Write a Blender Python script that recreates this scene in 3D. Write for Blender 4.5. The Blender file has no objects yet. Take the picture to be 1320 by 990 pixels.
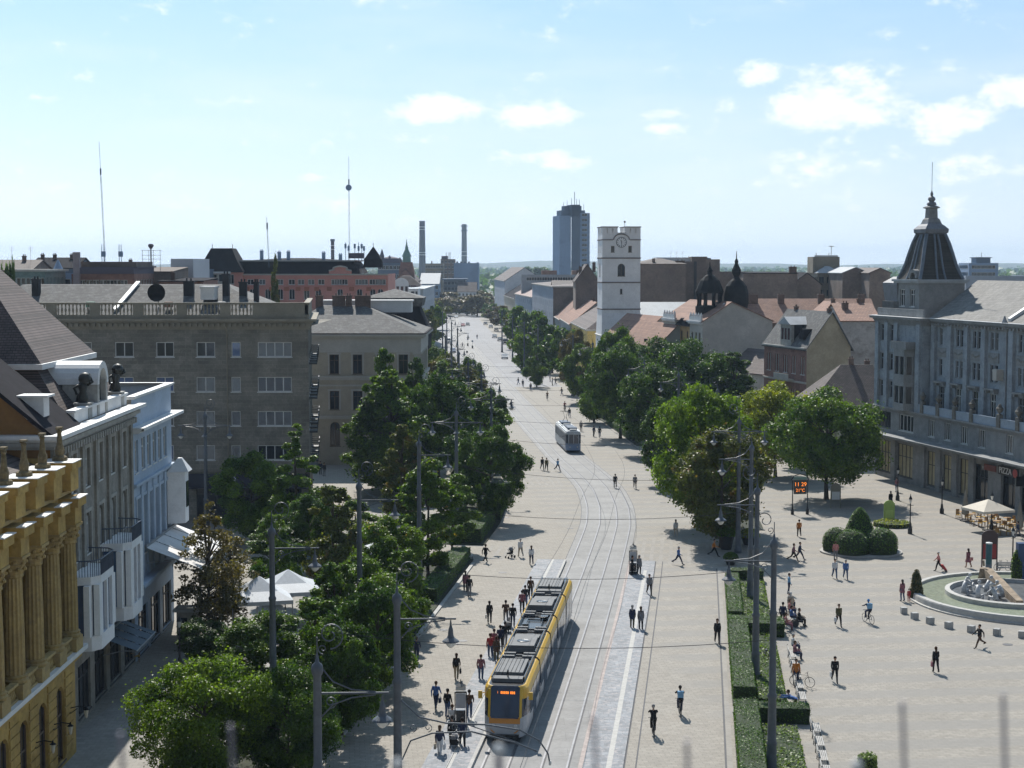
import bpy, bmesh, math, random
import numpy as np
from math import sin, cos, pi, radians, sqrt, atan2, hypot
from mathutils import Vector, Matrix
C = bpy.context.scene.collection
SC = bpy.context.scene
rnd = random.Random(11)
CH, FPX = 28.0, 2100.0
PITCH = math.atan(154 / FPX)
cp, sp = cos(PITCH), sin(PITCH)
def G(u, v, z=0.0):
    a, b = (u - 660) / FPX, (495 - v) / FPX
    dx, dy, dz = a, cp + b * sp, -sp + b * cp
    t = (z - CH) / dz
    return (dx * t, dy * t)
def XU(u, Y, z=0.0):
    return (u - 660) / FPX * (Y * cp + (CH - z) * sp)
def ZV(v, Y):
    b = (495 - v) / FPX
    return CH + Y * (-sp + b * cp) / (cp + b * sp)
MATS = {}
def nt_new(name):
    m = bpy.data.materials.new(name); m.use_nodes = True
    nt = m.node_tree; nt.nodes.clear()
    out = nt.nodes.new('ShaderNodeOutputMaterial')
    return m, nt, out
def N(nt, typ, **kw):
    n = nt.nodes.new(typ)
    for k, v in kw.items():
        if k.startswith('i_'):
            n.inputs[int(k[2:]) if k[2:].isdigit() else k[2:].replace('_', ' ')].default_value = v
        else: setattr(n, k, v)
    return n
def col4(c): return (c[0], c[1], c[2], 1)
def mixc(nt, fac, a, b, mode='MIX'):
    n = nt.nodes.new('ShaderNodeMix'); n.data_type = 'RGBA'; n.blend_type = mode
    for s, x in ((0, fac), (6, a), (7, b)):
        if hasattr(x, 'links'): nt.links.new(x, n.inputs[s])
        else: n.inputs[s].default_value = x if s == 0 else col4(x)
    return n.outputs[2]
def coord(nt, kind, scale=(1, 1, 1), rot=(0, 0, 0)):
    mp = N(nt, 'ShaderNodeMapping'); mp.inputs['Scale'].default_value = scale; mp.inputs['Rotation'].default_value = rot
    if kind == 'world':
        g = N(nt, 'ShaderNodeNewGeometry'); nt.links.new(g.outputs['Position'], mp.inputs[0])
    else:
        g = N(nt, 'ShaderNodeTexCoord'); nt.links.new(g.outputs['Object'], mp.inputs[0])
    return mp.outputs[0]
def mat(name, c, rough=.8, var=.25, sc=.6, fine=6.0, metal=0, bump=0.0, kind=None, c2=None, emit=None, spec=.5, p=None):
    """procedural surface: large blotches + fine grain, optional pattern (brick / tile / block / vert / horiz)"""
    if name in MATS: return MATS[name]
    m, nt, out = nt_new(name)
    b = N(nt, 'ShaderNodeBsdfPrincipled'); nt.links.new(b.outputs[0], out.inputs[0])
    b.inputs['Roughness'].default_value = rough; b.inputs['Metallic'].default_value = metal
    b.inputs['Specular IOR Level'].default_value = spec
    w = coord(nt, 'world')
    n1 = N(nt, 'ShaderNodeTexNoise', i_Scale=sc, i_Detail=4.0, i_Roughness=.6); nt.links.new(w, n1.inputs['Vector'])
    n2 = N(nt, 'ShaderNodeTexNoise', i_Scale=fine, i_Detail=3.0); nt.links.new(w, n2.inputs['Vector'])
    lo = tuple(x * (1 - var) for x in c); hi = tuple(min(1, x * (1 + var)) for x in c)
    r = N(nt, 'ShaderNodeMapRange', i_From_Min=.3, i_From_Max=.7); nt.links.new(n1.outputs[0], r.inputs[0])
    base = mixc(nt, r.outputs[0], lo, hi)
    r2 = N(nt, 'ShaderNodeMapRange', i_From_Min=.25, i_From_Max=.75, i_To_Min=1 - var * .7, i_To_Max=1 + var * .5); nt.links.new(n2.outputs[0], r2.inputs[0])
    base = mixc(nt, 1.0, base, r2.outputs[0], 'MULTIPLY')
    hgt = n2.outputs[0]
    if kind in ('brick', 'block', 'tile', 'paver'):
        q = p or {}
        o = coord(nt, 'world' if kind in ('paver',) else 'obj')
        if kind in ('brick', 'block'):     # wall pattern: use x+y as horizontal, z as vertical
            s = N(nt, 'ShaderNodeSeparateXYZ'); nt.links.new(o, s.inputs[0])
            a = N(nt, 'ShaderNodeMath', operation='ADD'); nt.links.new(s.outputs[0], a.inputs[0]); nt.links.new(s.outputs[1], a.inputs[1])
            cb = N(nt, 'ShaderNodeCombineXYZ'); nt.links.new(a.outputs[0], cb.inputs[0]); nt.links.new(s.outputs[2], cb.inputs[1])
            o = cb.outputs[0]
        elif kind == 'tile':
            s = N(nt, 'ShaderNodeSeparateXYZ'); nt.links.new(o, s.inputs[0])
            cb = N(nt, 'ShaderNodeCombineXYZ')
            nt.links.new(s.outputs[1 if q.get('along') == 'y' else 0], cb.inputs[0]); nt.links.new(s.outputs[2], cb.inputs[1])
            o = cb.outputs[0]
        bk = N(nt, 'ShaderNodeTexBrick'); nt.links.new(o, bk.inputs['Vector'])
        bk.inputs['Scale'].default_value = 1.0
        bk.inputs['Brick Width'].default_value = q.get('w', .8); bk.inputs['Row Height'].default_value = q.get('h', .4)
        bk.inputs['Mortar Size'].default_value = q.get('m', .02); bk.inputs['Mortar Smooth'].default_value = .3
        bk.inputs['Color1'].default_value = (1, 1, 1, 1); bk.inputs['Color2'].default_value = (q.get('v', .75),) * 3 + (1,)
        k = q.get('mort', .55); bk.inputs['Mortar'].default_value = (k, k, k, 1)
        base = mixc(nt, 1.0, base, bk.outputs[0], 'MULTIPLY')
        if bump:
            hgt = bk.outputs[0]
    if kind == 'stripes':
        q = p or {}
        o = coord(nt, 'world', rot=(0, 0, q.get('rot', 0)))
        s = N(nt, 'ShaderNodeTexWave', i_Scale=q.get('s', .5), i_Distortion=q.get('d', 1.0), i_Detail=2.0)
        s.bands_direction = q.get('dir', 'Y'); nt.links.new(o, s.inputs['Vector'])
        mr = N(nt, 'ShaderNodeMapRange', i_From_Min=.35, i_From_Max=.75, i_To_Min=0.0, i_To_Max=q.get('k', .35)); nt.links.new(s.outputs[1], mr.inputs[0])
        base = mixc(nt, mr.outputs[0], base, c2 or tuple(x * .6 for x in c))
    elif c2 is not None:
        n3 = N(nt, 'ShaderNodeTexNoise', i_Scale=sc * 2.3, i_Detail=6.0, i_Roughness=.7); nt.links.new(w, n3.inputs['Vector'])
        mr = N(nt, 'ShaderNodeMapRange', i_From_Min=.5, i_From_Max=.68, i_To_Max=.8); nt.links.new(n3.outputs[0], mr.inputs[0])
        base = mixc(nt, mr.outputs[0], base, c2)
    nt.links.new(base, b.inputs['Base Color'])
    if bump:
        bp = N(nt, 'ShaderNodeBump', i_Strength=min(1, bump), i_Distance=.03); nt.links.new(hgt, bp.inputs['Height']); nt.links.new(bp.outputs[0], b.inputs['Normal'])
    if emit:
        b.inputs['Emission Color'].default_value = col4(emit[0]); b.inputs['Emission Strength'].default_value = emit[1]
    MATS[name] = m
    return m
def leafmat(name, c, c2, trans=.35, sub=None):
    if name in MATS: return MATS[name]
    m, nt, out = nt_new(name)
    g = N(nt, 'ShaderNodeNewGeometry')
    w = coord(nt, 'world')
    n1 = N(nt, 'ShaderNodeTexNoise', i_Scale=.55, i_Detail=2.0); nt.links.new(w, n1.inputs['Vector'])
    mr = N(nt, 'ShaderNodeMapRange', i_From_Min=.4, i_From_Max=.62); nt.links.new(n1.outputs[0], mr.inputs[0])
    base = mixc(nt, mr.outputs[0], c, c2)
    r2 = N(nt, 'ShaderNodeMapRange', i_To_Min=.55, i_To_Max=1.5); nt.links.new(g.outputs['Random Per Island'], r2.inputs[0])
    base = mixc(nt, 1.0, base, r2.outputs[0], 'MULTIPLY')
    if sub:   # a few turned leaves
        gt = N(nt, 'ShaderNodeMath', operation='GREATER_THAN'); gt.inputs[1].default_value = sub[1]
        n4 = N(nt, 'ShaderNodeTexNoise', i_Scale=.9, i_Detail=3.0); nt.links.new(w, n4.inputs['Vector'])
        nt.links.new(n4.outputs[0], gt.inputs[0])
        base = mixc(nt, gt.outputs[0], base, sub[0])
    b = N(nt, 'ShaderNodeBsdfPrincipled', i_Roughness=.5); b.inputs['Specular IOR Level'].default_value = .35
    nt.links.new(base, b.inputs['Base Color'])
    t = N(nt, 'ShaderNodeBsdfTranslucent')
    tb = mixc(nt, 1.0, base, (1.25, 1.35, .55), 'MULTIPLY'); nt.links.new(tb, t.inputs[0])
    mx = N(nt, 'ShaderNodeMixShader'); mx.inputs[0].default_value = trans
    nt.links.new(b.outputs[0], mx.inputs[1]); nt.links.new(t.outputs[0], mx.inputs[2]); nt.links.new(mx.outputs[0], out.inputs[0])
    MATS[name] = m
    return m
class MB:
    def __init__(s): s.v = []; s.f = []; s.m = []; s.cur = 0
    def add(s, vs, fs):
        o = len(s.v); s.v.extend(vs)
        for f in fs: s.f.append(tuple(i + o for i in f)); s.m.append(s.cur)
        return s
    def quad(s, a, b, c, d): return s.add([a, b, c, d], [(0, 1, 2, 3)])
    def poly(s, pts): return s.add(list(pts), [tuple(range(len(pts)))])
    def box(s, x0, y0, z0, x1, y1, z1):
        v = [(x0, y0, z0), (x1, y0, z0), (x1, y1, z0), (x0, y1, z0), (x0, y0, z1), (x1, y0, z1), (x1, y1, z1), (x0, y1, z1)]
        return s.add(v, [(0, 3, 2, 1), (4, 5, 6, 7), (0, 1, 5, 4), (1, 2, 6, 5), (2, 3, 7, 6), (3, 0, 4, 7)])
    def obox(s, p, d, w, h, z0=0):
        """box along horizontal segment p->d(end) of width w, height h"""
        dx, dy = d[0] - p[0], d[1] - p[1]; L = hypot(dx, dy) or 1; nx, ny = -dy / L * w / 2, dx / L * w / 2
        return s.prism([(p[0] + nx, p[1] + ny), (p[0] - nx, p[1] - ny), (d[0] - nx, d[1] - ny), (d[0] + nx, d[1] + ny)], z0, z0 + h)
    def prism(s, pts, z0, z1, taper=None):
        a = sum(pts[i][0] * pts[(i + 1) % len(pts)][1] - pts[(i + 1) % len(pts)][0] * pts[i][1] for i in range(len(pts)))
        if a < 0: pts = pts[::-1]
        n = len(pts); top = pts
        if taper is not None:
            cx = sum(q[0] for q in pts) / n; cy = sum(q[1] for q in pts) / n
            top = [(cx + (q[0] - cx) * taper, cy + (q[1] - cy) * taper) for q in pts]
        v = [(q[0], q[1], z0) for q in pts] + [(q[0], q[1], z1) for q in top]
        f = [tuple(range(n))[::-1], tuple(range(n, 2 * n))] + [(i, (i + 1) % n, n + (i + 1) % n, n + i) for i in range(n)]
        return s.add(v, f)
    def lathe(s, prof, seg=10, c=(0, 0, 0), sx=1, sy=1, cap=True):
        v = []; f = []
        for r, z in prof:
            for k in range(seg): v.append((c[0] + r * sx * cos(2 * pi * k / seg), c[1] + r * sy * sin(2 * pi * k / seg), c[2] + z))
        for i in range(len(prof) - 1):
            for k in range(seg):
                a = i * seg + k; b = i * seg + (k + 1) % seg
                f.append((a, b, b + seg, a + seg))
        if cap:
            f.append(tuple(range(seg))[::-1]); n = (len(prof) - 1) * seg; f.append(tuple(range(n, n + seg)))
        return s.add(v, f)
    def tube(s, pts, r, seg=6, r2=None):
        pts = [Vector(p) for p in pts]; n = len(pts); v = []; f = []
        up = Vector((0, 0, 1))
        for i, p in enumerate(pts):
            t = (pts[min(i + 1, n - 1)] - pts[max(i - 1, 0)]).normalized()
            a = t.cross(up)
            if a.length < 1e-3: a = t.cross(Vector((1, 0, 0)))
            a.normalize(); b = t.cross(a)
            rr = r if r2 is None else r + (r2 - r) * i / max(1, n - 1)
            for k in range(seg):
                q = p + a * rr * cos(2 * pi * k / seg) + b * rr * sin(2 * pi * k / seg); v.append(tuple(q))
        for i in range(n - 1):
            for k in range(seg):
                a = i * seg + k; b = i * seg + (k + 1) % seg; f.append((a, b, b + seg, a + seg))
        f.append(tuple(range(seg))[::-1]); f.append(tuple(range((n - 1) * seg, n * seg)))
        return s.add(v, f)
    def ball(s, c, r, seg=8, rings=5, sz=1):
        return s.lathe([(max(.001, r * sin(pi * i / rings)), -r * sz * cos(pi * i / rings)) for i in range(rings + 1)], seg, c)
    def xf(s, fn): s.v = [tuple(fn(*p)) for p in s.v]; return s
    def mesh(s, name, mats):
        me = bpy.data.meshes.new(name); me.from_pydata(s.v, [], s.f)
        if not isinstance(mats, (list, tuple)): mats = [mats]
        for m in mats: me.materials.append(m)
        if len(mats) > 1: me.polygons.foreach_set('material_index', s.m)
        me.update(); return me
    def build(s, name, mats, parent=None, smooth=False, loc=None, rz=0):
        me = s.mesh(name, mats)
        if smooth: me.shade_smooth() if hasattr(me, 'shade_smooth') else None
        return link(name, me, parent, loc, rz)
def link(name, me, parent=None, loc=None, rz=0):
    o = bpy.data.objects.new(name, me); C.objects.link(o)
    if parent is not None: o.parent = parent
    if loc is not None: o.location = loc
    if rz: o.rotation_euler = (0, 0, rz)
    return o
def tag(o, label=None, cat=None, group=None, kind=None):
    if label: o['label'] = label
    if cat: o['category'] = cat
    if group: o['group'] = group
    if kind: o['kind'] = kind
    return o
def thing(name, label, cat, loc=(0, 0, 0), rz=0, group=None):
    o = bpy.data.objects.new(name, None); C.objects.link(o); o.location = loc; o.rotation_euler = (0, 0, rz)
    o.empty_display_size = .2
    return tag(o, label, cat, group)
def copy_tree(o, parent=None):
    c = o.copy(); C.objects.link(c); c.parent = parent
    for ch in kids(o): copy_tree(ch, c)
    return c
KID = {}
def kids(o): return list(o.children)
def dup(o, label, loc, rz=0, group=None, scale=None):
    c = copy_tree(o); c.location = loc; c.rotation_euler = (0, 0, rz); c['label'] = label
    if group: c['group'] = group
    if scale: c.scale = scale
    return c
def struct(o): o['kind'] = 'structure'; return o
def text_mesh(s, size, depth=.02, font=None):
    cu = bpy.data.curves.new('t', 'FONT'); cu.body = s; cu.size = size; cu.extrude = depth / 2; cu.align_x = 'CENTER'; cu.align_y = 'CENTER'
    o = bpy.data.objects.new('t', cu); C.objects.link(o)
    me = bpy.data.meshes.new_from_object(o.evaluated_get(bpy.context.evaluated_depsgraph_get()))
    bpy.data.objects.remove(o); return me
CLP = [(640, 1100), (675, 990), (687, 957), (764, 740), (778, 697), (784.5, 675), (783.5, 653), (774.5, 631), (765, 620), (753, 609), (732, 591), (685, 542), (662, 517), (632, 483), (611, 457), (593, 433), (585, 419), (583, 412)]
_pts = sorted([(G(u, v)[1], G(u, v)[0]) for u, v in CLP])
_pts = [(20, _pts[0][1] - (_pts[0][0] - 20) * .115)] + _pts + [(_pts[-1][0] + 400, _pts[-1][1] - 8)]
_Y = np.array([p[0] for p in _pts]); _X = np.array([p[1] for p in _pts])
_gy = np.arange(20, _Y[-1], 1.0); _gx = np.interp(_gy, _Y, _X)
_k = np.hanning(15); _k /= _k.sum(); _gx2 = np.convolve(np.pad(_gx, 7, mode='edge'), _k, 'valid')
_gx2[:8] = _gx[:8]
def cl(y): return float(np.interp(y, _gy, _gx2))
def cdir(y): return atan2(cl(y + 1) - cl(y - 1), 2.0)       # heading angle from +Y, towards +X
def off(y, o):                                               # point at perpendicular offset o from the centre line
    a = cdir(y); return (cl(y) + o * cos(a), y - o * sin(a))
cam = bpy.data.cameras.new('camera'); co = bpy.data.objects.new('camera', cam); C.objects.link(co)
co.location = (0, 0, CH); co.rotation_euler = (pi / 2 - PITCH, 0, 0)
cam.sensor_width = 36; cam.lens = 36 * FPX / 1320; cam.clip_end = 60000; cam.clip_start = .1
cam.dof.use_dof = True; cam.dof.focus_distance = 170; cam.dof.aperture_fstop = 3.6
SC.camera = co
SAZ, SEL = radians(-9.5), radians(44)     # sun left of the view axis, in front of the camera
sd = Vector((sin(SAZ) * cos(SEL), cos(SAZ) * cos(SEL), sin(SEL)))
sl = bpy.data.lights.new('sun', 'SUN'); sl.energy = 5.0; sl.angle = radians(.53); sl.color = (1, .95, .87)
so = bpy.data.objects.new('sun', sl); C.objects.link(so); so.rotation_euler = sd.to_track_quat('Z', 'Y').to_euler(); so.location = (-30, 80, 90)
wd = bpy.data.worlds.new('World'); SC.world = wd; wd.use_nodes = True
nt = wd.node_tree; nt.nodes.clear()
wo = nt.nodes.new('ShaderNodeOutputWorld'); bg = nt.nodes.new('ShaderNodeBackground'); nt.links.new(bg.outputs[0], wo.inputs[0])
sky = nt.nodes.new('ShaderNodeTexSky'); sky.sky_type = 'NISHITA'; sky.sun_disc = False
sky.sun_elevation = SEL; sky.sun_rotation = SAZ; sky.altitude = 120; sky.air_density = 1.0; sky.dust_density = .3; sky.ozone_density = 2.5
bg.inputs[1].default_value = .064
tc = nt.nodes.new('ShaderNodeTexCoord')
def vm(op, a, b=None):
    n = nt.nodes.new('ShaderNodeVectorMath'); n.operation = op
    for i, x in enumerate((a, b)):
        if x is None: continue
        if hasattr(x, 'links'): nt.links.new(x, n.inputs[i])
        else: n.inputs[i].default_value = x
    return n
def mm(op, a, b=None, clamp=False):
    n = nt.nodes.new('ShaderNodeMath'); n.operation = op; n.use_clamp = clamp
    for i, x in enumerate((a, b)):
        if x is None: continue
        if hasattr(x, 'links'): nt.links.new(x, n.inputs[i])
        else: n.inputs[i].default_value = x
    return n.outputs[0]
nz = N(nt, 'ShaderNodeTexNoise', i_Scale=26.0, i_Detail=10.0, i_Roughness=.66)
mpn = N(nt, 'ShaderNodeMapping'); mpn.inputs['Scale'].default_value = (1, 1, 1.7); nt.links.new(tc.outputs['Generated'], mpn.inputs[0]); nt.links.new(mpn.outputs[0], nz.inputs['Vector'])
nz2 = N(nt, 'ShaderNodeTexNoise', i_Scale=60.0, i_Detail=5.0, i_Roughness=.6); nt.links.new(mpn.outputs[0], nz2.inputs['Vector'])
nzw = N(nt, 'ShaderNodeTexNoise', i_Scale=6.0, i_Detail=5.0, i_Roughness=.55)
mpw = N(nt, 'ShaderNodeMapping'); mpw.inputs['Scale'].default_value = (1, 1, 4.5); nt.links.new(tc.outputs['Generated'], mpw.inputs[0]); nt.links.new(mpw.outputs[0], nzw.inputs['Vector'])
CL = [(562, 141, 58, 17, 1.0), (556, 178, 40, 8, .7), (694, 148, 58, 15, .85), (702, 204, 62, 12, .75), (845, 147, 38, 9, .75), (857, 165, 26, 7, .7),
      (980, 97, 32, 15, .95), (1085, 115, 70, 30, 1.15), (1040, 140, 62, 24, 1.05), (1125, 138, 60, 24, 1.05), (1225, 150, 60, 24, .95), (1305, 115, 40, 22, 1.05), (1275, 215, 62, 22, .6),
      (1030, 215, 80, 20, .45), (53, 244, 30, 14, .55), (400, 229, 26, 7, .6), (352, 215, 16, 6, .45), (40, 262, 150, 12, .4), (250, 262, 170, 10, .35),
      (1205, 183, 30, 7, .5), (330, 130, 10, 6, .2), (800, 205, 18, 7, .35)]
tot = None; norm = vm('NORMALIZE', tc.outputs['Generated'])
for (u, v, ru, rv, w) in CL:
    d = Vector(((u - 660) / FPX, cp + (495 - v) / FPX * sp, -sp + (495 - v) / FPX * cp)).normalized()
    df = vm('SUBTRACT', norm.outputs[0], tuple(d)); df = vm('MULTIPLY', df.outputs[0], (FPX / ru, FPX / ru * .3, FPX / rv))
    ln = vm('LENGTH', df.outputs[0]).outputs['Value']
    g = mm('MULTIPLY', mm('SUBTRACT', 1.45, ln, True), w)
    tot = g if tot is None else mm('MAXIMUM', tot, g)
dens = mm('ADD', tot, mm('MULTIPLY', mm('SUBTRACT', nz.outputs[0], .54), 2.9))
dens = mm('ADD', dens, mm('MULTIPLY', mm('SUBTRACT', nz2.outputs[0], .5), 1.5))
mr = N(nt, 'ShaderNodeMapRange', i_From_Min=.1, i_From_Max=.95, i_To_Max=1.0); mr.interpolation_type = 'SMOOTHSTEP'; nt.links.new(dens, mr.inputs[0])
vr = N(nt, 'ShaderNodeMapRange', i_From_Min=.45, i_From_Max=.8, i_To_Max=.30); nt.links.new(nzw.outputs[0], vr.inputs[0])
shade = mixc(nt, nz.outputs[0], (12.2, 13.4, 14.6), (17, 17, 17))
sz_ = N(nt, 'ShaderNodeSeparateXYZ'); nt.links.new(norm.outputs[0], sz_.inputs[0])
hr = N(nt, 'ShaderNodeMapRange', i_From_Min=-.01, i_From_Max=.17, i_To_Min=.96, i_To_Max=.72); nt.links.new(sz_.outputs[2], hr.inputs[0])
hc = N(nt, 'ShaderNodeMapRange', i_From_Min=.0, i_From_Max=.19); nt.links.new(sz_.outputs[2], hc.inputs[0])
hz_c = mixc(nt, hc.outputs[0], (12.6, 14.1, 15.6), (6.4, 10.9, 15.8))
lr = N(nt, 'ShaderNodeMapRange', i_From_Min=-.35, i_From_Max=.35, i_To_Min=1.15, i_To_Max=.92); nt.links.new(sz_.outputs[0], lr.inputs[0])
hz_c = mixc(nt, 1.0, hz_c, lr.outputs[0], 'MULTIPLY')
fr_ = N(nt, 'ShaderNodeMapRange', i_From_Min=-.3, i_From_Max=.7, i_To_Min=.0); nt.links.new(sz_.outputs[1], fr_.inputs[0])
c0 = mixc(nt, mm('MULTIPLY', hr.outputs[0], fr_.outputs[0]), sky.outputs[0], hz_c)
c1 = mixc(nt, vr.outputs[0], c0, (14.2, 14.8, 15.2))
fin = mixc(nt, mm('MULTIPLY', mr.outputs[0], .86), c1, shade)
nt.links.new(fin, bg.inputs[0])
vs = SC.view_settings; vs.view_transform = 'Standard'; vs.look = 'None'; vs.exposure = .25; vs.gamma = 1
SC.cycles.max_bounces = 6; SC.cycles.diffuse_bounces = 2; SC.cycles.glossy_bounces = 2; SC.cycles.transmission_bounces = 3; SC.cycles.volume_bounces = 0; SC.cycles.transparent_max_bounces = 6
SC.cycles.use_denoising = True
SC.cycles.use_adaptive_sampling = True; SC.cycles.adaptive_threshold = .02
m_far = mat('far_fields', (.07, .085, .05), .95, .3, .004, .05, c2=(.13, .12, .09))
g = MB(); g.quad((-14000, -300, -.05), (14000, -300, -.05), (14000, 30000, -.05), (-14000, 30000, -.05)); struct(g.build('ground', m_far))
hb = MB(); m_hill = mat('wooded_hill', (.05, .07, .045), .95, .3, .003, .03)
n = 90
for k in range(n):      # low wooded ridge on the horizon, a real raised belt of land
    x0 = -5000 + 10000 * k / n; x1 = -5000 + 10000 * (k + 1) / n
    h = lambda x: 27 + 12 * max(0, sin(x * .0011 + 1.3)) + 5 * sin(x * .004) + 3 * sin(x * .013)
    hb.quad((x0, 6000, -.5), (x1, 6000, -.5), (x1, 6800, h(x1)), (x0, 6800, h(x0)))
    hb.quad((x0, 6800, h(x0)), (x1, 6800, h(x1)), (x1, 8200, -.5), (x0, 8200, -.5))
struct(hb.build('hills', m_hill))
m_city = mat('town_ground', (.16, .15, .14), .95, .3, .03, .5)
g = MB(); g.quad((-420, -60, -.02), (420, -60, -.02), (420, 1500, -.02), (-420, 1500, -.02)); struct(g.build('yard_ground', m_city))
def pavemat():
    m, nt, out = nt_new('sand_paving')
    b = N(nt, 'ShaderNodeBsdfPrincipled', i_Roughness=.85); nt.links.new(b.outputs[0], out.inputs[0])
    w = coord(nt, 'world', rot=(0, 0, radians(-6)))
    n1 = N(nt, 'ShaderNodeTexNoise', i_Scale=.18, i_Detail=5.0, i_Roughness=.65); nt.links.new(w, n1.inputs['Vector'])
    n2 = N(nt, 'ShaderNodeTexNoise', i_Scale=2.2, i_Detail=6.0, i_Roughness=.7); nt.links.new(w, n2.inputs['Vector'])
    base = mixc(nt, n1.outputs[0], (.262, .239, .204), (.375, .343, .294))
    base = mixc(nt, 1.0, base, (1, 1, 1), 'MULTIPLY')
    r2 = N(nt, 'ShaderNodeMapRange', i_From_Min=.3, i_From_Max=.7, i_To_Min=.80, i_To_Max=1.1); nt.links.new(n2.outputs[0], r2.inputs[0])
    base = mixc(nt, 1.0, base, r2.outputs[0], 'MULTIPLY')
    bk = N(nt, 'ShaderNodeTexBrick'); nt.links.new(w, bk.inputs['Vector']); bk.inputs['Scale'].default_value = 1
    bk.inputs['Brick Width'].default_value = .6; bk.inputs['Row Height'].default_value = .3; bk.inputs['Mortar Size'].default_value = .018
    bk.inputs['Color1'].default_value = (1, 1, 1, 1); bk.inputs['Color2'].default_value = (.86, .855, .85, 1); bk.inputs['Mortar'].default_value = (.66, .66, .66, 1)
    base = mixc(nt, 1.0, base, bk.outputs[0], 'MULTIPLY')
    sx = N(nt, 'ShaderNodeSeparateXYZ'); nt.links.new(w, sx.inputs[0])
    wv = N(nt, 'ShaderNodeTexWave', i_Scale=.085, i_Distortion=.18, i_Detail=4.0); wv.bands_direction = 'Y'; nt.links.new(w, wv.inputs['Vector']); wv.inputs['Detail Scale'].default_value = 1.5
    mr = N(nt, 'ShaderNodeMapRange', i_From_Min=.3, i_From_Max=.7, i_To_Max=.6); nt.links.new(wv.outputs[1], mr.inputs[0])
    gx = N(nt, 'ShaderNodeMapRange', i_From_Min=22.0, i_From_Max=24.0); nt.links.new(sx.outputs[0], gx.inputs[0])
    mu = N(nt, 'ShaderNodeMath', operation='MULTIPLY'); nt.links.new(mr.outputs[0], mu.inputs[0]); nt.links.new(gx.outputs[0], mu.inputs[1])
    base = mixc(nt, mu.outputs[0], base, (.225, .215, .198))
    n5 = N(nt, 'ShaderNodeTexNoise', i_Scale=.6, i_Detail=8.0, i_Roughness=.75); nt.links.new(w, n5.inputs['Vector'])
    r5 = N(nt, 'ShaderNodeMapRange', i_From_Min=.55, i_From_Max=.75, i_To_Max=.55); nt.links.new(n5.outputs[0], r5.inputs[0])
    base = mixc(nt, r5.outputs[0], base, (.21, .195, .17))
    nt.links.new(base, b.inputs['Base Color']); return m
m_pave = pavemat()
g = MB(); g.quad((-60, -40, 0), (130, -40, 0), (130, 395, 0), (-60, 395, 0)); struct(g.build('square', m_pave))
def strip(name, o0, o1, y0, y1, z, m, step=2.0, hgt=0):
    g = MB(); k = max(1, int((y1 - y0) / step)); ys = [y0 + (y1 - y0) * i / k for i in range(k + 1)]
    a = [off(y, o0) for y in ys]; b = [off(y, o1) for y in ys]
    for i in range(k):
        if hgt:
            g.add([(a[i][0], a[i][1], z), (b[i][0], b[i][1], z), (b[i + 1][0], b[i + 1][1], z), (a[i + 1][0], a[i + 1][1], z)] + [(p[0], p[1], z + hgt) for p in (a[i], b[i], b[i + 1], a[i + 1])],
                  [(4, 5, 6, 7), (0, 4, 7, 3), (1, 2, 6, 5)] + ([(0, 1, 5, 4)] if i == 0 else []) + ([(2, 3, 7, 6)] if i == k - 1 else []))
        else: g.quad((*a[i], z), (*b[i], z), (*b[i + 1], z), (*a[i + 1], z))
    return g.build(name, m)
m_bed = mat('track_slab', (.25, .245, .238), .8, .22, .35, 3.0, kind='paver', p=dict(w=3.2, h=1.6, m=.02, v=.9, mort=.75), c2=(.235, .23, .225))
m_band = mat('worn_band', (.27, .252, .225), .85, .14, .5, 4)
m_road = mat('asphalt', (.26, .26, .27), .85, .18, .12, 2.0, c2=(.22, .22, .23))
m_rail = mat('rail_steel', (.14, .14, .15), .45, .2, 1, 8, metal=.5)
m_groove = mat('rail_groove', (.07, .07, .075), .8, .2, 1, 8)
m_kerb = mat('kerb_stone', (.38, .37, .35), .8, .15, 1, 6)
m_blue = mat('platform_paving', (.25, .265, .285), .8, .22, 1.2, 5, kind='paver', p=dict(w=.6, h=.6, m=.02, v=.82, mort=.7), c2=(.42, .38, .37))
m_white = mat('line_paint', (.72, .71, .68), .7, .1, 2, 8)
m_red = mat('red_edge_paving', (.36, .30, .275), .8, .2, 2, 6)
m_tactile = mat('tactile_slab', (.42, .41, .385), .8, .12, 3, 8)
struct(strip('road', -14, 14, 372, 1100, .004, m_road, 6))
struct(strip('street_paving', -30, -14, 372, 1100, .002, m_pave, 6)); struct(strip('street_paving', 14, 30, 372, 1100, .002, m_pave, 6))
struct(strip('track_bed', -3.0, 3.0, 30, 1000, .008, m_bed))
i = 0
for o in (-1.65, 1.65):
    for s in (-.7175, .7175):
        struct(strip('rail', o + s - .05, o + s + .05, 30, 900, .010, m_rail, 2))
        struct(strip('rail_channel', o + s + .05, o + s + .15, 30, 900, .0095, m_groove, 2))
for o in (-3.06, 3.0): struct(strip('track_edge', o, o + .06, 150, 372, .009, m_groove))
PL0, PL1 = 70, 152
struct(strip('platform', -5.6, -3.05, PL0, PL1, -.02, m_blue, 2, .22)); struct(strip('platform_edge', -3.05, -2.85, PL0, PL1, -.02, m_kerb, 2, .23))
struct(strip('guidance_line', -4.25, -4.0, PL0, PL1, .204, m_tactile))
struct(strip('platform', 3.25, 5.5, 60, PL1 + 1, -.02, m_blue, 2, .10)); struct(strip('platform_edge', 3.0, 3.25, 60, PL1 + 1, -.02, m_red, 2, .11))
struct(strip('guidance_line', 4.55, 4.85, 60, PL1 - 4, .084, m_tactile))
for o in (5.5, 6.15): struct(strip('drain_channel', o, o + .09, 60, PL1 + 1, .007, m_groove))
struct(strip('drain_channel', 11.15, 11.27, 60, 150, .007, m_groove)); struct(strip('kerb_band', 11.27, 11.6, 60, 150, .006, m_band))
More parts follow.
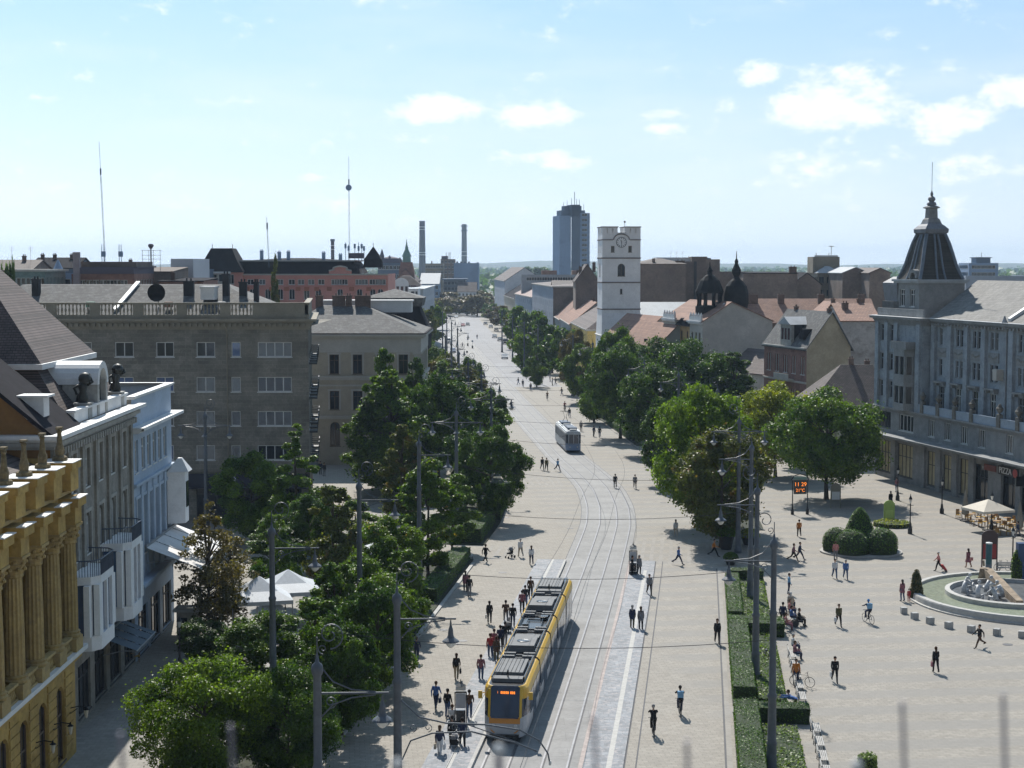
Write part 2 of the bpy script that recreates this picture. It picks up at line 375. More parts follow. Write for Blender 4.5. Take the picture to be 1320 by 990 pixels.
struct(strip('drain_channel', 11.9, 12.0, 172, 300, .007, m_groove))
struct(strip('kerb', -11.6, -11.3, 60, 150, -.02, m_kerb, 2, .14));
m_soil = mat('bed_soil', (.028, .03, .018), .95, .4, 1.5, 8, c2=(.04, .07, .02))
m_dimpave = mat('side_paving', (.30, .285, .26), .85, .15, .5, 3, kind='paver', p=dict(w=.5, h=.5, m=.015, v=.85, mort=.7))
for (o0, o1, y0, y1) in ((-17.5, -11.7, 60, 100), (-17.5, -11.7, 104, 152), (-18, -11.7, 160, 246), (-18, -11.7, 254, 360), (11.8, 15.3, 60, 101.5), (11.8, 15.3, 103.2, 125.5), (11.8, 15.3, 127, 145), (12.5, 16.5, 172, 240), (12.5, 17, 250, 330)):
    struct(strip('planting_bed', o0, o1, y0, y1, .0, m_soil, 2, .09))
struct(strip('promenade', -27.5, -17.5, 50, 200, .004, m_dimpave, 4))
for (y0, y1, a, b) in ((152, 166, 3.1, 11.8), (205, 214, -11, -3.2), (152, 160, -11, -5.8)):
    for k in range(int((b - a) / .9)):
        struct(strip('paving_band', a + k * .9, a + k * .9 + .35, y0, y1, .003, m_band, 4))
m_mh = mat('manhole_iron', (.07, .07, .075), .6, .3, 4, 10)
for (u, v) in ((588, 830), (571, 812), (596, 826), (652, 667), (648, 738), (1178, 746), (1299, 831), (1210, 747), (735, 681), (765, 629), (855, 648)):
    x, y = G(u, v); q = MB(); q.lathe([(.38, .0), (.38, .012), (.30, .012)], 14, (x, y, .002)); struct(q.build('manhole', m_mh))
def glassmat(name, c, rough=.08, spec=.6):
    m, nt, out = nt_new(name); b = N(nt, 'ShaderNodeBsdfPrincipled', i_Roughness=rough); b.inputs['Specular IOR Level'].default_value = spec
    w = coord(nt, 'world'); n1 = N(nt, 'ShaderNodeTexNoise', i_Scale=.9, i_Detail=2.0); nt.links.new(w, n1.inputs['Vector'])
    base = mixc(nt, n1.outputs[0], tuple(x * .5 for x in c), tuple(x * 1.6 for x in c)); nt.links.new(base, b.inputs['Base Color'])
    nt.links.new(b.outputs[0], out.inputs[0]); return m
GL = [glassmat('glass_dark', (.020, .024, .032)), glassmat('glass_sky_reflect', (.05, .10, .22), .05, .9), glassmat('glass_curtain', (.11, .12, .125), .15, .7), glassmat('glass_warm', (.30, .26, .15), .3, .5)]  # the blue pane has reflected sky painted into its colour
FR = dict(white=mat('frame_white', (.62, .62, .60), .6, .1, 2, 9), brown=mat('frame_brown', (.10, .065, .045), .6, .2, 2, 9), grey=mat('frame_grey', (.25, .26, .27), .6, .1, 2, 9), dark=mat('frame_dark', (.03, .032, .035), .5, .2, 2, 9))
WC = {}
def win_template(w, h, n, fr, arch, tr, gi):
    key = (round(w, 2), round(h, 2), n, fr, arch, tr, gi)
    if key in WC: return WC[key]
    g = MB(); t = .09; hz = h
    y0, y1 = .10, .20
    g.box(0, y0, 0, w, y1, t); g.box(0, y0, t, t, y1, h - t); g.box(w - t, y0, t, w, y1, h - t); g.box(0, y0, h - t, w, y1, h)
    for k in range(1, n): g.box(w * k / n - t / 2, y0 + .005, t, w * k / n + t / 2, y1 - .005, h - t)
    if tr: g.box(t, y0 + .01, h * tr - t / 2, w - t, y1 - .01, h * tr + t / 2)
    g.box(-.08, -.08, -.1, w + .08, y0, -.005)
    p = MB(); p.quad((t * .5, .16, t * .5), (w - t * .5, .16, t * .5), (w - t * .5, .16, h - t * .5), (t * .5, .16, h - t * .5))
    WC[key] = (g.mesh('window', FR[fr]), p.mesh('pane', GL[gi])); return WC[key]
def offs(pts, d, closed):
    n = len(pts); out = []
    for i in range(n):
        a = pts[i - 1] if (i or closed) else None; b = pts[i]; c = pts[(i + 1) % n] if (i < n - 1 or closed) else None
        def nr(p, q): L = hypot(q[0] - p[0], q[1] - p[1]); return ((q[1] - p[1]) / L, -(q[0] - p[0]) / L)
        if a is None: m = nr(b, c); k = 1
        elif c is None: m = nr(a, b); k = 1
        else:
            n1, n2 = nr(a, b), nr(b, c); m = (n1[0] + n2[0], n1[1] + n2[1]); L = hypot(*m); m = (m[0] / L, m[1] / L)
            k = 1 / max(.3, m[0] * n1[0] + m[1] * n1[1])
        out.append((b[0] + m[0] * d * k, b[1] + m[1] * d * k))
    return out
class Bld:
    def __init__(s, name, label, x, y, ang, wallm, cat='building', group=None):
        s.e = thing(name, label, cat, (x, y, 0), radians(ang), group)
        s.w = MB(); s.wm = [wallm] if not isinstance(wallm, (list, tuple)) else list(wallm); s.parts = {}; s.nw = 0
    def part(s, name, m):
        if (name, m.name) not in s.parts: s.parts[(name, m.name)] = (MB(), m)
        return s.parts[(name, m.name)][0]
    def child(s, name, g, m, smooth=False): return g.build(name, m, s.e, smooth)
    def wall(s, p0, p1, z0, z1, rects=(), mi=0, dep=.24, fr='white', name='window', hold=None):
        """rects: (x, z, w, h, n, style, transom)"""
        L = hypot(p1[0] - p0[0], p1[1] - p0[1]); dx, dy = (p1[0] - p0[0]) / L, (p1[1] - p0[1]) / L
        ix, iy = -dy, dx      # inward
        P = lambda a, z, d=0: (p0[0] + dx * a + ix * d, p0[1] + dy * a + iy * d, z)
        rects = [r for r in rects if r[0] > .02 and r[0] + r[2] < L - .02 and r[1] >= z0 and r[1] + r[3] < z1]
        xs = sorted(set([0, L] + [r[0] for r in rects] + [r[0] + r[2] for r in rects])); zs = sorted(set([z0, z1] + [r[1] for r in rects] + [r[1] + r[3] for r in rects]))
        s.w.cur = mi
        for i in range(len(xs) - 1):
            for j in range(len(zs) - 1):
                cx, cz = (xs[i] + xs[i + 1]) / 2, (zs[j] + zs[j + 1]) / 2
                if any(r[0] < cx < r[0] + r[2] and r[1] < cz < r[1] + r[3] for r in rects): continue
                s.w.quad(P(xs[i], zs[j]), P(xs[i + 1], zs[j]), P(xs[i + 1], zs[j + 1]), P(xs[i], zs[j + 1]))
        ang = atan2(dy, dx)
        for r in rects:
            x, z, w, h = r[:4]; n = r[4] if len(r) > 4 else 2; st = r[5] if len(r) > 5 else ''; tr = r[6] if len(r) > 6 else 0
            a = [(x, z), (x + w, z), (x + w, z + h), (x, z + h)]
            for k in range(4):
                q, t = a[k], a[(k + 1) % 4]
                s.w.quad(P(*q), P(*q, dep), P(*t, dep), P(*t))
            if 'arch' in st:
                K = 8; cxx = x + w / 2; R = w / 2; zc = z + h - R
                arc = [(cxx + R * cos(pi * k / K), zc + R * sin(pi * k / K)) for k in range(K + 1)]
                for k in range(K):
                    u, v = arc[k], arc[k + 1]; cor = (x + w, z + h) if k < K / 2 else (x, z + h)
                    s.w.poly([P(*u, .02), P(*cor, .02), P(*v, .02)])
                    s.w.quad(P(*u, .02), P(*v, .02), P(*v, dep), P(*u, dep))
            if 'hole' in st: continue
            s.nw += 1
            gi = (0, 0, 1, 0, 2, 0, 0, 1)[(s.nw * 5 + int(z * 3)) % 8] if 'dk' not in st else 0
            if 'cu' in st: gi = 3 if 'shop' in st else 2
            fm, pm = win_template(w, h, n, r[7] if len(r) > 7 else fr, 'arch' in st, tr, gi)
            nm = 'door' if 'door' in st else ('shop_window' if 'shop' in st else name)
            f = link(nm, fm, s.e, P(x, z, .04), ang); link('pane', pm, f)
            if 'bal' in st:
                bb = MB(); b0 = -.9
                bb.box(-.35, b0, -.32, w + .35, -.02, -.14)
                for q in range(int((w + .7) / .16) + 1): bb.box(-.35 + q * .16, b0, -.14, -.32 + q * .16, b0 + .03, .8)
                bb.box(-.37, b0 - .02, .8, w + .37, b0 + .05, .86); bb.box(-.37, b0 + .05, .8, -.3, -.02, .86); bb.box(w + .3, b0 + .05, .8, w + .37, -.02, .86)
                bb.build('balcony', FR['dark'], s.e, loc=P(x, z, .0), rz=ang)
            if 'sur' in st:     # moulded surround and hood
                kk = ('sur', round(w, 2), round(h, 2), s.trim.name)
                if kk not in WC:
                    g = MB(); g.prism([(-.22, -.02), (-.02, -.02), (-.02, h + .02), (w + .02, h + .02), (w + .02, -.02), (w + .22, -.02), (w + .22, h), (w + .3, h), (w + .3, h + .25), (-.3, h + .25), (-.3, h), (-.22, h)], .04, .12); g.xf(lambda a, b, c: (a, -c, b)); WC[kk] = g.mesh('surround', s.trim)
                link('surround', WC[kk], f)
        return P
    trim = mat('stone_trim', (.36, .34, .30), .85, .2, 1, 6)
    def cornice(s, pts, z0, z1, proj, m, closed=False, name='cornice', inner=-.06):
        g = s.part(name, m); o = offs(pts, proj, closed); i_ = offs(pts, inner, closed); n = len(pts)
        lo = offs(pts, proj * .55, closed)
        rng = range(n) if closed else range(n - 1)
        for k in rng:
            j = (k + 1) % n; zm = z0 + (z1 - z0) * .45
            g.quad((*lo[k], z0), (*lo[j], z0), (*lo[j], zm), (*lo[k], zm)); g.quad((*lo[k], zm), (*lo[j], zm), (*o[j], zm), (*o[k], zm))
            g.quad((*o[k], zm), (*o[j], zm), (*o[j], z1), (*o[k], z1)); g.quad((*o[k], z1), (*o[j], z1), (*i_[j], z1), (*i_[k], z1)); g.quad((*i_[k], z0), (*i_[j], z0), (*lo[j], z0), (*lo[k], z0))
        if not closed:
            for k in (0, n - 1): g.poly([(*i_[k], z0), (*lo[k], z0), (*o[k], z1), (*i_[k], z1)])
    def rings(s, x0, y0, x1, y1, rg, m, name='roof', cap=True):
        """roof from nested rectangles: rg = [(inset, z)...] ; inset may be (ix0, iy0, ix1, iy1)"""
        g = MB(); R = []
        for ins, z in rg:
            a, b, c, d = ins if isinstance(ins, tuple) else (ins,) * 4
            xa, xb, ya, yb = x0 + a, x1 - c, y0 + b, y1 - d
            if xa > xb: xa = xb = (xa + xb) / 2
            if ya > yb: ya = yb = (ya + yb) / 2
            R.append([(xa, ya, z), (xb, ya, z), (xb, yb, z), (xa, yb, z)])
        for i in range(len(R) - 1):
            for k in range(4):
                a, b, c, d = R[i][k], R[i][(k + 1) % 4], R[i + 1][(k + 1) % 4], R[i + 1][k]
                if c == d: g.poly([a, b, c])
                else: g.quad(a, b, c, d)
        if R[-1][0] != R[-1][2] and cap and R[-1][0][0] != R[-1][1][0] and R[-1][0][1] != R[-1][3][1]: g.poly(R[-1])
        return g.build(name, m, s.e)
    def gable(s, x0, y0, x1, y1, z, h, m, axis='x', ov=.3, name='roof', wallends=True, mi=0, th=.18, f=.5):
        """gable roof; ridge along axis"""
        g = MB()
        if axis == 'x':
            yr = y0 + (y1 - y0) * f
            q = [(x0 - ov, y0 - ov, z - ov * h / max(.1, yr - y0)), (x1 + ov, y0 - ov, z - ov * h / max(.1, yr - y0)), (x1 + ov, yr, z + h), (x0 - ov, yr, z + h), (x1 + ov, y1 + ov, z - ov * h / max(.1, y1 - yr)), (x0 - ov, y1 + ov, z - ov * h / max(.1, y1 - yr))]
        else:
            xr = x0 + (x1 - x0) * f
            q = [(x0 - ov, y0 - ov, z - ov * h / max(.1, xr - x0)), (x0 - ov, y1 + ov, z - ov * h / max(.1, xr - x0)), (xr, y1 + ov, z + h), (xr, y0 - ov, z + h), (x1 + ov, y1 + ov, z - ov * h / max(.1, x1 - xr)), (x1 + ov, y0 - ov, z - ov * h / max(.1, x1 - xr))]
        up = [(a, b, c + th) for a, b, c in q]
        o = q + up
        g.add(o, [(6, 7, 8, 9), (9, 8, 10, 11), (3, 2, 1, 0), (5, 4, 2, 3), (0, 1, 7, 6), (4, 5, 11, 10), (0, 6, 9, 3), (3, 9, 11, 5), (1, 2, 8, 7), (2, 4, 10, 8)])
        r = g.build(name, m, s.e)
        if wallends:
            s.w.cur = mi
            if axis == 'x':
                for x in (x0, x1): s.w.poly([(x, y0, z), (x, y1, z), (x, yr, z + h)] if x == x1 else [(x, y1, z), (x, y0, z), (x, yr, z + h)])
            else:
                for y in (y0, y1): s.w.poly([(x0, y, z), (x1, y, z), (xr, y, z + h)] if y == y0 else [(x1, y, z), (x0, y, z), (xr, y, z + h)])
        return r
    def chimney(s, x, y, z0, h, w=.7, d=.5, roof=None, m=None):
        g = MB(); g.box(x - w / 2, y - d / 2, z0 - 1.0, x + w / 2, y + d / 2, z0 + h); g.box(x - w / 2 - .07, y - d / 2 - .07, z0 + h, x + w / 2 + .07, y + d / 2 + .07, z0 + h + .15)
        for k in (-.22, .22): g.lathe([(.1, 0), (.09, .3)], 6, (x + k * w, y, z0 + h + .15))
        return g.build('chimney', m or M_CHIM, roof or s.e)
    def antenna(s, x, y, z0, h, n=3, parent=None):
        g = MB(); g.tube([(x, y, z0), (x, y, z0 + h)], .025, 4)
        for k in range(n): zz = z0 + h - .15 - k * .3; g.tube([(x - .5 + .08 * k, y, zz), (x + .5 - .08 * k, y, zz)], .014, 3)
        return g.build('roof_aerial', FR['dark'], parent or s.e)
    def done(s):
        if s.w.v: s.w.build('wall', s.wm, s.e)
        for (n, _), (g, m) in s.parts.items():
            if g.v: g.build(n, m, s.e)
        s.parts = {}; s.w = MB(); return s.e
M_CHIM = mat('chimney_brick', (.20, .13, .10), .9, .3, 1.2, 7, kind='brick', p=dict(w=.25, h=.075, m=.012))
m_ochre = mat('ochre_stucco', (.42, .275, .075), .85, .22, .5, 5, c2=(.25, .155, .045))
m_ochre2 = mat('ochre_stone', (.38, .27, .105), .85, .22, .8, 6, c2=(.23, .165, .08))
m_brownwall = mat('ochre_firewall', (.26, .13, .04), .9, .2, .35, 4, c2=(.24, .13, .05))
m_greystone = mat('weathered_limestone', (.27, .25, .215), .9, .25, .6, 6, c2=(.15, .14, .12))
m_greytrim = mat('grey_render', (.36, .35, .32), .85, .2, .8, 5, c2=(.25,.24,.22))
m_white = MATS['line_paint']; m_whitewall = mat('white_render', (.76, .76, .76), .8, .08, .5, 5, c2=(.66, .66, .66))
m_bluewall = mat('pale_blue_render', (.36, .44, .54), .8, .12, .4, 5, c2=(.29, .36, .45))
m_block = mat('grey_stone_blocks', (.215, .20, .168), .9, .3, .35, 5, kind='block', p=dict(w=1.3, h=.42, m=.014, v=.72, mort=1.35), c2=(.12, .112, .095), bump=.3)
m_blocktrim = mat('beige_stone', (.25, .225, .175), .85, .15, .8, 5)
m_cream = mat('cream_render', (.40, .35, .27), .85, .12, .5, 5, c2=(.34, .30, .235))
m_creamtrim = mat('cream_trim', (.46, .44, .40), .85, .12, .5, 5)
m_tile = mat('brown_roof_tile', (.12, .09, .082), .8, .25, .8, 6, kind='tile', p=dict(w=.35, h=.16, m=.03, v=.7, mort=.35), bump=.5)
m_tiley = mat('brown_roof_tile_side', (.135, .10, .092), .8, .25, .8, 6, kind='tile', p=dict(w=.35, h=.16, m=.03, v=.7, mort=.35, along='y'), bump=.5)
m_terra = mat('terracotta_tile', (.36, .20, .14), .85, .22, .6, 5, kind='tile', p=dict(w=.5, h=.22, m=.04, v=.75, mort=.5), c2=(.25, .15, .12))
m_terray = mat('terracotta_tile_side', (.36, .20, .14), .85, .22, .6, 5, kind='tile', p=dict(w=.5, h=.22, m=.04, v=.75, mort=.5, along='y'), c2=(.25, .15, .12))
m_slate = mat('grey_slate', (.105, .105, .105), .85, .25, .7, 5, kind='tile', p=dict(w=.5, h=.25, m=.03, v=.72, mort=.6), c2=(.20, .20, .19))
m_darkroof = mat('dark_sheet_roof', (.022, .021, .026), .95, .3, .6, 5, spec=.1)
m_metal = mat('zinc_sheet', (.36, .38, .40), .75, .15, .6, 5)
m_sunmetal = mat('pale_flashing', (.66, .66, .65), .5, .1, .8, 6)
m_pink = mat('salmon_render', (.60, .27, .22), .85, .12, .2, 3)
m_fire = mat('brown_firewall', (.22, .17, .14), .95, .25, .15, 2, c2=(.15, .11, .10))
m_stucco2 = mat('dirty_blue_grey', (.33, .35, .37), .9, .15, .4, 4, c2=(.25, .265, .28))
m_hotel = mat('grey_green_stucco', (.285, .32, .355), .88, .2, .5, 5, c2=(.17, .19, .21))
m_hoteltrim = mat('hotel_trim', (.235, .24, .24), .88, .22, .8, 6)
m_brickred = mat('red_gothic_brick', (.22, .12, .095), .9, .25, .8, 6, kind='brick', p=dict(w=.3, h=.1, m=.015, mort=1.5))
m_yellowfire = mat('yellowish_firewall', (.36, .31, .22), .9, .2, .3, 4, c2=(.28, .24, .17))
m_yellow = mat('yellow_render', (.60, .46, .16), .85, .12, .4, 4)
m_orangewall = mat('orange_render', (.58, .36, .17), .85, .12, .5, 4)
m_black = mat('black_sheet', (.014, .014, .016), .8, .3, 2, 9, spec=.2)
m_bronze = mat('dark_bronze', (.03, .034, .032), .5, .3, 3, 9, metal=.3)
def ochre():
    b = Bld('ochre_building', 'ochre yellow building with giant fluted columns and finials along its parapet, at the left edge', -25.1, 56.8, 90.0, [m_ochre, m_ochre2]); b.e.scale = (1.12, 1.15, 1)
    L = 31.5; D0 = 9.0
    arches = [(1.0 + 3.0 * k, .3, 1.5, 4.3, 2, 'arch dk', .6) for k in range(10)]
    b.wall((0, 0), (L, 0), 0, 6.0, arches, fr='brown', name='arched_window', dep=.5)
    tall = [(.85 + 3.0 * k + .35, 7.6, 1.3, 4.6, 2, 'arch dk', .62) for k in range(10)]
    b.wall((0, .9), (L, .9), 6.0, 13.4, tall, fr='brown', name='tall_window', mi=1, dep=.4)
    b.wall((0, .6), (L, .6), 13.4, 17.0, [(1.1 + 3 * k, 14.9, 1.2, 1.2, 1, 'hole') for k in range(0)], 0)
    b.wall((L, 0), (L, D0), 0, 17.0); b.wall((0, D0), (0, 0), 0, 17.0)
    b.cornice([(0, 0), (L, 0), (L, 4)], 5.75, 6.2, .55, m_sunmetal, name='ledge'); b.cornice([(0, 0), (L, 0), (L, 4)], 5.4, 5.74, .3, m_ochre)
    b.w.cur = 1; b.w.box(0, 0, 6.0, L, .9, 6.05)
    b.cornice([(0, .6), (L, .6), (L, 4)], 15.0, 15.35, .75, m_ochre2); b.cornice([(0, .6), (L, .6), (L, 4)], 14.5, 14.98, .4, m_ochre)
    roofm = MB()
    for k in range(11):
        x = .25 + 3.0 * k + .4
        g = MB(); g.box(x - .62, -.55, 13.45, x + .62, .58, 14.45); g.box(x - .78, -.75, 14.452, x + .78, .58, 14.95)
        g.box(x - .72, -.40, 15.36, x + .72, .95, 16.55); g.box(x - .82, -.52, 16.552, x + .82, 1.05, 16.95); g.box(x - .55, .0, 15.5, x + .55, .2, 16.3)
        g.build('parapet_pedestal', m_ochre, b.e)
        g = MB(); g.box(x - .86, -.83, 14.952, x + .86, -.42, 15.0); g.build('lead_cover', m_sunmetal, b.e); g = MB(); g.box(x - .86, -.56, 16.952, x + .86, 1.08, 17.0); g.build('lead_cover', m_sunmetal, b.e)
        c = MB(); c.box(x - .62, -.50, 6.06, x + .62, .55, 6.95)
        c.lathe([(.56, 6.96), (.58, 7.1), (.50, 7.18), (.53, 7.3), (.45, 7.36)], 14, (x, 0, 0))
        v = []; f = []; seg = 28
        for i, (r, z) in enumerate([(.44, 7.36), (.44, 9.4), (.41, 11.0), (.38, 12.3)]):
            for q in range(seg): rr = r * (1.0 if q % 2 else .91); v.append((x + rr * cos(2 * pi * q / seg), rr * sin(2 * pi * q / seg), z))
        for i in range(3):
            for q in range(seg): f.append((i * seg + q, i * seg + (q + 1) % seg, (i + 1) * seg + (q + 1) % seg, (i + 1) * seg + q))
        c.add(v, f); c.build('column', m_ochre2, b.e)
        c = MB(); c.lathe([(.39, 12.3), (.45, 12.36), (.42, 12.5), (.50, 12.7), (.44, 12.75), (.56, 13.0), (.50, 13.05), (.62, 13.3)], 12, (x, 0, 0)); c.box(x - .6, -.6, 13.3, x + .6, .56, 13.44)
        for q in range(8):
            a = q * pi / 4; c.ball((x + .5 * cos(a), .5 * sin(a), 12.75), .12, 6, 3); c.ball((x + .55 * cos(a + .39), .55 * sin(a + .39), 13.1), .11, 6, 3)
        c.build('capital', m_ochre2, b.e)
        c = MB(); c.lathe([(.38, 17.0), (.36, 17.2), (.2, 17.3), (.23, 17.6), (.15, 17.9), (.1, 18.55), (.14, 18.65), (.1, 18.75)], 10, (x, .3, 0)); c.box(x - .3, .2, 18.75, x + .3, .4, 18.84); c.box(x - .19, .16, 18.84, x + .19, .44, 18.9)
        c.build('finial', m_bronzey, b.e)
        if k < 10:
            c = MB(); c.box(x + .72, -.32, 6.2, x + 2.28, -.02, 6.32); c.box(x + .72, -.34, 6.98, x + 2.28, .0, 7.12)
            for q in range(6): c.lathe([(.07, 6.32), (.11, 6.5), (.05, 6.75), (.08, 6.98)], 6, (x + .95 + q * .22, -.17, 0))
            c.build('balustrade', m_ochre2, b.e)
            c = MB(); c.box(x + .8, .2, 15.36, x + 2.2, .5, 16.2); c.box(x + .75, .12, 16.2, x + 2.25, .56, 16.34); c.build('parapet_panel', m_ochre2, b.e)
            c = MB(); xm = x + 1.5
            for s_ in (-1, 1): c.box(xm + s_ * .78 - .13, .55, 7.2, xm + s_ * .78 + .13, .88, 11.4); c.box(xm + s_ * .78 - .2, .48, 11.4, xm + s_ * .78 + .2, .88, 11.65)
            c.tube([(xm + .78 * cos(pi * t / 10), .72, 11.6 + .9 * sin(pi * t / 10)) for t in range(11)], .13, 5); c.build('archivolt', m_ochre2, b.e)
    g = b.part('rustication', m_ochre)
    for z in np.arange(.5, 5.3, .55):
        for k in range(11):
            xx = 3 * k - .45; g.box(max(0, xx), -.05, z, min(L, xx + 1.4), -.002, z + .47)
    r = MB(); r.add([(-.1, 1.0, 16.3), (L + .1, 1.0, 16.3), (L + .1, 10.5, 20.6), (-.1, 10.5, 20.6), (L + .1, 20, 16.4), (-.1, 20, 16.4)], [(0, 1, 2, 3), (3, 2, 4, 5), (1, 4, 2), (0, 3, 5)])
    ro = r.build('roof', m_tile, b.e)
    g = MB(); g.box(0, .62, 16.3, L, 1.3, 16.42); g.build('gutter', m_sunmetal, b.e)
    g = MB(); g.box(24.8, 3.2, 17.2, 26.2, 4.2, 18.3); g.box(24.6, 3.0, 18.3, 26.4, 4.3, 18.4); g.build('skylight', m_sunmetal, ro)
    g = MB();
    for (zz) in (4.0,):
        pass
    b.wall((L, .9), (L, .0), 6.0, 6.05)
    return b.done()
m_bronzey = mat('weathered_ochre_stone', (.17, .13, .065), .9, .35, 2, 8)
ochre()
def lantern_template():
    t = thing('wall_lantern', '', 'lantern', (0, 0, 0)); g = MB(); g.tube([(0, 0, 0), (.5, 0, .12), (.95, 0, .05)], .03, 6); g.tube([(0, 0, -.35), (.45, 0, .0)], .022, 5); g.box(-.01, -.08, -.5, .04, .08, .25); g.build('bracket', m_black, t)
    g = MB(); g.lathe([(.03, .05), (.18, -.08), (.06, -.06)], 8, (.95, 0, 0)); g.lathe([(.02, .14), (.05, .1), (.02, .03)], 6, (.95, 0, 0)); g.build('hood', m_black, t)
    g = MB(); g.lathe([(.14, -.09), (.07, -.5), (.03, -.56)], 6, (.95, 0, 0)); g.build('lantern_glass', mat('lantern_glass', (.55, .53, .45), .3, .1), t); return t
LT = lantern_template()
def ornate():
    b = Bld('ornate_building', 'weathered grey ornate house with brown tiled mansard roof and round dormer', -26.4, 92.6, 90.5, [m_greystone, m_brownwall, m_whitewall])
    L = 20.6; H = 18.0; D0 = 14
    ws = []
    for k in range(6):
        x = 1.0 + 3.3 * k
        ws += [(x, 14.2, 1.2, 2.4, 2, 'sur', .7), (x, 10.0, 1.2, 2.6, 2, 'arch sur', .7), (x, 6.1, 1.2, 2.5, 2, 'sur', .7)]
    b.wall((0, 0), (L, 0), 4.6, H, ws)
    shops = [(1.0 + 4.1 * k, .3, 3.0, 3.2, 3, 'shop dk', .72, 'dark') for k in range(5)]
    b.wall((0, 0), (L, 0), 0, 4.6, shops, mi=0)
    b.wall((L, 0), (L, D0), 0, H); b.wall((0, D0), (0, 0), 0, H, mi=1)
    b.cornice([(0, 3), (0, 0), (L, 0), (L, 3)], H - .1, H + .3, .9, m_sunmetal, name='cornice_cover'); b.cornice([(0, 3), (0, 0), (L, 0), (L, 3)], H - .55, H - .12, .55, m_greytrim)
    for k in range(34): b.part('dentils', m_greytrim).box(.2 + k * .6, -.5, H - .95, .45 + k * .6, -.01, H - .57)
    b.cornice([(0, 0), (L, 0)], 4.4, 4.8, .35, m_greytrim, name='string_course'); b.cornice([(0, 0), (L, 0)], 9.0, 9.25, .2, m_greytrim, name='string_course')
    for k in range(7): b.part('pilaster', m_greystone).box(.05 + k * 3.3, -.16, 9.3, .6 + k * 3.3, -.002, 17.4)
    b.w.cur = 1; b.w.poly([(-.002, 7.5, H), (-.002, 0.1, H), (-.002, 4.4, 22.2), (-.002, 7.5, 24.2)])
    r = MB(); r.add([(-.25, -.2, H + .32), (6.2, -.2, H + .32), (6.2, 7.6, 24.8), (-.25, 7.6, 24.8), (-.25, -.2, H + .05), (-.25, 7.6, 24.5), (6.2, 13, 20), (-.25, 13, 20)], [(0, 1, 2, 3), (4, 0, 3, 5), (3, 2, 6, 7)])
    r.build('side_roof', m_darkroof, b.e)
    g = MB(); g.box(1.7, .8, 19.0, 2.9, 3.2, 20.3); g.box(1.5, .5, 20.3, 3.1, 3.4, 20.42); g.build('box_dormer', m_sunmetal, b.e)
    xa, xb = 14.0 - 6.2, L + 3.5
    b.rings(xa, .9, xb + 0, 17, [(0, H + .1), ((2.2, 2.6, 1.2, 2.2), 21.4)], m_tile, 'mansard', cap=False)
    b.rings(xa + 2.2 - .5, 3.5 - .5, xb - 1.2 + .5, 14.8 + .5, [(0, 21.4), (0, 21.75), ((.45,) * 4, 21.8)], m_sunmetal, 'mansard_flashing')
    b.rings(xa + 1.75, 3.05, xb - .75, 15.0, [(0, 21.7), ((5.4, 5.6, 4.6, 5.6), 28.0)], m_tiley, 'top_roof')
    dx = 13.2; g = MB(); g.box(dx - 1.35, .15, H + .3, dx - .85, 2.4, 20.5); g.box(dx + .85, .15, H + .3, dx + 1.35, 2.4, 20.5)
    g.build('dormer_cheeks', m_greytrim, b.e)
    g = MB(); K = 12
    for k in range(K):
        a0, a1 = pi * k / K, pi * (k + 1) / K
        for (r0, r1) in ((1.0, 1.45),):
            p = [(dx + r * cos(a), 20.3 + r * sin(a)) for a, r in ((a0, r0), (a0, r1), (a1, r1), (a1, r0))]
            g.add([(q[0], .1, q[1]) for q in p] + [(q[0], 3.4, q[1]) for q in p], [(0, 1, 2, 3), (1, 5, 6, 2), (0, 3, 7, 4), (4, 7, 6, 5)])
    g.build('dormer_hood', m_sunmetal, b.e)
    g = MB(); g.box(dx - .9, .5, H + .3, dx + .9, .6, 21.2); d_ = g.build('dormer_window', GL[0], b.e)
    g = MB(); g.box(6.2, .2, H + .3, L - .4, .6, 19.0); g.box(6.1, .1, 19.0, L - .3, .7, 19.14); g.build('attic_parapet', m_sunmetal, b.e)
    for (x0, x1, z0, z1) in ((3.2, 8.2, 4.9, 9.4), (11.6, 16.2, 4.9, 10.0)):
        g = MB(); pts = [(x0, -.002), (x0 + .25, -1.3), (x0 + .9, -1.75), (x1 - .9, -1.75), (x1 - .25, -1.3), (x1, -.002)]
        g.prism(pts, z0, z0 + .9); g.prism(pts, z1 - .5, z1)
        for (a, c) in ((pts[0], pts[1]), (pts[2], pts[3]), (pts[4], pts[5])):
            pass
        for q in (pts[1], pts[2], pts[3], pts[4]): g.box(q[0] - .42, q[1] - .0, z0 + .9, q[0] + .42, q[1] + .35, z1 - .5)
        g.box((x0 + x1) / 2 - .15, -1.75, z0 + .9, (x0 + x1) / 2 + .15, -1.45, z1 - .5)
        bw = g.build('white_bay', m_whitewall, b.e)
        g = MB(); g.prism([(p[0] + (.15 if p[0] < (x0 + x1) / 2 else -.15), p[1] + .2) for p in pts], z0 + .9, z1 - .5); g.build('bay_glass', GL[1], bw)
        g = MB(); op = offs(pts[::1], -.12, False)
        for i in range(len(pts) - 1):
            p, q = pts[i], pts[i + 1]; n_ = max(2, int(hypot(q[0] - p[0], q[1] - p[1]) / .15))
            for t in range(n_): xx = p[0] + (q[0] - p[0]) * t / n_; yy = p[1] + (q[1] - p[1]) * t / n_; g.box(xx - .015, yy - .015, z1, xx + .015, yy + .015, z1 + .95)
            g.tube([(p[0], p[1], z1 + .97), (q[0], q[1], z1 + .97)], .04, 5)
        g.build('bay_railing', mat('blue_grey_iron', (.07, .09, .13), .5, .2, 2, 8), bw)
    return b.done()
ornate()
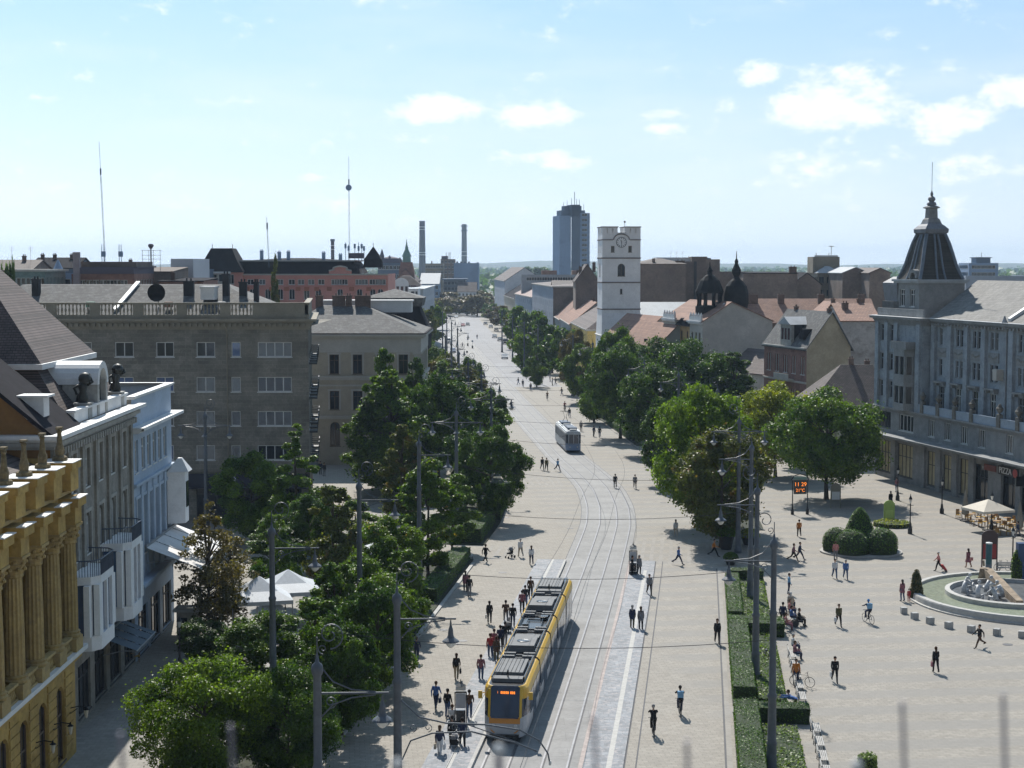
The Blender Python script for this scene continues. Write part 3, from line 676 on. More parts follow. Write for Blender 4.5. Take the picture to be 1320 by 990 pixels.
def statue(x, y, z, label, s=1.0):
    g = MB(); g.box(-.45, -.45, 0, .45, .45, .9); g.box(-.52, -.52, .9, .52, .52, 1.0); t = thing('roof_statue', label, 'statue', (x, y, z), 0, 'dark statues on the grey house'); g.build('pedestal', m_greytrim, t)
    g = MB(); g.lathe([(.30, 1.0), (.33, 1.3), (.22, 1.7), (.30, 2.0), (.26, 2.25), (.1, 2.35), (.14, 2.45), (.15, 2.6), (.05, 2.72)], 10, (0, 0, 0)); g.ball((.12, .05, 2.5), .42, 10, 7); g.tube([(.28, 0, 2.1), (.6, .1, 2.3), (.35, .1, 2.8)], .09, 6); g.tube([(-.28, 0, 2.1), (-.6, .1, 1.9), (-.45, .25, 1.5)], .09, 6); g.tube([(-.1, .2, 1.6), (-.4, .5, 1.4), (-.5, .4, 1.0)], .12, 6)
    g.build('figure', m_bronze, t, True)
statue(-27.1, 102.6, 18.3, 'dark statue with a globe on the white cornice, left of the round dormer'); statue(-27.2, 111.6, 18.3, 'dark statue with a globe on the cornice, right of the round dormer')
def blue():
    b = Bld('blue_building', 'pale blue three storey house with white cornice beside the grey ornate house', -26.55, 113.2, 90.4, [m_bluewall, m_greystone])
    L = 13.6; H = 18.6
    ws = [(.9, 13.3, 1.0, 2.3, 2, '', .7)] + [(3.0 + 1.9 * k, 13.3, 1.15, 2.3, 2, '', .7) for k in range(5)]
    ws += [(1.0 + 2.0 * k, 7.2, 1.15, 4.2, 2, 'sur', .7) for k in range(6)]
    b.trim = m_bluewall
    b.wall((0, 0), (L, 0), 4.6, H, ws); b.wall((0, 0), (L, 0), 0, 4.6, [(1 + 4.2 * k, .2, 3.2, 3.3, 3, 'shop dk', .75, 'dark') for k in range(3)])
    b.wall((L, 0), (L, 16), 0, H); b.wall((0, 16), (0, 0), 0, H, mi=1); b.wall((L, 16), (0, 16), 14, H, mi=1)
    b.cornice([(0, 0), (L, 0), (L, 16)], H, H + .22, .25, m_sunmetal, name='parapet_cap', inner=-.35); b.cornice([(.0, 0), (L, 0), (L, 16)], 16.2, 16.6, .85, m_sunmetal); b.cornice([(0, 0), (L, 0)], 12.3, 12.6, .3, m_bluewall, name='string_course')
    b.cornice([(0, 0), (L, 0)], 5.0, 5.5, .7, m_bluewall);
    for k in range(6): b.part('awning_stripe_lattice', m_bluewall).box(1.0 + 2 * k + 1.25, -.14, 5.6, 1.0 + 2 * k + 1.75, -.002, 12.2)
    b.w.cur = 1; b.w.quad((.01, .35, 16.9), (L - .3, .35, 16.9), (L - .3, 15.8, 16.9), (.01, 15.8, 16.9))
    g = MB(); g.prism([(L - 1.9, -.002), (L - 1.5, -1.3), (L - .1, -1.3), (L + .4, -.002)], 8.0, 12.0); t = g.build('corner_bay', m_whitewall, b.e)
    g = MB(); g.prism([(L - 2.1, -.0), (L - 1.6, -1.6), (L, -1.6), (L + .6, -.0)], 12.0, 13.0, .2); g.build('bay_roof', m_sunmetal, t)
    g = MB(); g.box(L - 1.2, -1.36, 9.2, L - .4, -1.302, 11.2); g.build('pane', GL[0], t)
    return b.done()
blue()
def awning(name, label, x, y, z, L, dep, drop, ang, m):
    t = thing(name, label, 'awning', (x, y, z), ang); g = MB(); n = 7
    for k in range(n):
        a, c = L * k / n, L * (k + 1) / n; s_ = .05 * (k % 2)
        g.quad((a, 0, 0 - s_), (c, 0, 0 - s_), (c, -dep, -drop - s_), (a, -dep, -drop - s_)); g.quad((a, -dep, -drop - s_), (c, -dep, -drop - s_), (c, -dep, -drop - .3), (a, -dep, -drop - .3))
    g.build('canopy', m, t); g = MB(); g.tube([(0, -dep, -drop - .05), (L, -dep, -drop - .05)], .05, 6); g.box(0, -.1, -.02, L, .14, .16)
    for xx in (.3, L - .3): g.tube([(xx, 0, -1.2), (xx, -dep * .55, -.9), (xx, -dep + .1, -drop - .1)], .035, 5)
    g.build('awning_arms', FR['grey'], t); return t
m_awn = mat('white_awning_cloth', (.72, .70, .68), .85, .08, .8, 5); m_awnblue = mat('dark_awning_cloth', (.08, .11, .14), .85, .1, 1, 5)
awning('awning', 'large white sloping awning below the pale blue house', -26.5, 116.6, 7.6, 10.6, 3.9, 1.5, radians(90), m_awn)
awning('awning', 'small dark awning with white edge over the shop of the grey house', -26.3, 103.0, 4.1, 5.5, 2.2, .8, radians(90), m_awnblue)
def apartment():
    Y = 176.; x1 = XU(398, Y, 15); x0 = x1 - 38
    b = Bld('apartment_block', 'large grey stone apartment block with balustrade parapet and white framed windows', x0, Y, 0, [m_block, m_blocktrim])
    L = 38; H = ZV(414, Y); Z = lambda v: ZV(v, Y)
    cols = [(148, 172, 2), (201, 224, 2), (253, 277, 2), (298, 310, 1), (332, 376, 4), (96, 118, 2), (60, 80, 2)]
    ws = []
    for (r, (va, vb)) in enumerate(((441, 460), (486, 505), (530, 549), (574, 593))):
        for (ua, ub, n) in cols:
            xa = XU(ua, Y, Z(va)) - x0; xb = XU(ub, Y, Z(va)) - x0
            ws.append((xa, Z(vb), xb - xa, Z(va) - Z(vb), n, 'cu' if (r * 3 + n) % 4 == 0 else '', 0))
    b.wall((0, 0), (L, 0), 5.6, H, ws)
    b.wall((0, .3), (L, .3), 0, 5.6, [(1 + 4.1 * k, .3, 3.3, 3.4, 3, 'shop dk', .8, 'dark') for k in range(9)])
    e = -14.5
    side = [(2.0 + 4.6 * c, Z(vb) - .6, 1.6, 2.6, 2, 'bal', .0) for c in range(5) for vb in (460, 505, 549, 593)]
    b.wall((L, 0), (L - 2.6, 24), 0, H, side); b.wall((0, 24), (0, 0), 0, H)
    b.w.cur = 0; b.w.quad((0, 0, H - .6), (L, 0, H - .6), (L, 24, H - .6), (0, 24, H - .6))
    pts = [(0, 0), (L, 0), (L - 2.6, 24)]
    b.cornice(pts, H - .2, H + .25, .9, m_blocktrim); b.cornice(pts, H - .9, H - .22, .35, m_blocktrim)
    for k in range(62): b.part('dentils', m_blocktrim).box(.2 + k * .61, -.7, H - .55, .5 + k * .61, -.36, H - .22)
    z0, z1 = H + .26, ZV(390, Y); hb = z1 - z0; so_ = L - 6.0
    b.cornice(pts, z0, z0 + .45, .12, m_blocktrim, name='parapet', inner=-.4); b.cornice(pts, z1 - .22, z1, .2, m_blocktrim, name='parapet', inner=-.45)
    g = b.part('parapet', m_blocktrim); g.box(so_, -.08, z0 + .45, L, .3, z1 - .22)
    g.prism([(L + .06, -.08), (L - 2.54, 24), (L - 2.94, 24), (L - .34, -.08)][::-1], z0 + .452, z1 - .222)
    x = .3
    while x < so_ - .4:
        g.box(x, -.08, z0 + .45, x + 1.1, .3, z1 - .22); x += 1.1
        for q in range(9):
            if x + .2 < so_: b.part('baluster_row', m_blocktrim).lathe([(.09, z0 + .45), (.06, z0 + .6), (.13, z0 + .95), (.06, z1 - .5), (.10, z1 - .22)], 6, (x + .2, .1, 0), cap=False)
            x += .40
    rz = ZV(367, Y + 9)
    r = b.rings(2, 2.2, L - 3.2, 22, [(0, H + .2), ((2, 8.5, 7.5, 8.5), rz)], m_slate)
    g = MB(); g.box(XU(138, Y, 24) - x0 - .35, 3.6, H + 1.0, XU(138, Y, 24) - x0 + .1, 10.8, H + 1.2); g.xf(lambda x, y, z: (x + .35 * (y - 3.6) / 7.2 * 3, y, z + (y - 3.6) * (rz - H - .2) / 8.5 * .98)); g.build('fire_parapet', m_sunmetal, r)
    for (u, w_, h_, v) in ((46, .8, 1.5, 1), (243, 1.1, 1.3, 1), (291, .7, 2.1, 1), (313, .8, 1.2, 1), (330, .5, 1.2, 1)):
        b.chimney(XU(u, Y + 8, 26) - x0, 8.2, rz - 1.0, h_, w_, .9, r, mat('sooty_chimney', (.035, .035, .04), .9, .3))
    g = MB(); g.box(XU(247, Y, 25) - x0, 5, 24.1, XU(265, Y, 25) - x0, 7.5, 25.4); g.box(XU(246, Y, 25) - x0, 4.8, 25.4, XU(266, Y, 25) - x0, 7.7, 25.6); g.build('roof_hatch', m_sunmetal, r)
    for (u, c) in ((104, mat('green_frame', (.1, .3, .2), .6)), (277, m_sunmetal), (207, m_terra)):
        x = XU(u, Y, 24) - x0; g = MB(); g.box(x - .4, 3.6, 23.3, x + .4, 4.6, 23.9); g.build('roof_light', c, r)
    g = MB(); x = XU(191, Y, 24) - x0; g.lathe([(.02, 0), (.5, .12), (.95, .45), (1.0, .5)], 14, (0, 0, 0), cap=False); g.lathe([(.98, .48), (.5, .15), (.02, .03)], 14, (0, 0, 0), cap=False); g.xf(lambda a, c, d: (x + a, 4.6 - d, 24.9 + c)); g.tube([(x, 4.7, 24.9), (x, 5.2, 23.5)], .06, 5); g.build('satellite_dish', m_black, r)
    g = MB(); x = XU(294, Y, 10) - x0; g.tube([(x, -.1, 5.6), (x, -.1, H - 1)], .07, 6); g.lathe([(.08, H - 1.2), (.22, H - .8), (.22, H - .6)], 8, (x, -.1, 0)); g.build('downpipe', m_blocktrim, b.e)
    g = MB(); xs0 = XU(232, Y, 4) - x0; g.box(xs0, -.25, 3.9, L - .2, -.002, 5.3); g.box(xs0, -.9, 3.78, L - .2, -.26, 3.9); fa = g.build('shop_fascia', mat('navy_board', (.012, .018, .04), .5, .2), b.e)
    me = text_mesh('DR. R', 1.05, .04); me.materials.append(mat('sign_letters', (.7, .72, .75), .5, .05)); o = link('sign_letters', me, fa); o.rotation_euler = (pi / 2, 0, 0); o.location = (XU(291, Y, 4.6) - x0, -.28, 4.62)
    return b.done()
apartment()
def creamb():
    Y = 227.; x0 = XU(404, Y, 12) - 4; x1 = XU(542, Y, 17)
    b = Bld('cream_building', 'cream classical building with slate hipped roof behind the big tree', x0, Y, 0, [m_cream, m_creamtrim]); b.trim = m_creamtrim
    L = x1 - x0; Z = lambda v: ZV(v, Y); H = Z(434)
    ws = []
    for u in (431, 461, 492, 520):
        x = XU(u, Y, 12) - x0 - .65
        ws += [(x, Z(482), 1.3, Z(457) - Z(482), 2, 'sur dk', .7, 'brown'), (x, Z(528), 1.3, Z(504) - Z(528), 2, 'sur dk', .7, 'brown'), (x, Z(575), 1.4, Z(544) - Z(575), 2, 'arch dk', .0, 'brown')]
    b.wall((0, 0), (L, 0), 0, H, ws); sd_ = [(1.5 + 3.3 * k, Z(v2), 1.3, 2.7, 2, 'sur dk', .7, 'brown') for k in range(5) for v2 in (482, 528)]
    b.wall((L, 0), (L, 20), 0, H, sd_); b.wall((0, 20), (0, 0), 0, H)
    pts = [(0, 0), (L, 0), (L, 20)]
    b.cornice(pts, H - .2, H + .35, .8, m_creamtrim); b.cornice(pts, H - 2.2, H - .22, .06, m_creamtrim, name='frieze'); b.cornice(pts, H - .0 + .36, H + .5, .85, m_darkroof, name='gutter')
    b.cornice(pts, Z(490), Z(485), .3, m_creamtrim, name='string_course'); b.cornice(pts, Z(498), Z(496), .12, m_creamtrim, name='string_course'); b.cornice(pts, Z(540), Z(536), .3, m_creamtrim, name='string_course')
    for k in range(12): b.part('quoins', m_creamtrim).box(L - .9 - .2 * (k % 2), -.07, Z(485) + .1 + k * .42, L + .05, -.003, Z(485) + .45 + k * .42)
    r = b.rings(-.5, -.6, L + .6, 20.6, [(0, H + .45), ((4.5, 9.2, 9.2, 9.2), ZV(394, Y + 9))], m_slate)
    for (u, w_) in ((412, 1.0), (437, 1.8), (450, .8), (468, 2.2)): b.chimney(XU(u, Y + 9, 23) - x0, 8.8, 22.0, 1.4, w_, .9, r)
    g = MB(); g.box(4, 12, 21, 17, 15, 22.6); g.box(3.8, 11.8, 22.6, 17.2, 15.2, 22.8); g.build('rear_wing', m_sunmetal, b.e)
    xp = XU(508, Y + 26, 23) - x0
    b.rings(xp - 5.5, 22, xp + 5.5, 32, [(0, 15), (0, 18.0), ((1.6,) * 4, 21.6)], m_darkroof, 'pavilion_roof'); b.rings(xp - 4.4, 23.2, xp + 4.4, 31, [(0, 21.6), (-.3, 22.9), ((4.2, 3.6, 4.2, 3.6), 24.2)], m_slate, 'pavilion_cap')
    return b.done()
creamb()
def lanterns():
    for i, (s, lab) in enumerate(((23.6, 'nearest white glass lantern on an iron bracket of the ochre facade'), (27.0, 'second white glass lantern on an iron bracket of the ochre facade'), (30.3, 'farthest lantern on an iron bracket of the ochre facade'))):
        x, y, z = -25.1, 60.5 + s, 2.9
        if i == 0: LT.location = (x, y, z); LT['label'] = lab; LT['group'] = 'lanterns on the ochre facade'
        else: dup(LT, lab, (x, y, z))
lanterns()
def hotel():
    b = Bld('hotel_building', 'grey green corner building with bell shaped mansard tower, pilasters and shop front on the square', 48.6, 217.0, -76.7, [m_hotel, m_hoteltrim], cat='building')
    L = 62; H = 21.2; S = 12.8        # S: length of the far corner block
    b.trim = m_hoteltrim
    up = []      # (x, width, n)
    cw = [(1.2, 1.3), (3.9, 1.3)]
    ws = [(x, z, w, 2.2, 2, 'sur dk' if z < 17 else 'dk', .7, 'grey') for x, w in cw for z in (18.0, 14.2, 10.6)]
    b.wall((0, 0), (S, 0), 9.2, H, ws)
    for x in (.1, 2.75, 5.5, 11.6): b.part('pilaster', m_hotel).box(x, -.3, 9.4, x + .95, -.003, H - .5)
    g = MB(); bp = [(6.9, -.003), (7.5, -1.2), (10.3, -1.2), (10.9, -.003)]
    g.prism(bp, 9.4, 10.3); g.prism(bp, 12.5, 14.0); g.prism(bp, 16.3, 17.2)
    for q in ((6.98, -.25), (7.42, -1.15), (8.75, -1.15), (10.15, -1.15), (10.55, -.25)):
        g.box(q[0], q[1], 10.3, q[0] + .28, q[1] + .28, 12.5); g.box(q[0], q[1], 14.0, q[0] + .28, q[1] + .28, 16.3)
    t = g.build('bay', m_hoteltrim, b.e); g = MB(); ip = [(7.05, -.003), (7.6, -1.0), (10.2, -1.0), (10.75, -.003)]; g.prism(ip, 10.3, 12.5); g.prism(ip, 14.0, 16.3); g.build('bay_glass', GL[0], t)
    g = MB(); g.box(6.8, -1.3, 17.2, 11.0, -.003, 17.35); g.box(6.8, -1.3, 17.35, 11.0, -1.2, 18.2); g.box(6.8, -1.2, 17.35, 6.9, 0, 18.2); g.box(10.9, -1.2, 17.35, 11.0, 0, 18.2); g.build('balcony', m_hoteltrim, t)
    b.wall((8.1, -.01), (9.7, -.01), 17.8, 20.4, [(.15, 18.0, 1.3, 2.1, 2, '', .7)])
    sb = 1.3
    b.wall((S, 0), (S, sb), 9.2, H)
    mw = []
    x = S + 2.9
    cols = []
    while x < L - 2:
        if 31 < x < 33.6: x = 34.2
        cols.append(x); x += 4.1
    for k, x in enumerate(cols):
        xx = x - S
        for dx_ in (-.85, .18):
            if k == 0 and dx_ > 0: continue
            for z in (18.0, 14.2): mw.append((xx + dx_, z, .78, 2.1, 1, 'dk' if (k + int(z)) % 3 else 'cu', .65, 'grey'))
        mw.append((xx - .7, 9.9, 1.3, 3.0, 2, 'dk', .7, 'white' if k % 2 else 'grey'))
    b.wall((S, sb), (L, sb), 9.2, H, mw)
    for k, x in enumerate(cols):
        b.part('pilaster', m_hotel).box(x - 2.45, sb - .38, 9.4, x - 1.5, sb - .004, H - .5)
        b.part('spandrel', m_hoteltrim).box(x - 1.1, sb - .14, 16.55, x + 1.2, sb - .004, 17.7)
        g = b.part('window_balcony', m_hoteltrim); g.box(x - 1.15, sb - .75, 13.35, x + 1.25, sb - .004, 13.55); g.box(x - 1.0, sb - .5, 12.95, x - .7, sb - .004, 13.34); g.box(x + .8, sb - .5, 12.95, x + 1.1, sb - .004, 13.34)
        for q in range(5): b.part('garland', m_hoteltrim).ball((x - .75 + q * .4, sb - .12, 17.25 - .22 * (1 - abs(q - 2) / 2)), .17, 6, 4)
    lo = [(.9, 6.6, 3.6, 2.1, 4, 'dk', .0, 'dark'), (6.9, 6.6, 3.9, 2.1, 4, 'dk', 0, 'white')]
    for k, x in enumerate(cols): lo.append((x - .8, 6.6, 1.5, 2.1, 3, 'dk', 0, 'white'))
    b.wall((0, 0), (L, 0), 5.2, 9.2, lo, mi=1)
    sh = [(1.0, .7, 3.6, 4.2, 4, 'shop cu', .62, 'dark'), (6.6, .7, 4.2, 4.2, 4, 'shop cu', .62, 'dark')] + [(x - 1.0, .5, 2.0, 4.3, 2, 'shop cu', .6, 'dark') for x in cols[:3]] + [(x - 1.5, .3, 3.0, 4.3, 3, 'shop dk', .65, 'dark') for x in cols[3:]]
    b.wall((0, 0), (L, 0), 0, 5.2, sh, mi=1, dep=.6)
    for x in [5.4] + [c - 2.3 for c in cols]: b.part('pier', m_hoteltrim).box(x, -.3, 0, x + 1.0, -.004, 5.25)
    b.wall((0, 18), (0, 0), 0, H); b.wall((L, 0), (L, 18), 0, H)
    g = MB(); g.box(-.4, -2.2, 5.75, L, -.004, 5.95); g.box(-.45, -2.3, 5.952, L, -.004, 6.0); g.build('canopy', m_hoteltrim, b.e)
    g = MB(); g.box(-.42, -2.28, 6.003, L, -2.2, 6.05); g.build('canopy_flashing', m_sunmetal, b.e)
    b.cornice([(0, 6), (0, 0), (L, 0)], 9.0, 9.4, .5, m_hoteltrim, name='terrace_cornice', inner=-.1)
    g = MB(); g.box(S, -.35, 9.41, L, -.15, 10.35); g.box(S, -.42, 10.352, L, -.08, 10.45); g.build('terrace_parapet', mat('blue_grey_parapet', (.30, .36, .43), .85, .15, 1, 5), b.e)
    for k, x in enumerate(cols):
        g = MB(); g.box(x - 2.3, -.5, 9.41, x - 1.6, 0, 10.9); g.lathe([(.2, 10.9), (.12, 11.0), (.4, 11.4), (.45, 11.6), (.3, 11.75), (.12, 12.1)], 8, (x - 1.95, -.25, 0)); g.build('terrace_urn', mat('stained_stone', (.16, .15, .13), .9, .3, 2, 8), b.e)
    pts = [(0, 6), (0, 0), (S, 0), (S, sb), (L, sb)]
    b.cornice(pts, H - .45, H, .75, m_hoteltrim); b.cornice(pts, H + .003, H + .12, .85, m_sunmetal, name='gutter', inner=.0); b.cornice(pts, H - .95, H - .455, .3, m_hoteltrim, name='frieze')
    for k in range(60): b.part('brackets', m_hoteltrim).box(S + .3 + k * .8, sb - .62, H - .72, S + .55 + k * .8, sb - .31, H - .46)
    m_hroof = mat('worn_slate', (.19, .185, .175), .8, .22, .7, 5, kind='tile', p=dict(w=.45, h=.2, m=.03, v=.7, mort=.6), c2=(.23, .225, .20))
    r = MB(); r.add([(S, sb - .3, H + .1), (L, sb - .3, H + .1), (L, 9.2, 26.0), (S - 3, 9.2, 26.0), (L, 18, 21.2), (S - 3, 18, 21.2)], [(0, 1, 2, 3), (3, 2, 4, 5)])
    ro = r.build('roof', m_hroof, b.e)
    xg = 30.9
    g = MB(); g.box(0, 0, 0, .55, 9.2, .45); g.xf(lambda a, y, z: (xg + a, sb + y * .86, H + .2 + z + y * .52)); g.build('fire_parapet', m_sunmetal, ro)
    for (x, y) in ((36, 7.8), (44, 8.2), (33, 8.8)): b.chimney(x, y, 25.5, 1.2, 1.4, .8, ro)
    g = MB(); g.tube([(xg, -.1 + sb, 6), (xg, -.1 + sb, H - .6)], .09, 6); g.lathe([(.1, H - .6), (.35, H + .2), (.2, H + .5), (.08, H + .9)], 8, (xg, sb - .4, 0)); g.build('downpipe', FR['grey'], b.e)
    g = MB(); g.box(xg - 1.6, sb - .9, 14.6, xg - .7, sb - .01, 15.9); g.build('air_conditioner', m_creamtrim, b.e)
    ax0, ax1 = 1.6, 12.2
    b.w.cur = 1
    b.wall((.3, .6), (3.6, .6), H + .1, 23.2, [], 1); b.w.box(.3, .6, H + .1, 3.6, 6, 23.2)
    b.cornice([(0, 6), (0, .1), (S, .1)], H + .13, H + 1.1, .02, m_hoteltrim, name='attic_parapet', inner=-.3)
    b.w.cur = 1
    cx, cy, hw = 6.2, 4.4, 3.2
    sq = [(cx - hw, cy - hw), (cx + hw, cy - hw), (cx + hw, cy + hw), (cx - hw, cy + hw)]
    for k in range(4): b.wall(sq[k], sq[(k + 1) % 4], H, 26.0, [(1.2, 22.6, 1.3, 2.2, 2, 'dk', .7), (3.9, 22.6, 1.3, 2.2, 2, 'dk', .7)] if k in (0, 3) else [], 1)
    b.cornice(sq, 25.6, 26.1, .45, m_metal, closed=True, name='tower_cornice')
    b.rings(-.2, 1.2, 3.4, 8, [(0, 23.2), (-.25, 25.3), (-.25, 25.6), ((.8,) * 4, 26.4)], mat('lead_grey', (.16, .17, .19), .6, .2, .8, 5), 'corner_turret')
    g = MB(); g.box(.3, 1.19, 23.4, 1.2, 1.195, 25.0); g.build('turret_window', GL[1], b.e)
    zz = lambda z: z if z < 31.9 else 31.9 + (z - 31.9) * .66
    prof = [(3.05, 26.1), (2.7, 26.9), (2.35, 28.0), (2.05, 29.3), (1.7, 30.7), (1.3, 31.9)]
    def loft(prof_, name, m, parent, ax=cx, ay=cy):
        g = MB()
        for i in range(len(prof_) - 1):
            (a, za), (c, zc) = prof_[i], prof_[i + 1]; za, zc = zz(za), zz(zc)
            A = [(ax - a, ay - a, za), (ax + a, ay - a, za), (ax + a, ay + a, za), (ax - a, ay + a, za)]; Bq = [(ax - c, ay - c, zc), (ax + c, ay - c, zc), (ax + c, ay + c, zc), (ax - c, ay + c, zc)]
            for k in range(4): g.quad(A[k], A[(k + 1) % 4], Bq[(k + 1) % 4], Bq[k])
        return g.build(name, m, parent)
    bell = loft(prof, 'bell_roof', mat('brown_slate', (.06, .056, .05), .85, .25, .8, 6, kind='tile', p=dict(w=.35, h=.22, m=.03, v=.7, mort=.6)), b.e)
    rib = MB()
    for sx_ in (-1, 1):
        for sy_ in (-1, 1): rib.tube([(cx + sx_ * a, cy + sy_ * a, z) for a, z in prof], .24, 6)
    for fx, fy in ((0, -1), (-1, 0), (1, 0), (0, 1)):
        for k_ in (-.34, .34): rib.tube([(cx + (fx * a if fx else k_ * a * .55), cy + (fy * a if fy else k_ * a * .55), z) for a, z in prof], .15, 6)
    rib.build('rib', mat('pale_lead', (.14, .17, .21), .6, .2, 1, 6), bell)
    for fx, fy in ((0, -1), (-1, 0)):
        g = MB(); K = 10; c0 = (cx + fx * 2.8, cy + fy * 2.8)
        for t in range(K):
            a0, a1 = pi * t / K, pi * (t + 1) / K
            q = [(r_ * cos(a), 26.3 + r_ * sin(a)) for a, r_ in ((a0, .7), (a0, 1.1), (a1, 1.1), (a1, .7))]
            if fx == 0: g.add([(c0[0] + 1.4 + p[0], c0[1] - .45, p[1]) for p in q] + [(c0[0] + 1.4 + p[0], c0[1] + .8, p[1]) for p in q], [(0, 1, 2, 3), (1, 5, 6, 2), (0, 3, 7, 4)])
            else: g.add([(c0[0] - .45, c0[1] - 1.4 + p[0], p[1]) for p in q] + [(c0[0] + .8, c0[1] - 1.4 + p[0], p[1]) for p in q], [(3, 2, 1, 0), (2, 6, 5, 1), (4, 7, 3, 0)])
        g.build('bullseye_dormer', m_hoteltrim, bell)
    la = loft([(1.3, 31.9), (1.6, 32.2), (1.65, 32.9), (1.3, 33.5), (1.0, 33.9), (.9, 34.3)], 'gallery', mat('lead_grey', (.16, .17, .19)), bell)
    loft([(.9, 34.3), (.8, 34.8), (.6, 35.1), (.55, 36.9), (.8, 37.05), (.8, 37.2), (.45, 37.5)], 'lantern_stage', m_hoteltrim, bell)
    g = MB(); g.lathe([(.45, 37.5), (.65, 37.7), (.55, 38.1), (.3, 38.3), (.5, 38.7), (.42, 39.1), (.15, 39.4), (.2, 39.8), (.08, 40.3), (.03, 40.5)], 10, (cx, cy, 0)); g.tube([(cx, cy, 40.4), (cx, cy, 46.0)], .035, 5); g.xf(lambda a, b_, c: (a, b_, zz(c))); g.build('spire', mat('lead_grey', (.16, .17, .19)), bell)
    g = MB(); xs = cols[4] - 1.7; g.box(xs, -.45, 4.1, xs + 4.3, -.31, 5.1); sg = g.build('shop_sign', mat('black_board', (.012, .011, .012), .5, .1), b.e)
    me = text_mesh('PIZZA', 1.0, .04); me.materials.append(mat('sign_white', (.75, .75, .75), .5, .03)); o = link('sign_letters', me, sg); o.rotation_euler = (pi / 2, 0, 0); o.location = (xs + 1.6, -.48, 4.6)
    g = MB(); K = 20; g.add([(xs + 3.75 + .5 * cos(2 * pi * k / K), -.50, 4.6 + .5 * sin(2 * pi * k / K)) for k in range(K)], [tuple(range(K))]); g.build('sign_roundel', mat('sign_red', (.45, .07, .07), .5, .1), sg)
    g = MB(); g.box(xs - 3.2, -.42, 4.2, xs - .6, -.31, 4.9); g.build('shop_sign', mat('dim_red_board', (.16, .035, .03), .5, .2), b.e)
    g = MB(); g.box(xs + 4.7, -.9, 3.3, xs + 4.8, -.05, 4.4); g.build('hanging_sign', m_black, b.e)
    return b.done()
hotel()
def gothic():
    Y = 250.; X = XU(1040, Y, 10)
    b = Bld('gothic_house', 'red brick gothic style house with pointed windows and grey slate roof', X - 4.2, Y + 15.5, -75, [m_brickred, m_yellowfire]); L = 16; D = 7.4; H = 15.2
    ws = []
    for k in range(9):
        x = 1.2 + 3.15 * k
        for dx_ in (0, .85): ws += [(x + dx_, 11.0, .6, 2.8, 1, 'arch dk', 0, 'white'), (x + dx_, 5.8, .6, 2.8, 1, 'arch dk', 0, 'white')]
    b.trim = m_creamtrim
    b.wall((0, 0), (L, 0), 0, H, ws); b.wall((L, 0), (L, D), 0, H, [], 1); b.wall((0, D), (0, 0), 0, H)
    b.gable(0, 0, L, D, H, 5.4, m_slate, 'x', ov=.35, mi=1, f=.56)
    b.cornice([(0, 0), (L, 0)], H - .4, H, .45, m_creamtrim); b.cornice([(0, 0), (L, 0)], 9.6, 9.9, .3, m_creamtrim)
    g = MB(); g.box(L - 9.5, -.1, H, L - 5.7, .5, H + 3.4); d_ = g.build('dormer', m_greytrim, b.e); g = MB(); g.box(L - 9.3, .5, H, L - 5.9, 4.0, H + 3.2); g.build('dormer_body', m_darkroof, d_)
    g = MB(); g.add([(L - 9.9, -.4, H + 3.4), (L - 5.3, -.4, H + 3.4), (L - 7.6, -.4, H + 4.6), (L - 9.9, 4.4, H + 3.4), (L - 5.3, 4.4, H + 3.4), (L - 7.6, 4.4, H + 4.6)], [(0, 1, 2), (0, 2, 5, 3), (2, 1, 4, 5)]); g.build('dormer_roof', m_metal, d_)
    for k in range(3):
        g = MB(); g.box(L - 9.1 + k * 1.15, -.12, H + 1.0, L - 8.3 + k * 1.15, -.105, H + 2.8); g.build('dormer_window', GL[0], d_)
    g = MB(); g.box(L - 3.6, .4, H + 1.2, L - 2.3, 2.6, H + 2.8); g.build('small_dormer', m_darkroof, b.e)
    g = MB(); g.box(L - 9.8, -1.1, 9.9, L - 4.4, -.0, 10.1); g.box(L - 9.8, -1.1, 10.1, L - 4.4, -1.0, 10.9); g.build('balcony', m_creamtrim, b.e)
    b.chimney(L - 1.0, 4.2, 20.2, .9); b.chimney(3, 4.2, 20.2, .9)
    return b.done()
gothic()
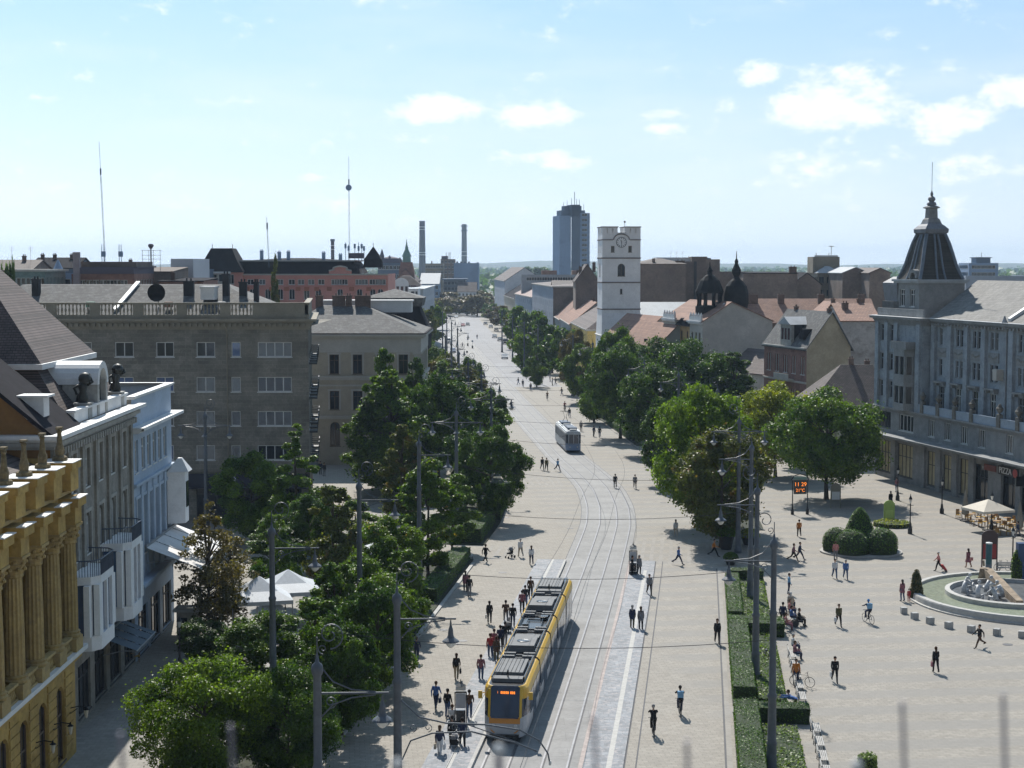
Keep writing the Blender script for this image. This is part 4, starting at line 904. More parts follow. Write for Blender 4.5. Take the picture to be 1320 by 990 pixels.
def frontal(name, label, u0, u1, Y, vt, dep, wm, roof=None, win=None, ang=0, zb=0, cat='building', trim=None, extra=None, group=None, done=True, sidewin=True):
    H = ZV(vt, Y); x0 = XU(u0, Y, H); x1 = XU(u1, Y, H); L = (x1 - x0) / max(.3, cos(radians(ang)) - 0)
    b = Bld(name, label, x0, Y, ang, wm, cat, group); ws = []
    if win:
        nx, nz, w, h, fl = win[:5]; st = win[5] if len(win) > 5 else 'dk'; nn = win[6] if len(win) > 6 else 2; fr = win[7] if len(win) > 7 else 'white'
        for i in range(nx):
            for j in range(nz): ws.append(((i + .5) * L / nx - w / 2, H - 1.0 - h - j * fl, w, h, nn, st, 0, fr))
    b.wall((0, 0), (L, 0), zb, H, ws)
    sw = []
    if win and sidewin:
        ns = max(1, int(dep / (L / win[0])))
        sw = [((i + .5) * dep / ns - win[2] / 2, H - 1.0 - win[3] - j * win[4], win[2], win[3], nn, st, 0, fr) for i in range(ns) for j in range(win[1])]
        if len(sw) + len(ws) > 95: sw = sw[:max(0, 95 - len(ws))]
    if u0 > 660: b.wall((L, 0), (L, dep), zb, H); b.wall((0, dep), (0, 0), zb, H, sw)
    else: b.wall((L, 0), (L, dep), zb, H, sw); b.wall((0, dep), (0, 0), zb, H)
    b.w.cur = 0; b.w.quad((0, 0, H - .3), (L, 0, H - .3), (L, dep, H - .3), (0, dep, H - .3))
    if trim: b.cornice([(0, dep), (0, 0), (L, 0), (L, dep)], H - .35, H + .02, .3, trim)
    b.L, b.H, b.D = L, H, dep
    if roof:
        k, vr, rm = roof[:3]
        if k == 'gx': b.gable(0, 0, L, dep, H, ZV(vr, Y + dep / 2) - H, rm, 'x')
        if k == 'gy': b.gable(0, 0, L, dep, H, ZV(vr, Y) - H, rm, 'y')
        if k == 'hip': q = min(L, dep) / 2 - .1; b.rings(-.3, -.3, L + .3, dep + .3, [(0, H), (q, ZV(vr, Y + q))], rm)
        if k == 'mans': b.rings(-.2, -.2, L + .2, dep + .2, [(0, H), ((1.2,) * 4, ZV(vr, Y)), ((min(L, dep) / 2 - .1,) * 4, ZV(vr, Y) + .8)], rm)
        if k == 'shed': g = MB(); z1 = ZV(vr, Y + dep); g.add([(-.2, -.3, H + .03), (L + .2, -.3, H + .03), (L + .2, dep, z1), (-.2, dep, z1), (-.2, -.3, H - .15), (L + .2, -.3, H - .15)], [(0, 1, 2, 3), (4, 5, 1, 0)]); g.add([(L, 0, H), (L, dep, H), (L, dep, z1), (0, 0, H), (0, dep, H), (0, dep, z1)], [(0, 1, 2), (5, 4, 3), (1, 4, 5, 2)]); g.build('roof', rm, b.e)
    return b.done() if done else b
b = frontal('cream_house', 'low cream house with dark hipped tile roof squeezed beside the corner hotel', 1080, 1136, 226, 522, 12, [mat('pale_green_render', (.50, .50, .38), .85, .12, .4, 4)], None, (3, 2, 1.2, 1.7, 3.2, 'dk', 2, 'white'), done=False, trim=m_creamtrim)
b.rings(-4, -.4, b.L + .3, 12.3, [(0, b.H), ((5.5, 6.2, .2, 6.2), ZV(470, 232))], m_tile); b.chimney(3, 6, ZV(474, 232), 1.2); b.chimney(5.5, 7, ZV(474, 232), .8); b.done()
b = frontal('rear_house', 'stained whitish plaster house end between the gothic house and the hotel, under tile roofs', 1085, 1134, 262, 414, 15, [mat('stained_plaster', (.42, .40, .38), .9, .2, .3, 3, c2=(.24, .22, .20))], ('gx', 392, m_terra), None, done=False)
b.chimney(1.5, 5, ZV(410, 262), 2.2, 1.0, .8); b.chimney(4.5, 8, ZV(400, 262), 1.5, .8, .8); b.done()
b = frontal('long_tiled_house', 'long house with rust coloured tiled roof and chimneys behind the gothic house', 958, 1132, 325, 416, 16, [m_fire], ('gx', 386, m_terra), (14, 2, 1.1, 1.8, 3.6), done=False)
for u in (966, 974, 1008, 1060, 1112): b.chimney(XU(u, 330, 20) - XU(958, 325, 17), 6.5, ZV(392, 330), 1.8, 1.3, .8)
b.done()
b = frontal('tiled_gable_house', 'house with red brown gable roof beyond the gothic house', 1062, 1100, 295, 408, 14, [m_brownwall], ('gy', 391, m_terray), None, done=False); b.chimney(2.2, 3, ZV(400, 295), 1.8); b.done()
def domes():
    b = Bld('twin_dome_house', 'cream and orange house with two black domes and a pale gable wall', 28.9, 311.0, -76, [mat('pale_stone_wall', (.46, .43, .38), .85, .15, .4, 4), m_orangewall, mat('pale_gable_plaster', (.46, .44, .40), .9, .15, .25, 3, c2=(.36, .345, .32))]); L = 21; D = 13.4; H = 17.8
    b.trim = m_creamtrim
    def cols(xs): return [(x, z, .9, 2.6, 1, 'arch dk' if z > 12 else 'dk', 0, 'brown') for x in xs for z in (13.3, 8.6, 3.6)]
    b.wall((0, 0), (7, 0), 0, H, cols([.9, 2.7, 4.6])); b.wall((7, .5), (14.5, .5), 0, H - 1.2, cols([1.3, 4.4]), 1); b.wall((14.5, 0), (L, 0), 0, H, cols([.9, 2.8, 4.6]))
    b.wall((L, 0), (L, D), 0, H, [], 2); b.wall((0, D), (0, 0), 0, H)
    b.gable(0, 0, L, D, H, 3.4, m_terray, 'x', ov=.25, mi=2, f=.41)
    b.cornice([(0, 0), (7, 0), (7, .5), (14.5, .5), (14.5, 0), (L, 0)], H - .5, H + .1, .5, m_sunmetal); b.cornice([(0, 0), (7, 0)], 12.2, 12.5, .3, m_creamtrim); b.cornice([(14.5, 0), (L, 0)], 12.2, 12.5, .3, m_creamtrim)
    g = MB()
    for (xa, xb) in ((.4, 6.6), (14.7, 20.6)):
        g.box(xa, -.2, H + .1, xb, .15, H + .9)
        for t in range(5): g.lathe([(.2, H + .9), (.25, H + 1.1), (.12, H + 1.4), (.05, H + 1.6)], 6, (xa + .3 + t * (xb - xa - .6) / 4, 0, 0))
    g.build('attic_balustrade', m_sunmetal, b.e)
    g = MB(); g.add([(7.2, -.3, H - 1.0), (14.3, -.3, H - 1.0), (10.7, -.3, H + .4), (7.2, 1, H - 1.0), (14.3, 1, H - 1.0), (10.7, 1, H + .4)], [(0, 1, 2), (0, 2, 5, 3), (2, 1, 4, 5)]); g.build('pediment', m_darkroof, b.e)
    c = (15.0, 3.6); g = MB(); g.lathe([(2.6, H - 1), (2.6, H + 2.6), (2.3, H + 2.8)], 12, (*c, 0));
    for k in range(8): a = 2 * pi * k / 8; g.lathe([(.28, H + 2.8), (.28, H + 5.0)], 6, (c[0] + 1.9 * cos(a), c[1] + 1.9 * sin(a), 0)); g.tube([(c[0] + 2.5 * cos(a), c[1] + 2.5 * sin(a), H + 1.8), (c[0] + 2.2 * cos(a), c[1] + 2.2 * sin(a), H + 3.2), (c[0] + 2.4 * cos(a), c[1] + 2.4 * sin(a), H + 5)], .22, 5)
    g.lathe([(2.5, H + 5.0), (2.6, H + 5.3), (2.25, H + 6.2), (1.75, H + 7.3), (1.0, H + 8.1), (.5, H + 8.4), (.45, H + 8.9), (.6, H + 9.0), (.3, H + 9.5), (.12, H + 9.9), (.05, H + 10.7)], 12, (*c, 0)); g.build('open_dome', m_black, b.e)
    c = (16.4, 8.2); g = MB(); g.lathe([(2.1, H), (2.1, H + 2.5), (2.3, H + 3.2), (2.25, H + 5.0), (1.9, H + 6.3), (1.2, H + 7.2), (.7, H + 7.6), (.45, H + 8.0), (.8, H + 8.7), (.85, H + 9.2), (.5, H + 9.9), (.3, H + 10.4), (.35, H + 10.8), (.1, H + 11.3), (.05, H + 12.6)], 12, (*c, 0)); g.build('onion_dome', m_black, b.e)
    g = MB(); g.ball((c[0] + 2.6, c[1] - 3.2, H + 2.8), .5, 8, 5); g.lathe([(.5, H + 1.2), (.3, H + 2.5)], 6, (c[0] + 2.6, c[1] - 3.2, 0)); g.build('roof_ball', m_sunmetal, b.e)
    return b.done()
domes()
b = Bld('low_tiled_house', 'small house with brown roof and white end wall below the pale gable', XU(948, 272, 8), 285, -62, [m_creamtrim]);
b.wall((0, 0), (12, 0), 0, 9.5, [(1 + 3 * k, 5.5, 1.2, 1.8, 2, 'dk') for k in range(4)]); b.wall((12, 0), (12, 10), 0, 9.5); b.wall((0, 10), (0, 0), 0, 9.5); b.gable(0, 0, 12, 10, 9.5, 3.6, m_tiley, 'x'); b.chimney(9, 5, 12.6, 1.3); b.done()
b = Bld('low_rose_house', 'small pinkish house end between the trees and the gothic house', XU(975, 262, 4), 268, -62, [mat('rose_plaster', (.50, .36, .31), .9, .15, .4, 4)])
b.wall((0, 0), (10, 0), 0, 5.6, [(1 + 3 * k, 2, 1.2, 1.8, 2, 'dk') for k in range(3)]); b.wall((10, 0), (10, 9), 0, 5.6); b.gable(0, 0, 10, 9, 5.6, 3.2, m_tiley, 'x'); b.done()
def rowhouse(name, label, ue, Ye, ze, L, D, h, wall, roofm, f=.5):
    x = XU(ue, Ye, ze); a = radians(-76); x0 = x - L * cos(a); y0 = Ye - L * sin(a)
    b = Bld(name, label, x0, y0, -76, [wall]); n = int(L / 3.2)
    b.wall((0, 0), (L, 0), 0, ze, [(.9 + k * L / n, ze - 3.2 - 3.8 * j, 1.1, 2.0, 2, 'dk') for k in range(n) for j in range(2)]); b.wall((L, 0), (L, D), 0, ze, [(D * .3, ze - 3, 1, 1.5, 2, 'dk')]); b.wall((0, D), (0, 0), 0, ze)
    b.gable(0, 0, L, D, ze, h, roofm, 'x', f=f)
    b.cornice([(0, 0), (L, 0)], ze - .35, ze - .05, .35, m_sunmetal)
    for t in (.6, .8):
        g = MB(); g.box(L * t, D * .16, ze + h * .33, L * t + .8, D * .22, ze + h * .33 + .7); g.build('roof_vent', m_darkroof, b.e)
    return b.done()
rowhouse('tiled_house', 'house with rust tiled roof right beside the white church tower', 819, 322, 12.6, 22, 11, 5.0, m_greytrim, m_terray)
rowhouse('tiled_house', 'house with rust tiled roof between the church tower side house and the twin domes', 838, 302, 11.4, 22, 11, 5.4, m_creamtrim, m_terray)
def church():
    Y = 352.; x0 = XU(776, Y, 15); x1 = XU(825.5, Y, 15); W = x1 - x0; Z = lambda v: ZV(v, Y)
    b = Bld('church_tower', 'white church tower with crenellated top and a clock', x0, Y, 4, [m_whitewall], cat='church'); H = Z(309); c = W / 2
    pts = [(0, 0), (W, 0), (W, W), (0, W)]
    fw = [(c - 1.9 - .35, Z(325), .75, Z(317) - Z(325), 1, 'dk', 0, 'brown'), (c + 1.9 - .4, Z(325), .75, Z(317) - Z(325), 1, 'dk', 0, 'brown'), (c - .8, Z(356), 1.6, Z(340) - Z(356), 2, 'arch dk', 0, 'brown'), (c - .25, Z(379), .5, 1.1, 1, 'dk', 0, 'brown'), (c - .25, Z(410), .5, 1.1, 1, 'dk', 0, 'brown')]
    for k in range(4): b.wall(pts[k], pts[(k + 1) % 4], Z(403), H, fw[:4] if k in (0, 3) else [])
    z0, z1 = Z(432), Z(403); o = [(-.2, -1.0), (W + 1.9, -1.0), (W + 1.9, W + 1), (-.2, W + 1)]
    for k in range(4):
        j = (k + 1) % 4; b.w.quad((*o[k], z0), (*o[j], z0), (*pts[j], z1), (*pts[k], z1))
    b.cornice(o, z0 - .25, z0, .25, m_sunmetal, closed=True, name='plinth_cap')
    for k in range(4): b.wall(o[k], o[(k + 1) % 4], 0, z0 - .05, [(2, 3, 1.2, 2.2, 1, 'arch dk', 0, 'brown')] if k == 3 else [])
    dk = mat('string_dark', (.20, .17, .16), .8, .2)
    for v in (333.5, 365, 399.5): b.cornice(pts, Z(v), Z(v) + .28, .16, dk, closed=True, name='string_course')
    b.cornice([(0, 0), (W * .28, 0)], H - .12, H + .1, .14, dk, name='string_course'); b.cornice([(W * .72, 0), (W, 0), (W, W), (0, W), (0, 0)], H - .12, H + .1, .14, dk, name='string_course')
    g = MB(); g.tube([(c + 1.7 * cos(a), -.12, H + .0 + 1.25 * sin(a)) for a in np.linspace(0, pi, 13)], .12, 5); g.build('clock_arch', dk, b.e)
    zt = Z(300.5); top = Z(293)
    for k in range(4): b.wall(pts[k], pts[(k + 1) % 4], H, zt)
    b.w.quad((0, 0, zt - .5), (W, 0, zt - .5), (W, W, zt - .5), (0, W, zt - .5))
    b.cornice([(W * .38, 0), (W * .62, 0)], zt, zt + .12, .1, dk, name='string_course')
    for (ax, ay) in ((0, 0), (W - W * .4, 0), (0, W - W * .4), (W * .6, W * .6)):
        w4 = W * .4; b.w.cur = 0
        for (p, q) in (((ax, ay), (ax + w4, ay)), ((ax + w4, ay), (ax + w4, ay + w4)), ((ax + w4, ay + w4), (ax, ay + w4)), ((ax, ay + w4), (ax, ay))):
            dx, dy = (q[0] - p[0]) / w4, (q[1] - p[1]) / w4
            for (s0, s1) in ((0, .28), (.36, .64), (.72, 1.0)):
                g = b.part('merlon', m_whitewall); P = lambda s_, d: (p[0] + dx * w4 * s_ - dy * d, p[1] + dy * w4 * s_ + dx * d)
                g.prism([P(s0, .003), P(s1, .003), P(s1, .4), P(s0, .4)], zt + .02, top - .25)
            b.wall(p, q, top - .25, top);
        b.cornice([(ax, ay), (ax + w4, ay), (ax + w4, ay + w4), (ax, ay + w4)], top, top + .2, .18, dk, closed=True, name='merlon_cap', inner=-1.0)
    g = MB(); g.tube([(c + 1.5, W * .7, zt), (c + 1.5, W * .7, Z(284))], .05, 5); g.ball((c + 1.5, W * .7, Z(285)), .25, 6, 4); g.build('weather_rod', dk, b.e)
    zc = Z(312.3); K = 28; g = MB(); g.add([(c + 1.15 * cos(2 * pi * k / K), -.06, zc + 1.15 * sin(2 * pi * k / K)) for k in range(K)], [tuple(range(K))]); ck = g.build('clock', m_whitewall, b.e)
    g = MB()
    for k in range(K): a0, a1 = 2 * pi * k / K, 2 * pi * (k + 1) / K; g.add([(c + r * cos(a), -.09, zc + r * sin(a)) for a, r in ((a0, 1.03), (a1, 1.03), (a1, 1.14), (a0, 1.14))], [(0, 1, 2, 3)])
    for k in range(12):
        a = 2 * pi * k / 12; dx, dz = cos(a), sin(a); px, pz = -dz * .055, dx * .055
        g.add([(c + .72 * dx + px, -.09, zc + .72 * dz + pz), (c + .72 * dx - px, -.09, zc + .72 * dz - pz), (c + 1.0 * dx - px, -.09, zc + 1.0 * dz - pz), (c + 1.0 * dx + px, -.09, zc + 1.0 * dz + pz)], [(0, 1, 2, 3)])
    g.build('clock_ring', FR['dark'], ck)
    g = MB()
    for a, l in ((radians(-90 + 0), .82), (radians(-90 - 13 + 180 * 0), .5)):      # half past eleven
        pass
    for a, l, w in ((radians(-84), .85, .05), (radians(105), .55, .07)):
        dx, dz = cos(a), sin(a); px, pz = -dz * w, dx * w
        g.add([(c + px - .1 * dx, -.11, zc + pz - .1 * dz), (c - px - .1 * dx, -.11, zc - pz - .1 * dz), (c - px + l * dx, -.11, zc - pz + l * dz), (c + px + l * dx, -.11, zc + pz + l * dz)], [(0, 1, 2, 3)])
    g.build('clock_hands', m_black, ck)
    r = MB(); xa, xb = W + 1.0, W + 15; r.add([(xa, 4, Z(411)), (xb, 4, Z(411)), (xb, 12, Z(391)), (xa, 12, Z(391)), (xb, 20, Z(411)), (xa, 20, Z(411))], [(0, 1, 2, 3), (3, 2, 4, 5)]); r.build('nave_roof', mat('pale_sheet_roof', (.30, .33, .35), .6, .15, .4, 3), b.e)
    b.wall((xa, 4), (xb, 4), 0, Z(411), [(2 + 3.5 * k, 4, 1.4, 5, 2, 'arch dk', 0, 'brown') for k in range(3)])
    b.w.poly([(xb, 4, 0), (xb, 20, 0), (xb, 20, Z(411)), (xb, 12, Z(391)), (xb, 4, Z(411))])
    return b.done()
church()
def street_row(name, label, P0, P1, ze, D, h, wall, roofm, cols=None, kind='gable', floors=2, fl=3.6, w=1.2, hh=2.0, fr='white', trim=None, chim=0, side=None):
    """street facade from far point P0 to near point P1, facing left"""
    L = hypot(P1[0] - P0[0], P1[1] - P0[1]); a = atan2(P1[1] - P0[1], P1[0] - P0[0]); b = Bld(name, label, P0[0], P0[1], math.degrees(a), [wall, side or wall]); n = cols or max(2, int(L / 4)); b.trim = trim or m_creamtrim
    b.wall((0, 0), (L, 0), 0, ze, [((k + .5) * L / n - w / 2, ze - 1.1 - hh - j * fl, w, hh, 2, 'dk', 0, fr) for k in range(n) for j in range(floors)]); b.wall((L, 0), (L, D), 0, ze, [], 1); b.wall((0, D), (0, 0), 0, ze)
    if kind == 'gable': b.gable(0, 0, L, D, ze, h, roofm, 'x', mi=1)
    else: b.rings(-.3, -.3, L + .3, D + .3, [(0, ze), (min(D, L) / 2 - .2, ze + h)], roofm)
    b.cornice([(0, 0), (L, 0), (L, D)] if kind != 'gable' else [(0, 0), (L, 0)], ze - .4, ze, .4, trim or m_creamtrim)
    for k in range(chim): b.chimney(L * (k + .5) / chim, D * .5, ze + h - .5, 1.2)
    return b.done()
def PX(u, Y, z=0): return (XU(u, Y, z), Y)
street_row('yellow_house', 'yellow two storey house at the foot of the white church tower, left side', PX(737, 420, 12), PX(757, 372, 12), ZV(424, 375), 14, 4.6, m_yellow, m_tiley, 6, 'hip', fl=3.8)
street_row('pale_house', 'pale house with orange tiled roof, second up the street from the church tower', PX(723, 470, 12), PX(735, 424, 12), ZV(418, 424), 14, 5.6, m_stucco2, m_terray, 7, chim=2)
street_row('pale_house', 'pale house with light orange roof, third up the street from the church tower', PX(712, 520, 12), PX(722, 474, 12), ZV(412, 474), 14, 6.2, m_stucco2, m_terray, 7, chim=2)
street_row('tall_grey_house', 'tall blue grey house with brown fire wall at the right of the avenue', PX(686, 590, 20), PX(713, 505, 20), ZV(369, 505), 22, 1.0, mat('blue_grey_stucco', (.27, .31, .37), .9, .12, .2, 2), m_tiley, 11, 'hip', 5, side=m_fire)
b = frontal('firewall_house', 'broad house with blank brown fire wall behind the avenue trees', 713, 775, 512, 373, 20, [m_fire], ('gx', 362, m_tile), None, done=False); b.chimney(8, 10, 24, 2); b.chimney(20, 10, 24, 2); b.done()
street_row('mansard_house', 'grey house with pale pitched roof next up the avenue on the right', PX(664, 665, 18), PX(687, 592, 18), ZV(383, 592), 18, 4.5, mat('blue_grey_stucco', (.27, .31, .37)), mat('pinkish_tile', (.36, .27, .24), .85, .2, .3, 3), 9, 'gable', 4)
street_row('cream_gabled_house', 'cream house with dark steep roof far up the avenue on the right', PX(650, 745, 18), PX(664, 668, 18), ZV(385, 668), 16, 5.0, m_cream, m_darkroof, 9, 'gable', 4, chim=2)
street_row('white_end_house', 'tall house with bright white end strip closing the right side of the avenue', PX(637.5, 850, 22), PX(651, 748, 22), ZV(362, 748), 18, 6, mat('blue_grey_stucco', (.27, .31, .37)), m_tiley, 10, 'gable', 5, side=m_whitewall)
b = frontal('flat_office', 'long low flat roofed block with roof lights above the avenue trees', 672, 752, 640, 354, 20, [m_stucco2], None, (12, 1, 2.2, 1.4, 3), done=False)
for k in range(3): g = MB(); g.box(8 + 12 * k, 2, b.H, 14 + 12 * k, 8, b.H + 1.6); g.build('roof_box', m_terra, b.e)
b.done()
b = frontal('gable_house', 'dark house with steep gable roof just left of the church tower', 742, 772, 455, 362, 18, [m_fire], ('gy', 341, m_tiley), None, done=False)
for k in range(4): b.chimney(1.5 + k * 1.9, 4, ZV(352, 455) + k * .6, 1.6, .9, .9)
b.done()
b = frontal('firewall_block', 'large apartment house seen by its blank brown rear wall, right of the church tower', 822, 884, 398, 340, 26, [m_fire], ('hip', 333, m_tile), None, done=False); b.chimney(4, 1.5, 28, 1.2); b.chimney(10.5, 2, 28, .8, 2.2, 1); b.done()
b = frontal('firewall_block', 'middle brown rear wall block with rooftop masts beside the church tower', 858, 915, 405, 337, 24, [m_fire], None, None, done=False)
g = MB(); g.box(b.L * .64, -.12, 12, b.L * .64 + .7, -.0, b.H); g.build('downpipe', FR['dark'], b.e); g = MB(); g.box(-2, 3, b.H - .3, 7, 10, b.H + 1.0); g.build('roof_metal', m_sunmetal, b.e); g = MB(); g.box(b.L - 4.5, .02, b.H, b.L - .6, 8, b.H + 1.2); g.build('stair_head', m_fire, b.e); b.done()
b = frontal('firewall_block', 'brown rear wall block directly behind the black domes', 912, 962, 402, 350, 24, [m_fire], None, None, done=False); b.wall((-.5, -.3), (3.0, -.3), 10, b.H + 3, []); b.done()
b = frontal('firewall_block', 'low long brown rear wall block right of the black domes', 958, 1028, 396, 352, 22, [m_fire], ('shed', 350, m_darkroof), None, done=False)
for k in range(5): g = MB(); g.box(2 + k * 2.6, -.25, 17.5, 3.4 + k * 2.6, -.002, 20.0); g.build('wall_pier', m_fire, b.e)
b.chimney(b.L - 1, 1, b.H, 1.4, 1.8, 1); b.done()
b = frontal('gabled_firewall', 'brown house end with slanting top beside the long rear wall', 1022, 1058, 398, 366, 20, [m_fire], ('gy', 352, m_darkroof), None);
b = frontal('stair_house', 'ochre apartment house with small windows and a rooftop box behind the gothic house', 1054, 1084, 420, 352, 16, [mat('drab_ochre', (.28, .24, .18), .9, .2, .3, 3)], ('hip', 343, m_metal), (3, 3, 1.2, 1.5, 3.3, 'dk', 2, 'dark'), done=False)
g = MB(); g.box(-.5, 4, b.H, 6.4, 12, ZV(331, 424)); t = g.build('rooftop_box', mat('drab_ochre', (.28, .24, .18)), b.e); g = MB(); g.tube([(5, 8, 28), (5, 8, ZV(318, 428))], .1, 5); g.box(4.4, 7.4, ZV(318, 428), 5.6, 8.6, ZV(317, 428)); [g.tube([(x, 5, ZV(331, 424)), (x, 5, ZV(326, 424))], .12, 4) for x in (.5, 3.8)]; g.box(0, 4.2, ZV(331, 424), 6, 5, ZV(329, 424)); g.build('rooftop_mast', m_sunmetal, t); b.done()
b = frontal('gabled_firewall', 'tall brown gable end left of the corner hotel, with a pale roof slope', 1086, 1120, 402, 352, 22, [m_fire], ('gy', 345, m_metal), None)
b = frontal('gabled_firewall', 'narrow brown gable end touching the corner hotel', 1121, 1148, 392, 352, 22, [m_fire], ('gy', 346, m_tiley), None)
m_hazeconc = mat('haze_blue_concrete', (.23, .32, .45), .85, .1, .05, 1, c2=(.19, .26, .37)); m_conc2 = mat('panel_dark', (.11, .15, .21), .8, .12, .05, 1)  # blue of distance haze is painted into the lighter concrete colour
def highrise():
    Y = 900.; Z = lambda v: ZV(v, Y); x0 = XU(721, Y);
    b = Bld('tower_block', 'tall blue grey residential tower with stepped roof behind the church tower', x0, Y, 12, [m_hazeconc, m_conc2]); S = 2100 / Y; W = 17.2
    f = 40 / S / cos(radians(12)); H1 = Z(272)
    n = 20; fh = (H1 - 2) / n
    b.wall((0, 0), (6.5, 0), 0, H1 - 2.5, [], 0); b.wall((6.5, -.8), (11.5, -.8), 0, H1 + 3.5, [], 1)
    b.wall((11.5, 0), (W, 0), 0, H1 - 1, [(1.2, 2 + fh * k, 3.0, fh * .5, 2, 'dk', 0, 'white') for k in range(n)])
    b.wall((W, 0), (W, 16), 0, H1 - 1, [(2 + 5 * i, 2 + fh * k, 2.8, fh * .5, 2, 'dk', 0, 'white') for k in range(n) for i in range(3)]); b.wall((0, 16), (0, 0), 0, H1 - 2.5)
    b.w.cur = 1; b.w.box(6.5, -.8, H1 - 3, 11.5, 10, H1 + 3.5); b.w.box(1.5, 2, H1 - 2.5, 15, 13, H1 + .5); b.w.box(3.8, 4, H1 + .5, 13.5, 11, H1 + 3.0); b.w.cur = 0; b.w.quad((0, 0, H1 - 2.5), (W, 0, H1 - 2.5), (W, 16, H1 - 2.5), (0, 16, H1 - 2.5))
    g = MB(); g.tube([(9, 2, H1 + 3), (9, 2, Z(247))], .18, 5); [g.tube([(x, 3, H1), (x, 3, H1 + h)], .12, 4) for x, h in ((3, 5), (5, 6), (12, 6.5), (14.5, 4), (7.5, 7.2), (10.4, 6.8))]; g.build('antenna_cluster', m_conc2, b.e)
    for k in range(n): b.part('floor_band', m_hazeconc).box(11.6, -.25, 2 + fh * k - .9, W, -.003, 2 + fh * k - .1)
    return b.done()
highrise()
def stack(name, label, u, Y, vt, w0, w1, mat_, bands, collar=False):
    Z = ZV(vt, Y); t = thing(name, label, 'chimney', (XU(u, Y), Y, 0), 0); S = 2100 / Y
    g = MB(); g.lathe([(w0 / S / 2, 0), (w1 / S / 2, Z)], 14); sh = g.build('shaft', mat_, t)
    for v0, v1 in bands:
        za, zb = ZV(v1, Y), ZV(v0, Y); r = lambda z: (w0 + (w1 - w0) * z / Z) / S / 2 + .12
        g = MB(); g.lathe([(r(za), za), (r(zb), zb)], 14); g.build('band', m_whitewall, t)
    g = MB()
    for v in ((vt + 3, vt + 9) if collar else (vt + 1,)): z = ZV(v, Y); g.lathe([(w1 / S / 2 + (1.4 if collar else .3), z), (w1 / S / 2 + (1.4 if collar else .3), z + 1.1)], 14)
    g.build('gallery', m_conc2, t); return t
m_stk = mat('dark_stack', (.10, .09, .12), .85, .1, .02, .3); m_stk2 = mat('grey_stack', (.20, .21, .25), .85, .1, .02, .3)
stack('power_chimney', 'thick dark power station chimney with pale rings on the horizon', 544.5, 1900, 285, 9.5, 7, m_stk, [(292, 293), (295.5, 296.3), (325, 326), (328, 329)])
stack('power_chimney', 'thinner grey power station chimney with gallery on the horizon', 598.5, 2000, 289, 8, 6.2, m_stk2, [(324, 325), (329, 330)], True)
stack('boiler_chimney', 'short dark boiler chimney above the salmon pink building', 429.5, 820, 310, 4.6, 4.4, m_stk, [(316, 317), (321, 322)])
def mast(name, label, u, Y, vt, vb, lean=0, dish=None, r=.12):
    zt, zb = ZV(vt, Y), ZV(vb, Y); x = XU(u, Y, (zt + zb) / 2); t = thing(name, label, 'antenna', (x, Y, zb), 0); g = MB(); h = zt - zb
    d = lean
    for k in range(3): a = 2 * pi * k / 3; g.tube([(r * cos(a), r * sin(a), 0), (r * cos(a) - d * .75, r * sin(a), h * .75)], .022, 4)
    for k in range(int(h * .75 / 1.2)): z = k * 1.2; g.tube([(r * cos(k) - d * z / h, r * sin(k), z), (r * cos(k + 2) - d * (z + 1.2) / h, r * sin(k + 2), z + 1.2)], .015, 4)
    g.tube([(-d * .7, 0, h * .7), (-d, 0, h)], .035, 4); g.lathe([(.14, 0), (.15, 1.2)], 6, (-d * .78, 0, h * .76)); g.build('lattice', m_conc2, t)
    if dish: z = ZV(dish, Y) - zb; g = MB(); g.lathe([(.02, 0), (.65, .25), (.68, .3)], 12, (0, 0, 0)); g.xf(lambda a, b_, c: (a, -c - .2, z + b_)); g.build('dish', m_hazeconc, t)
    return t
mast('radio_mast', 'tall slender radio mast leaning slightly above the left roofs', 135, 300, 183, 360, .8)
mast('radio_mast', 'tall radio mast with round dish above the salmon pink building', 450, 360, 202, 352, 0, 242)
mast('thin_mast', 'short thin mast on the long dark roof of the salmon pink building', 346.5, 300, 280, 345, .35, r=.08)
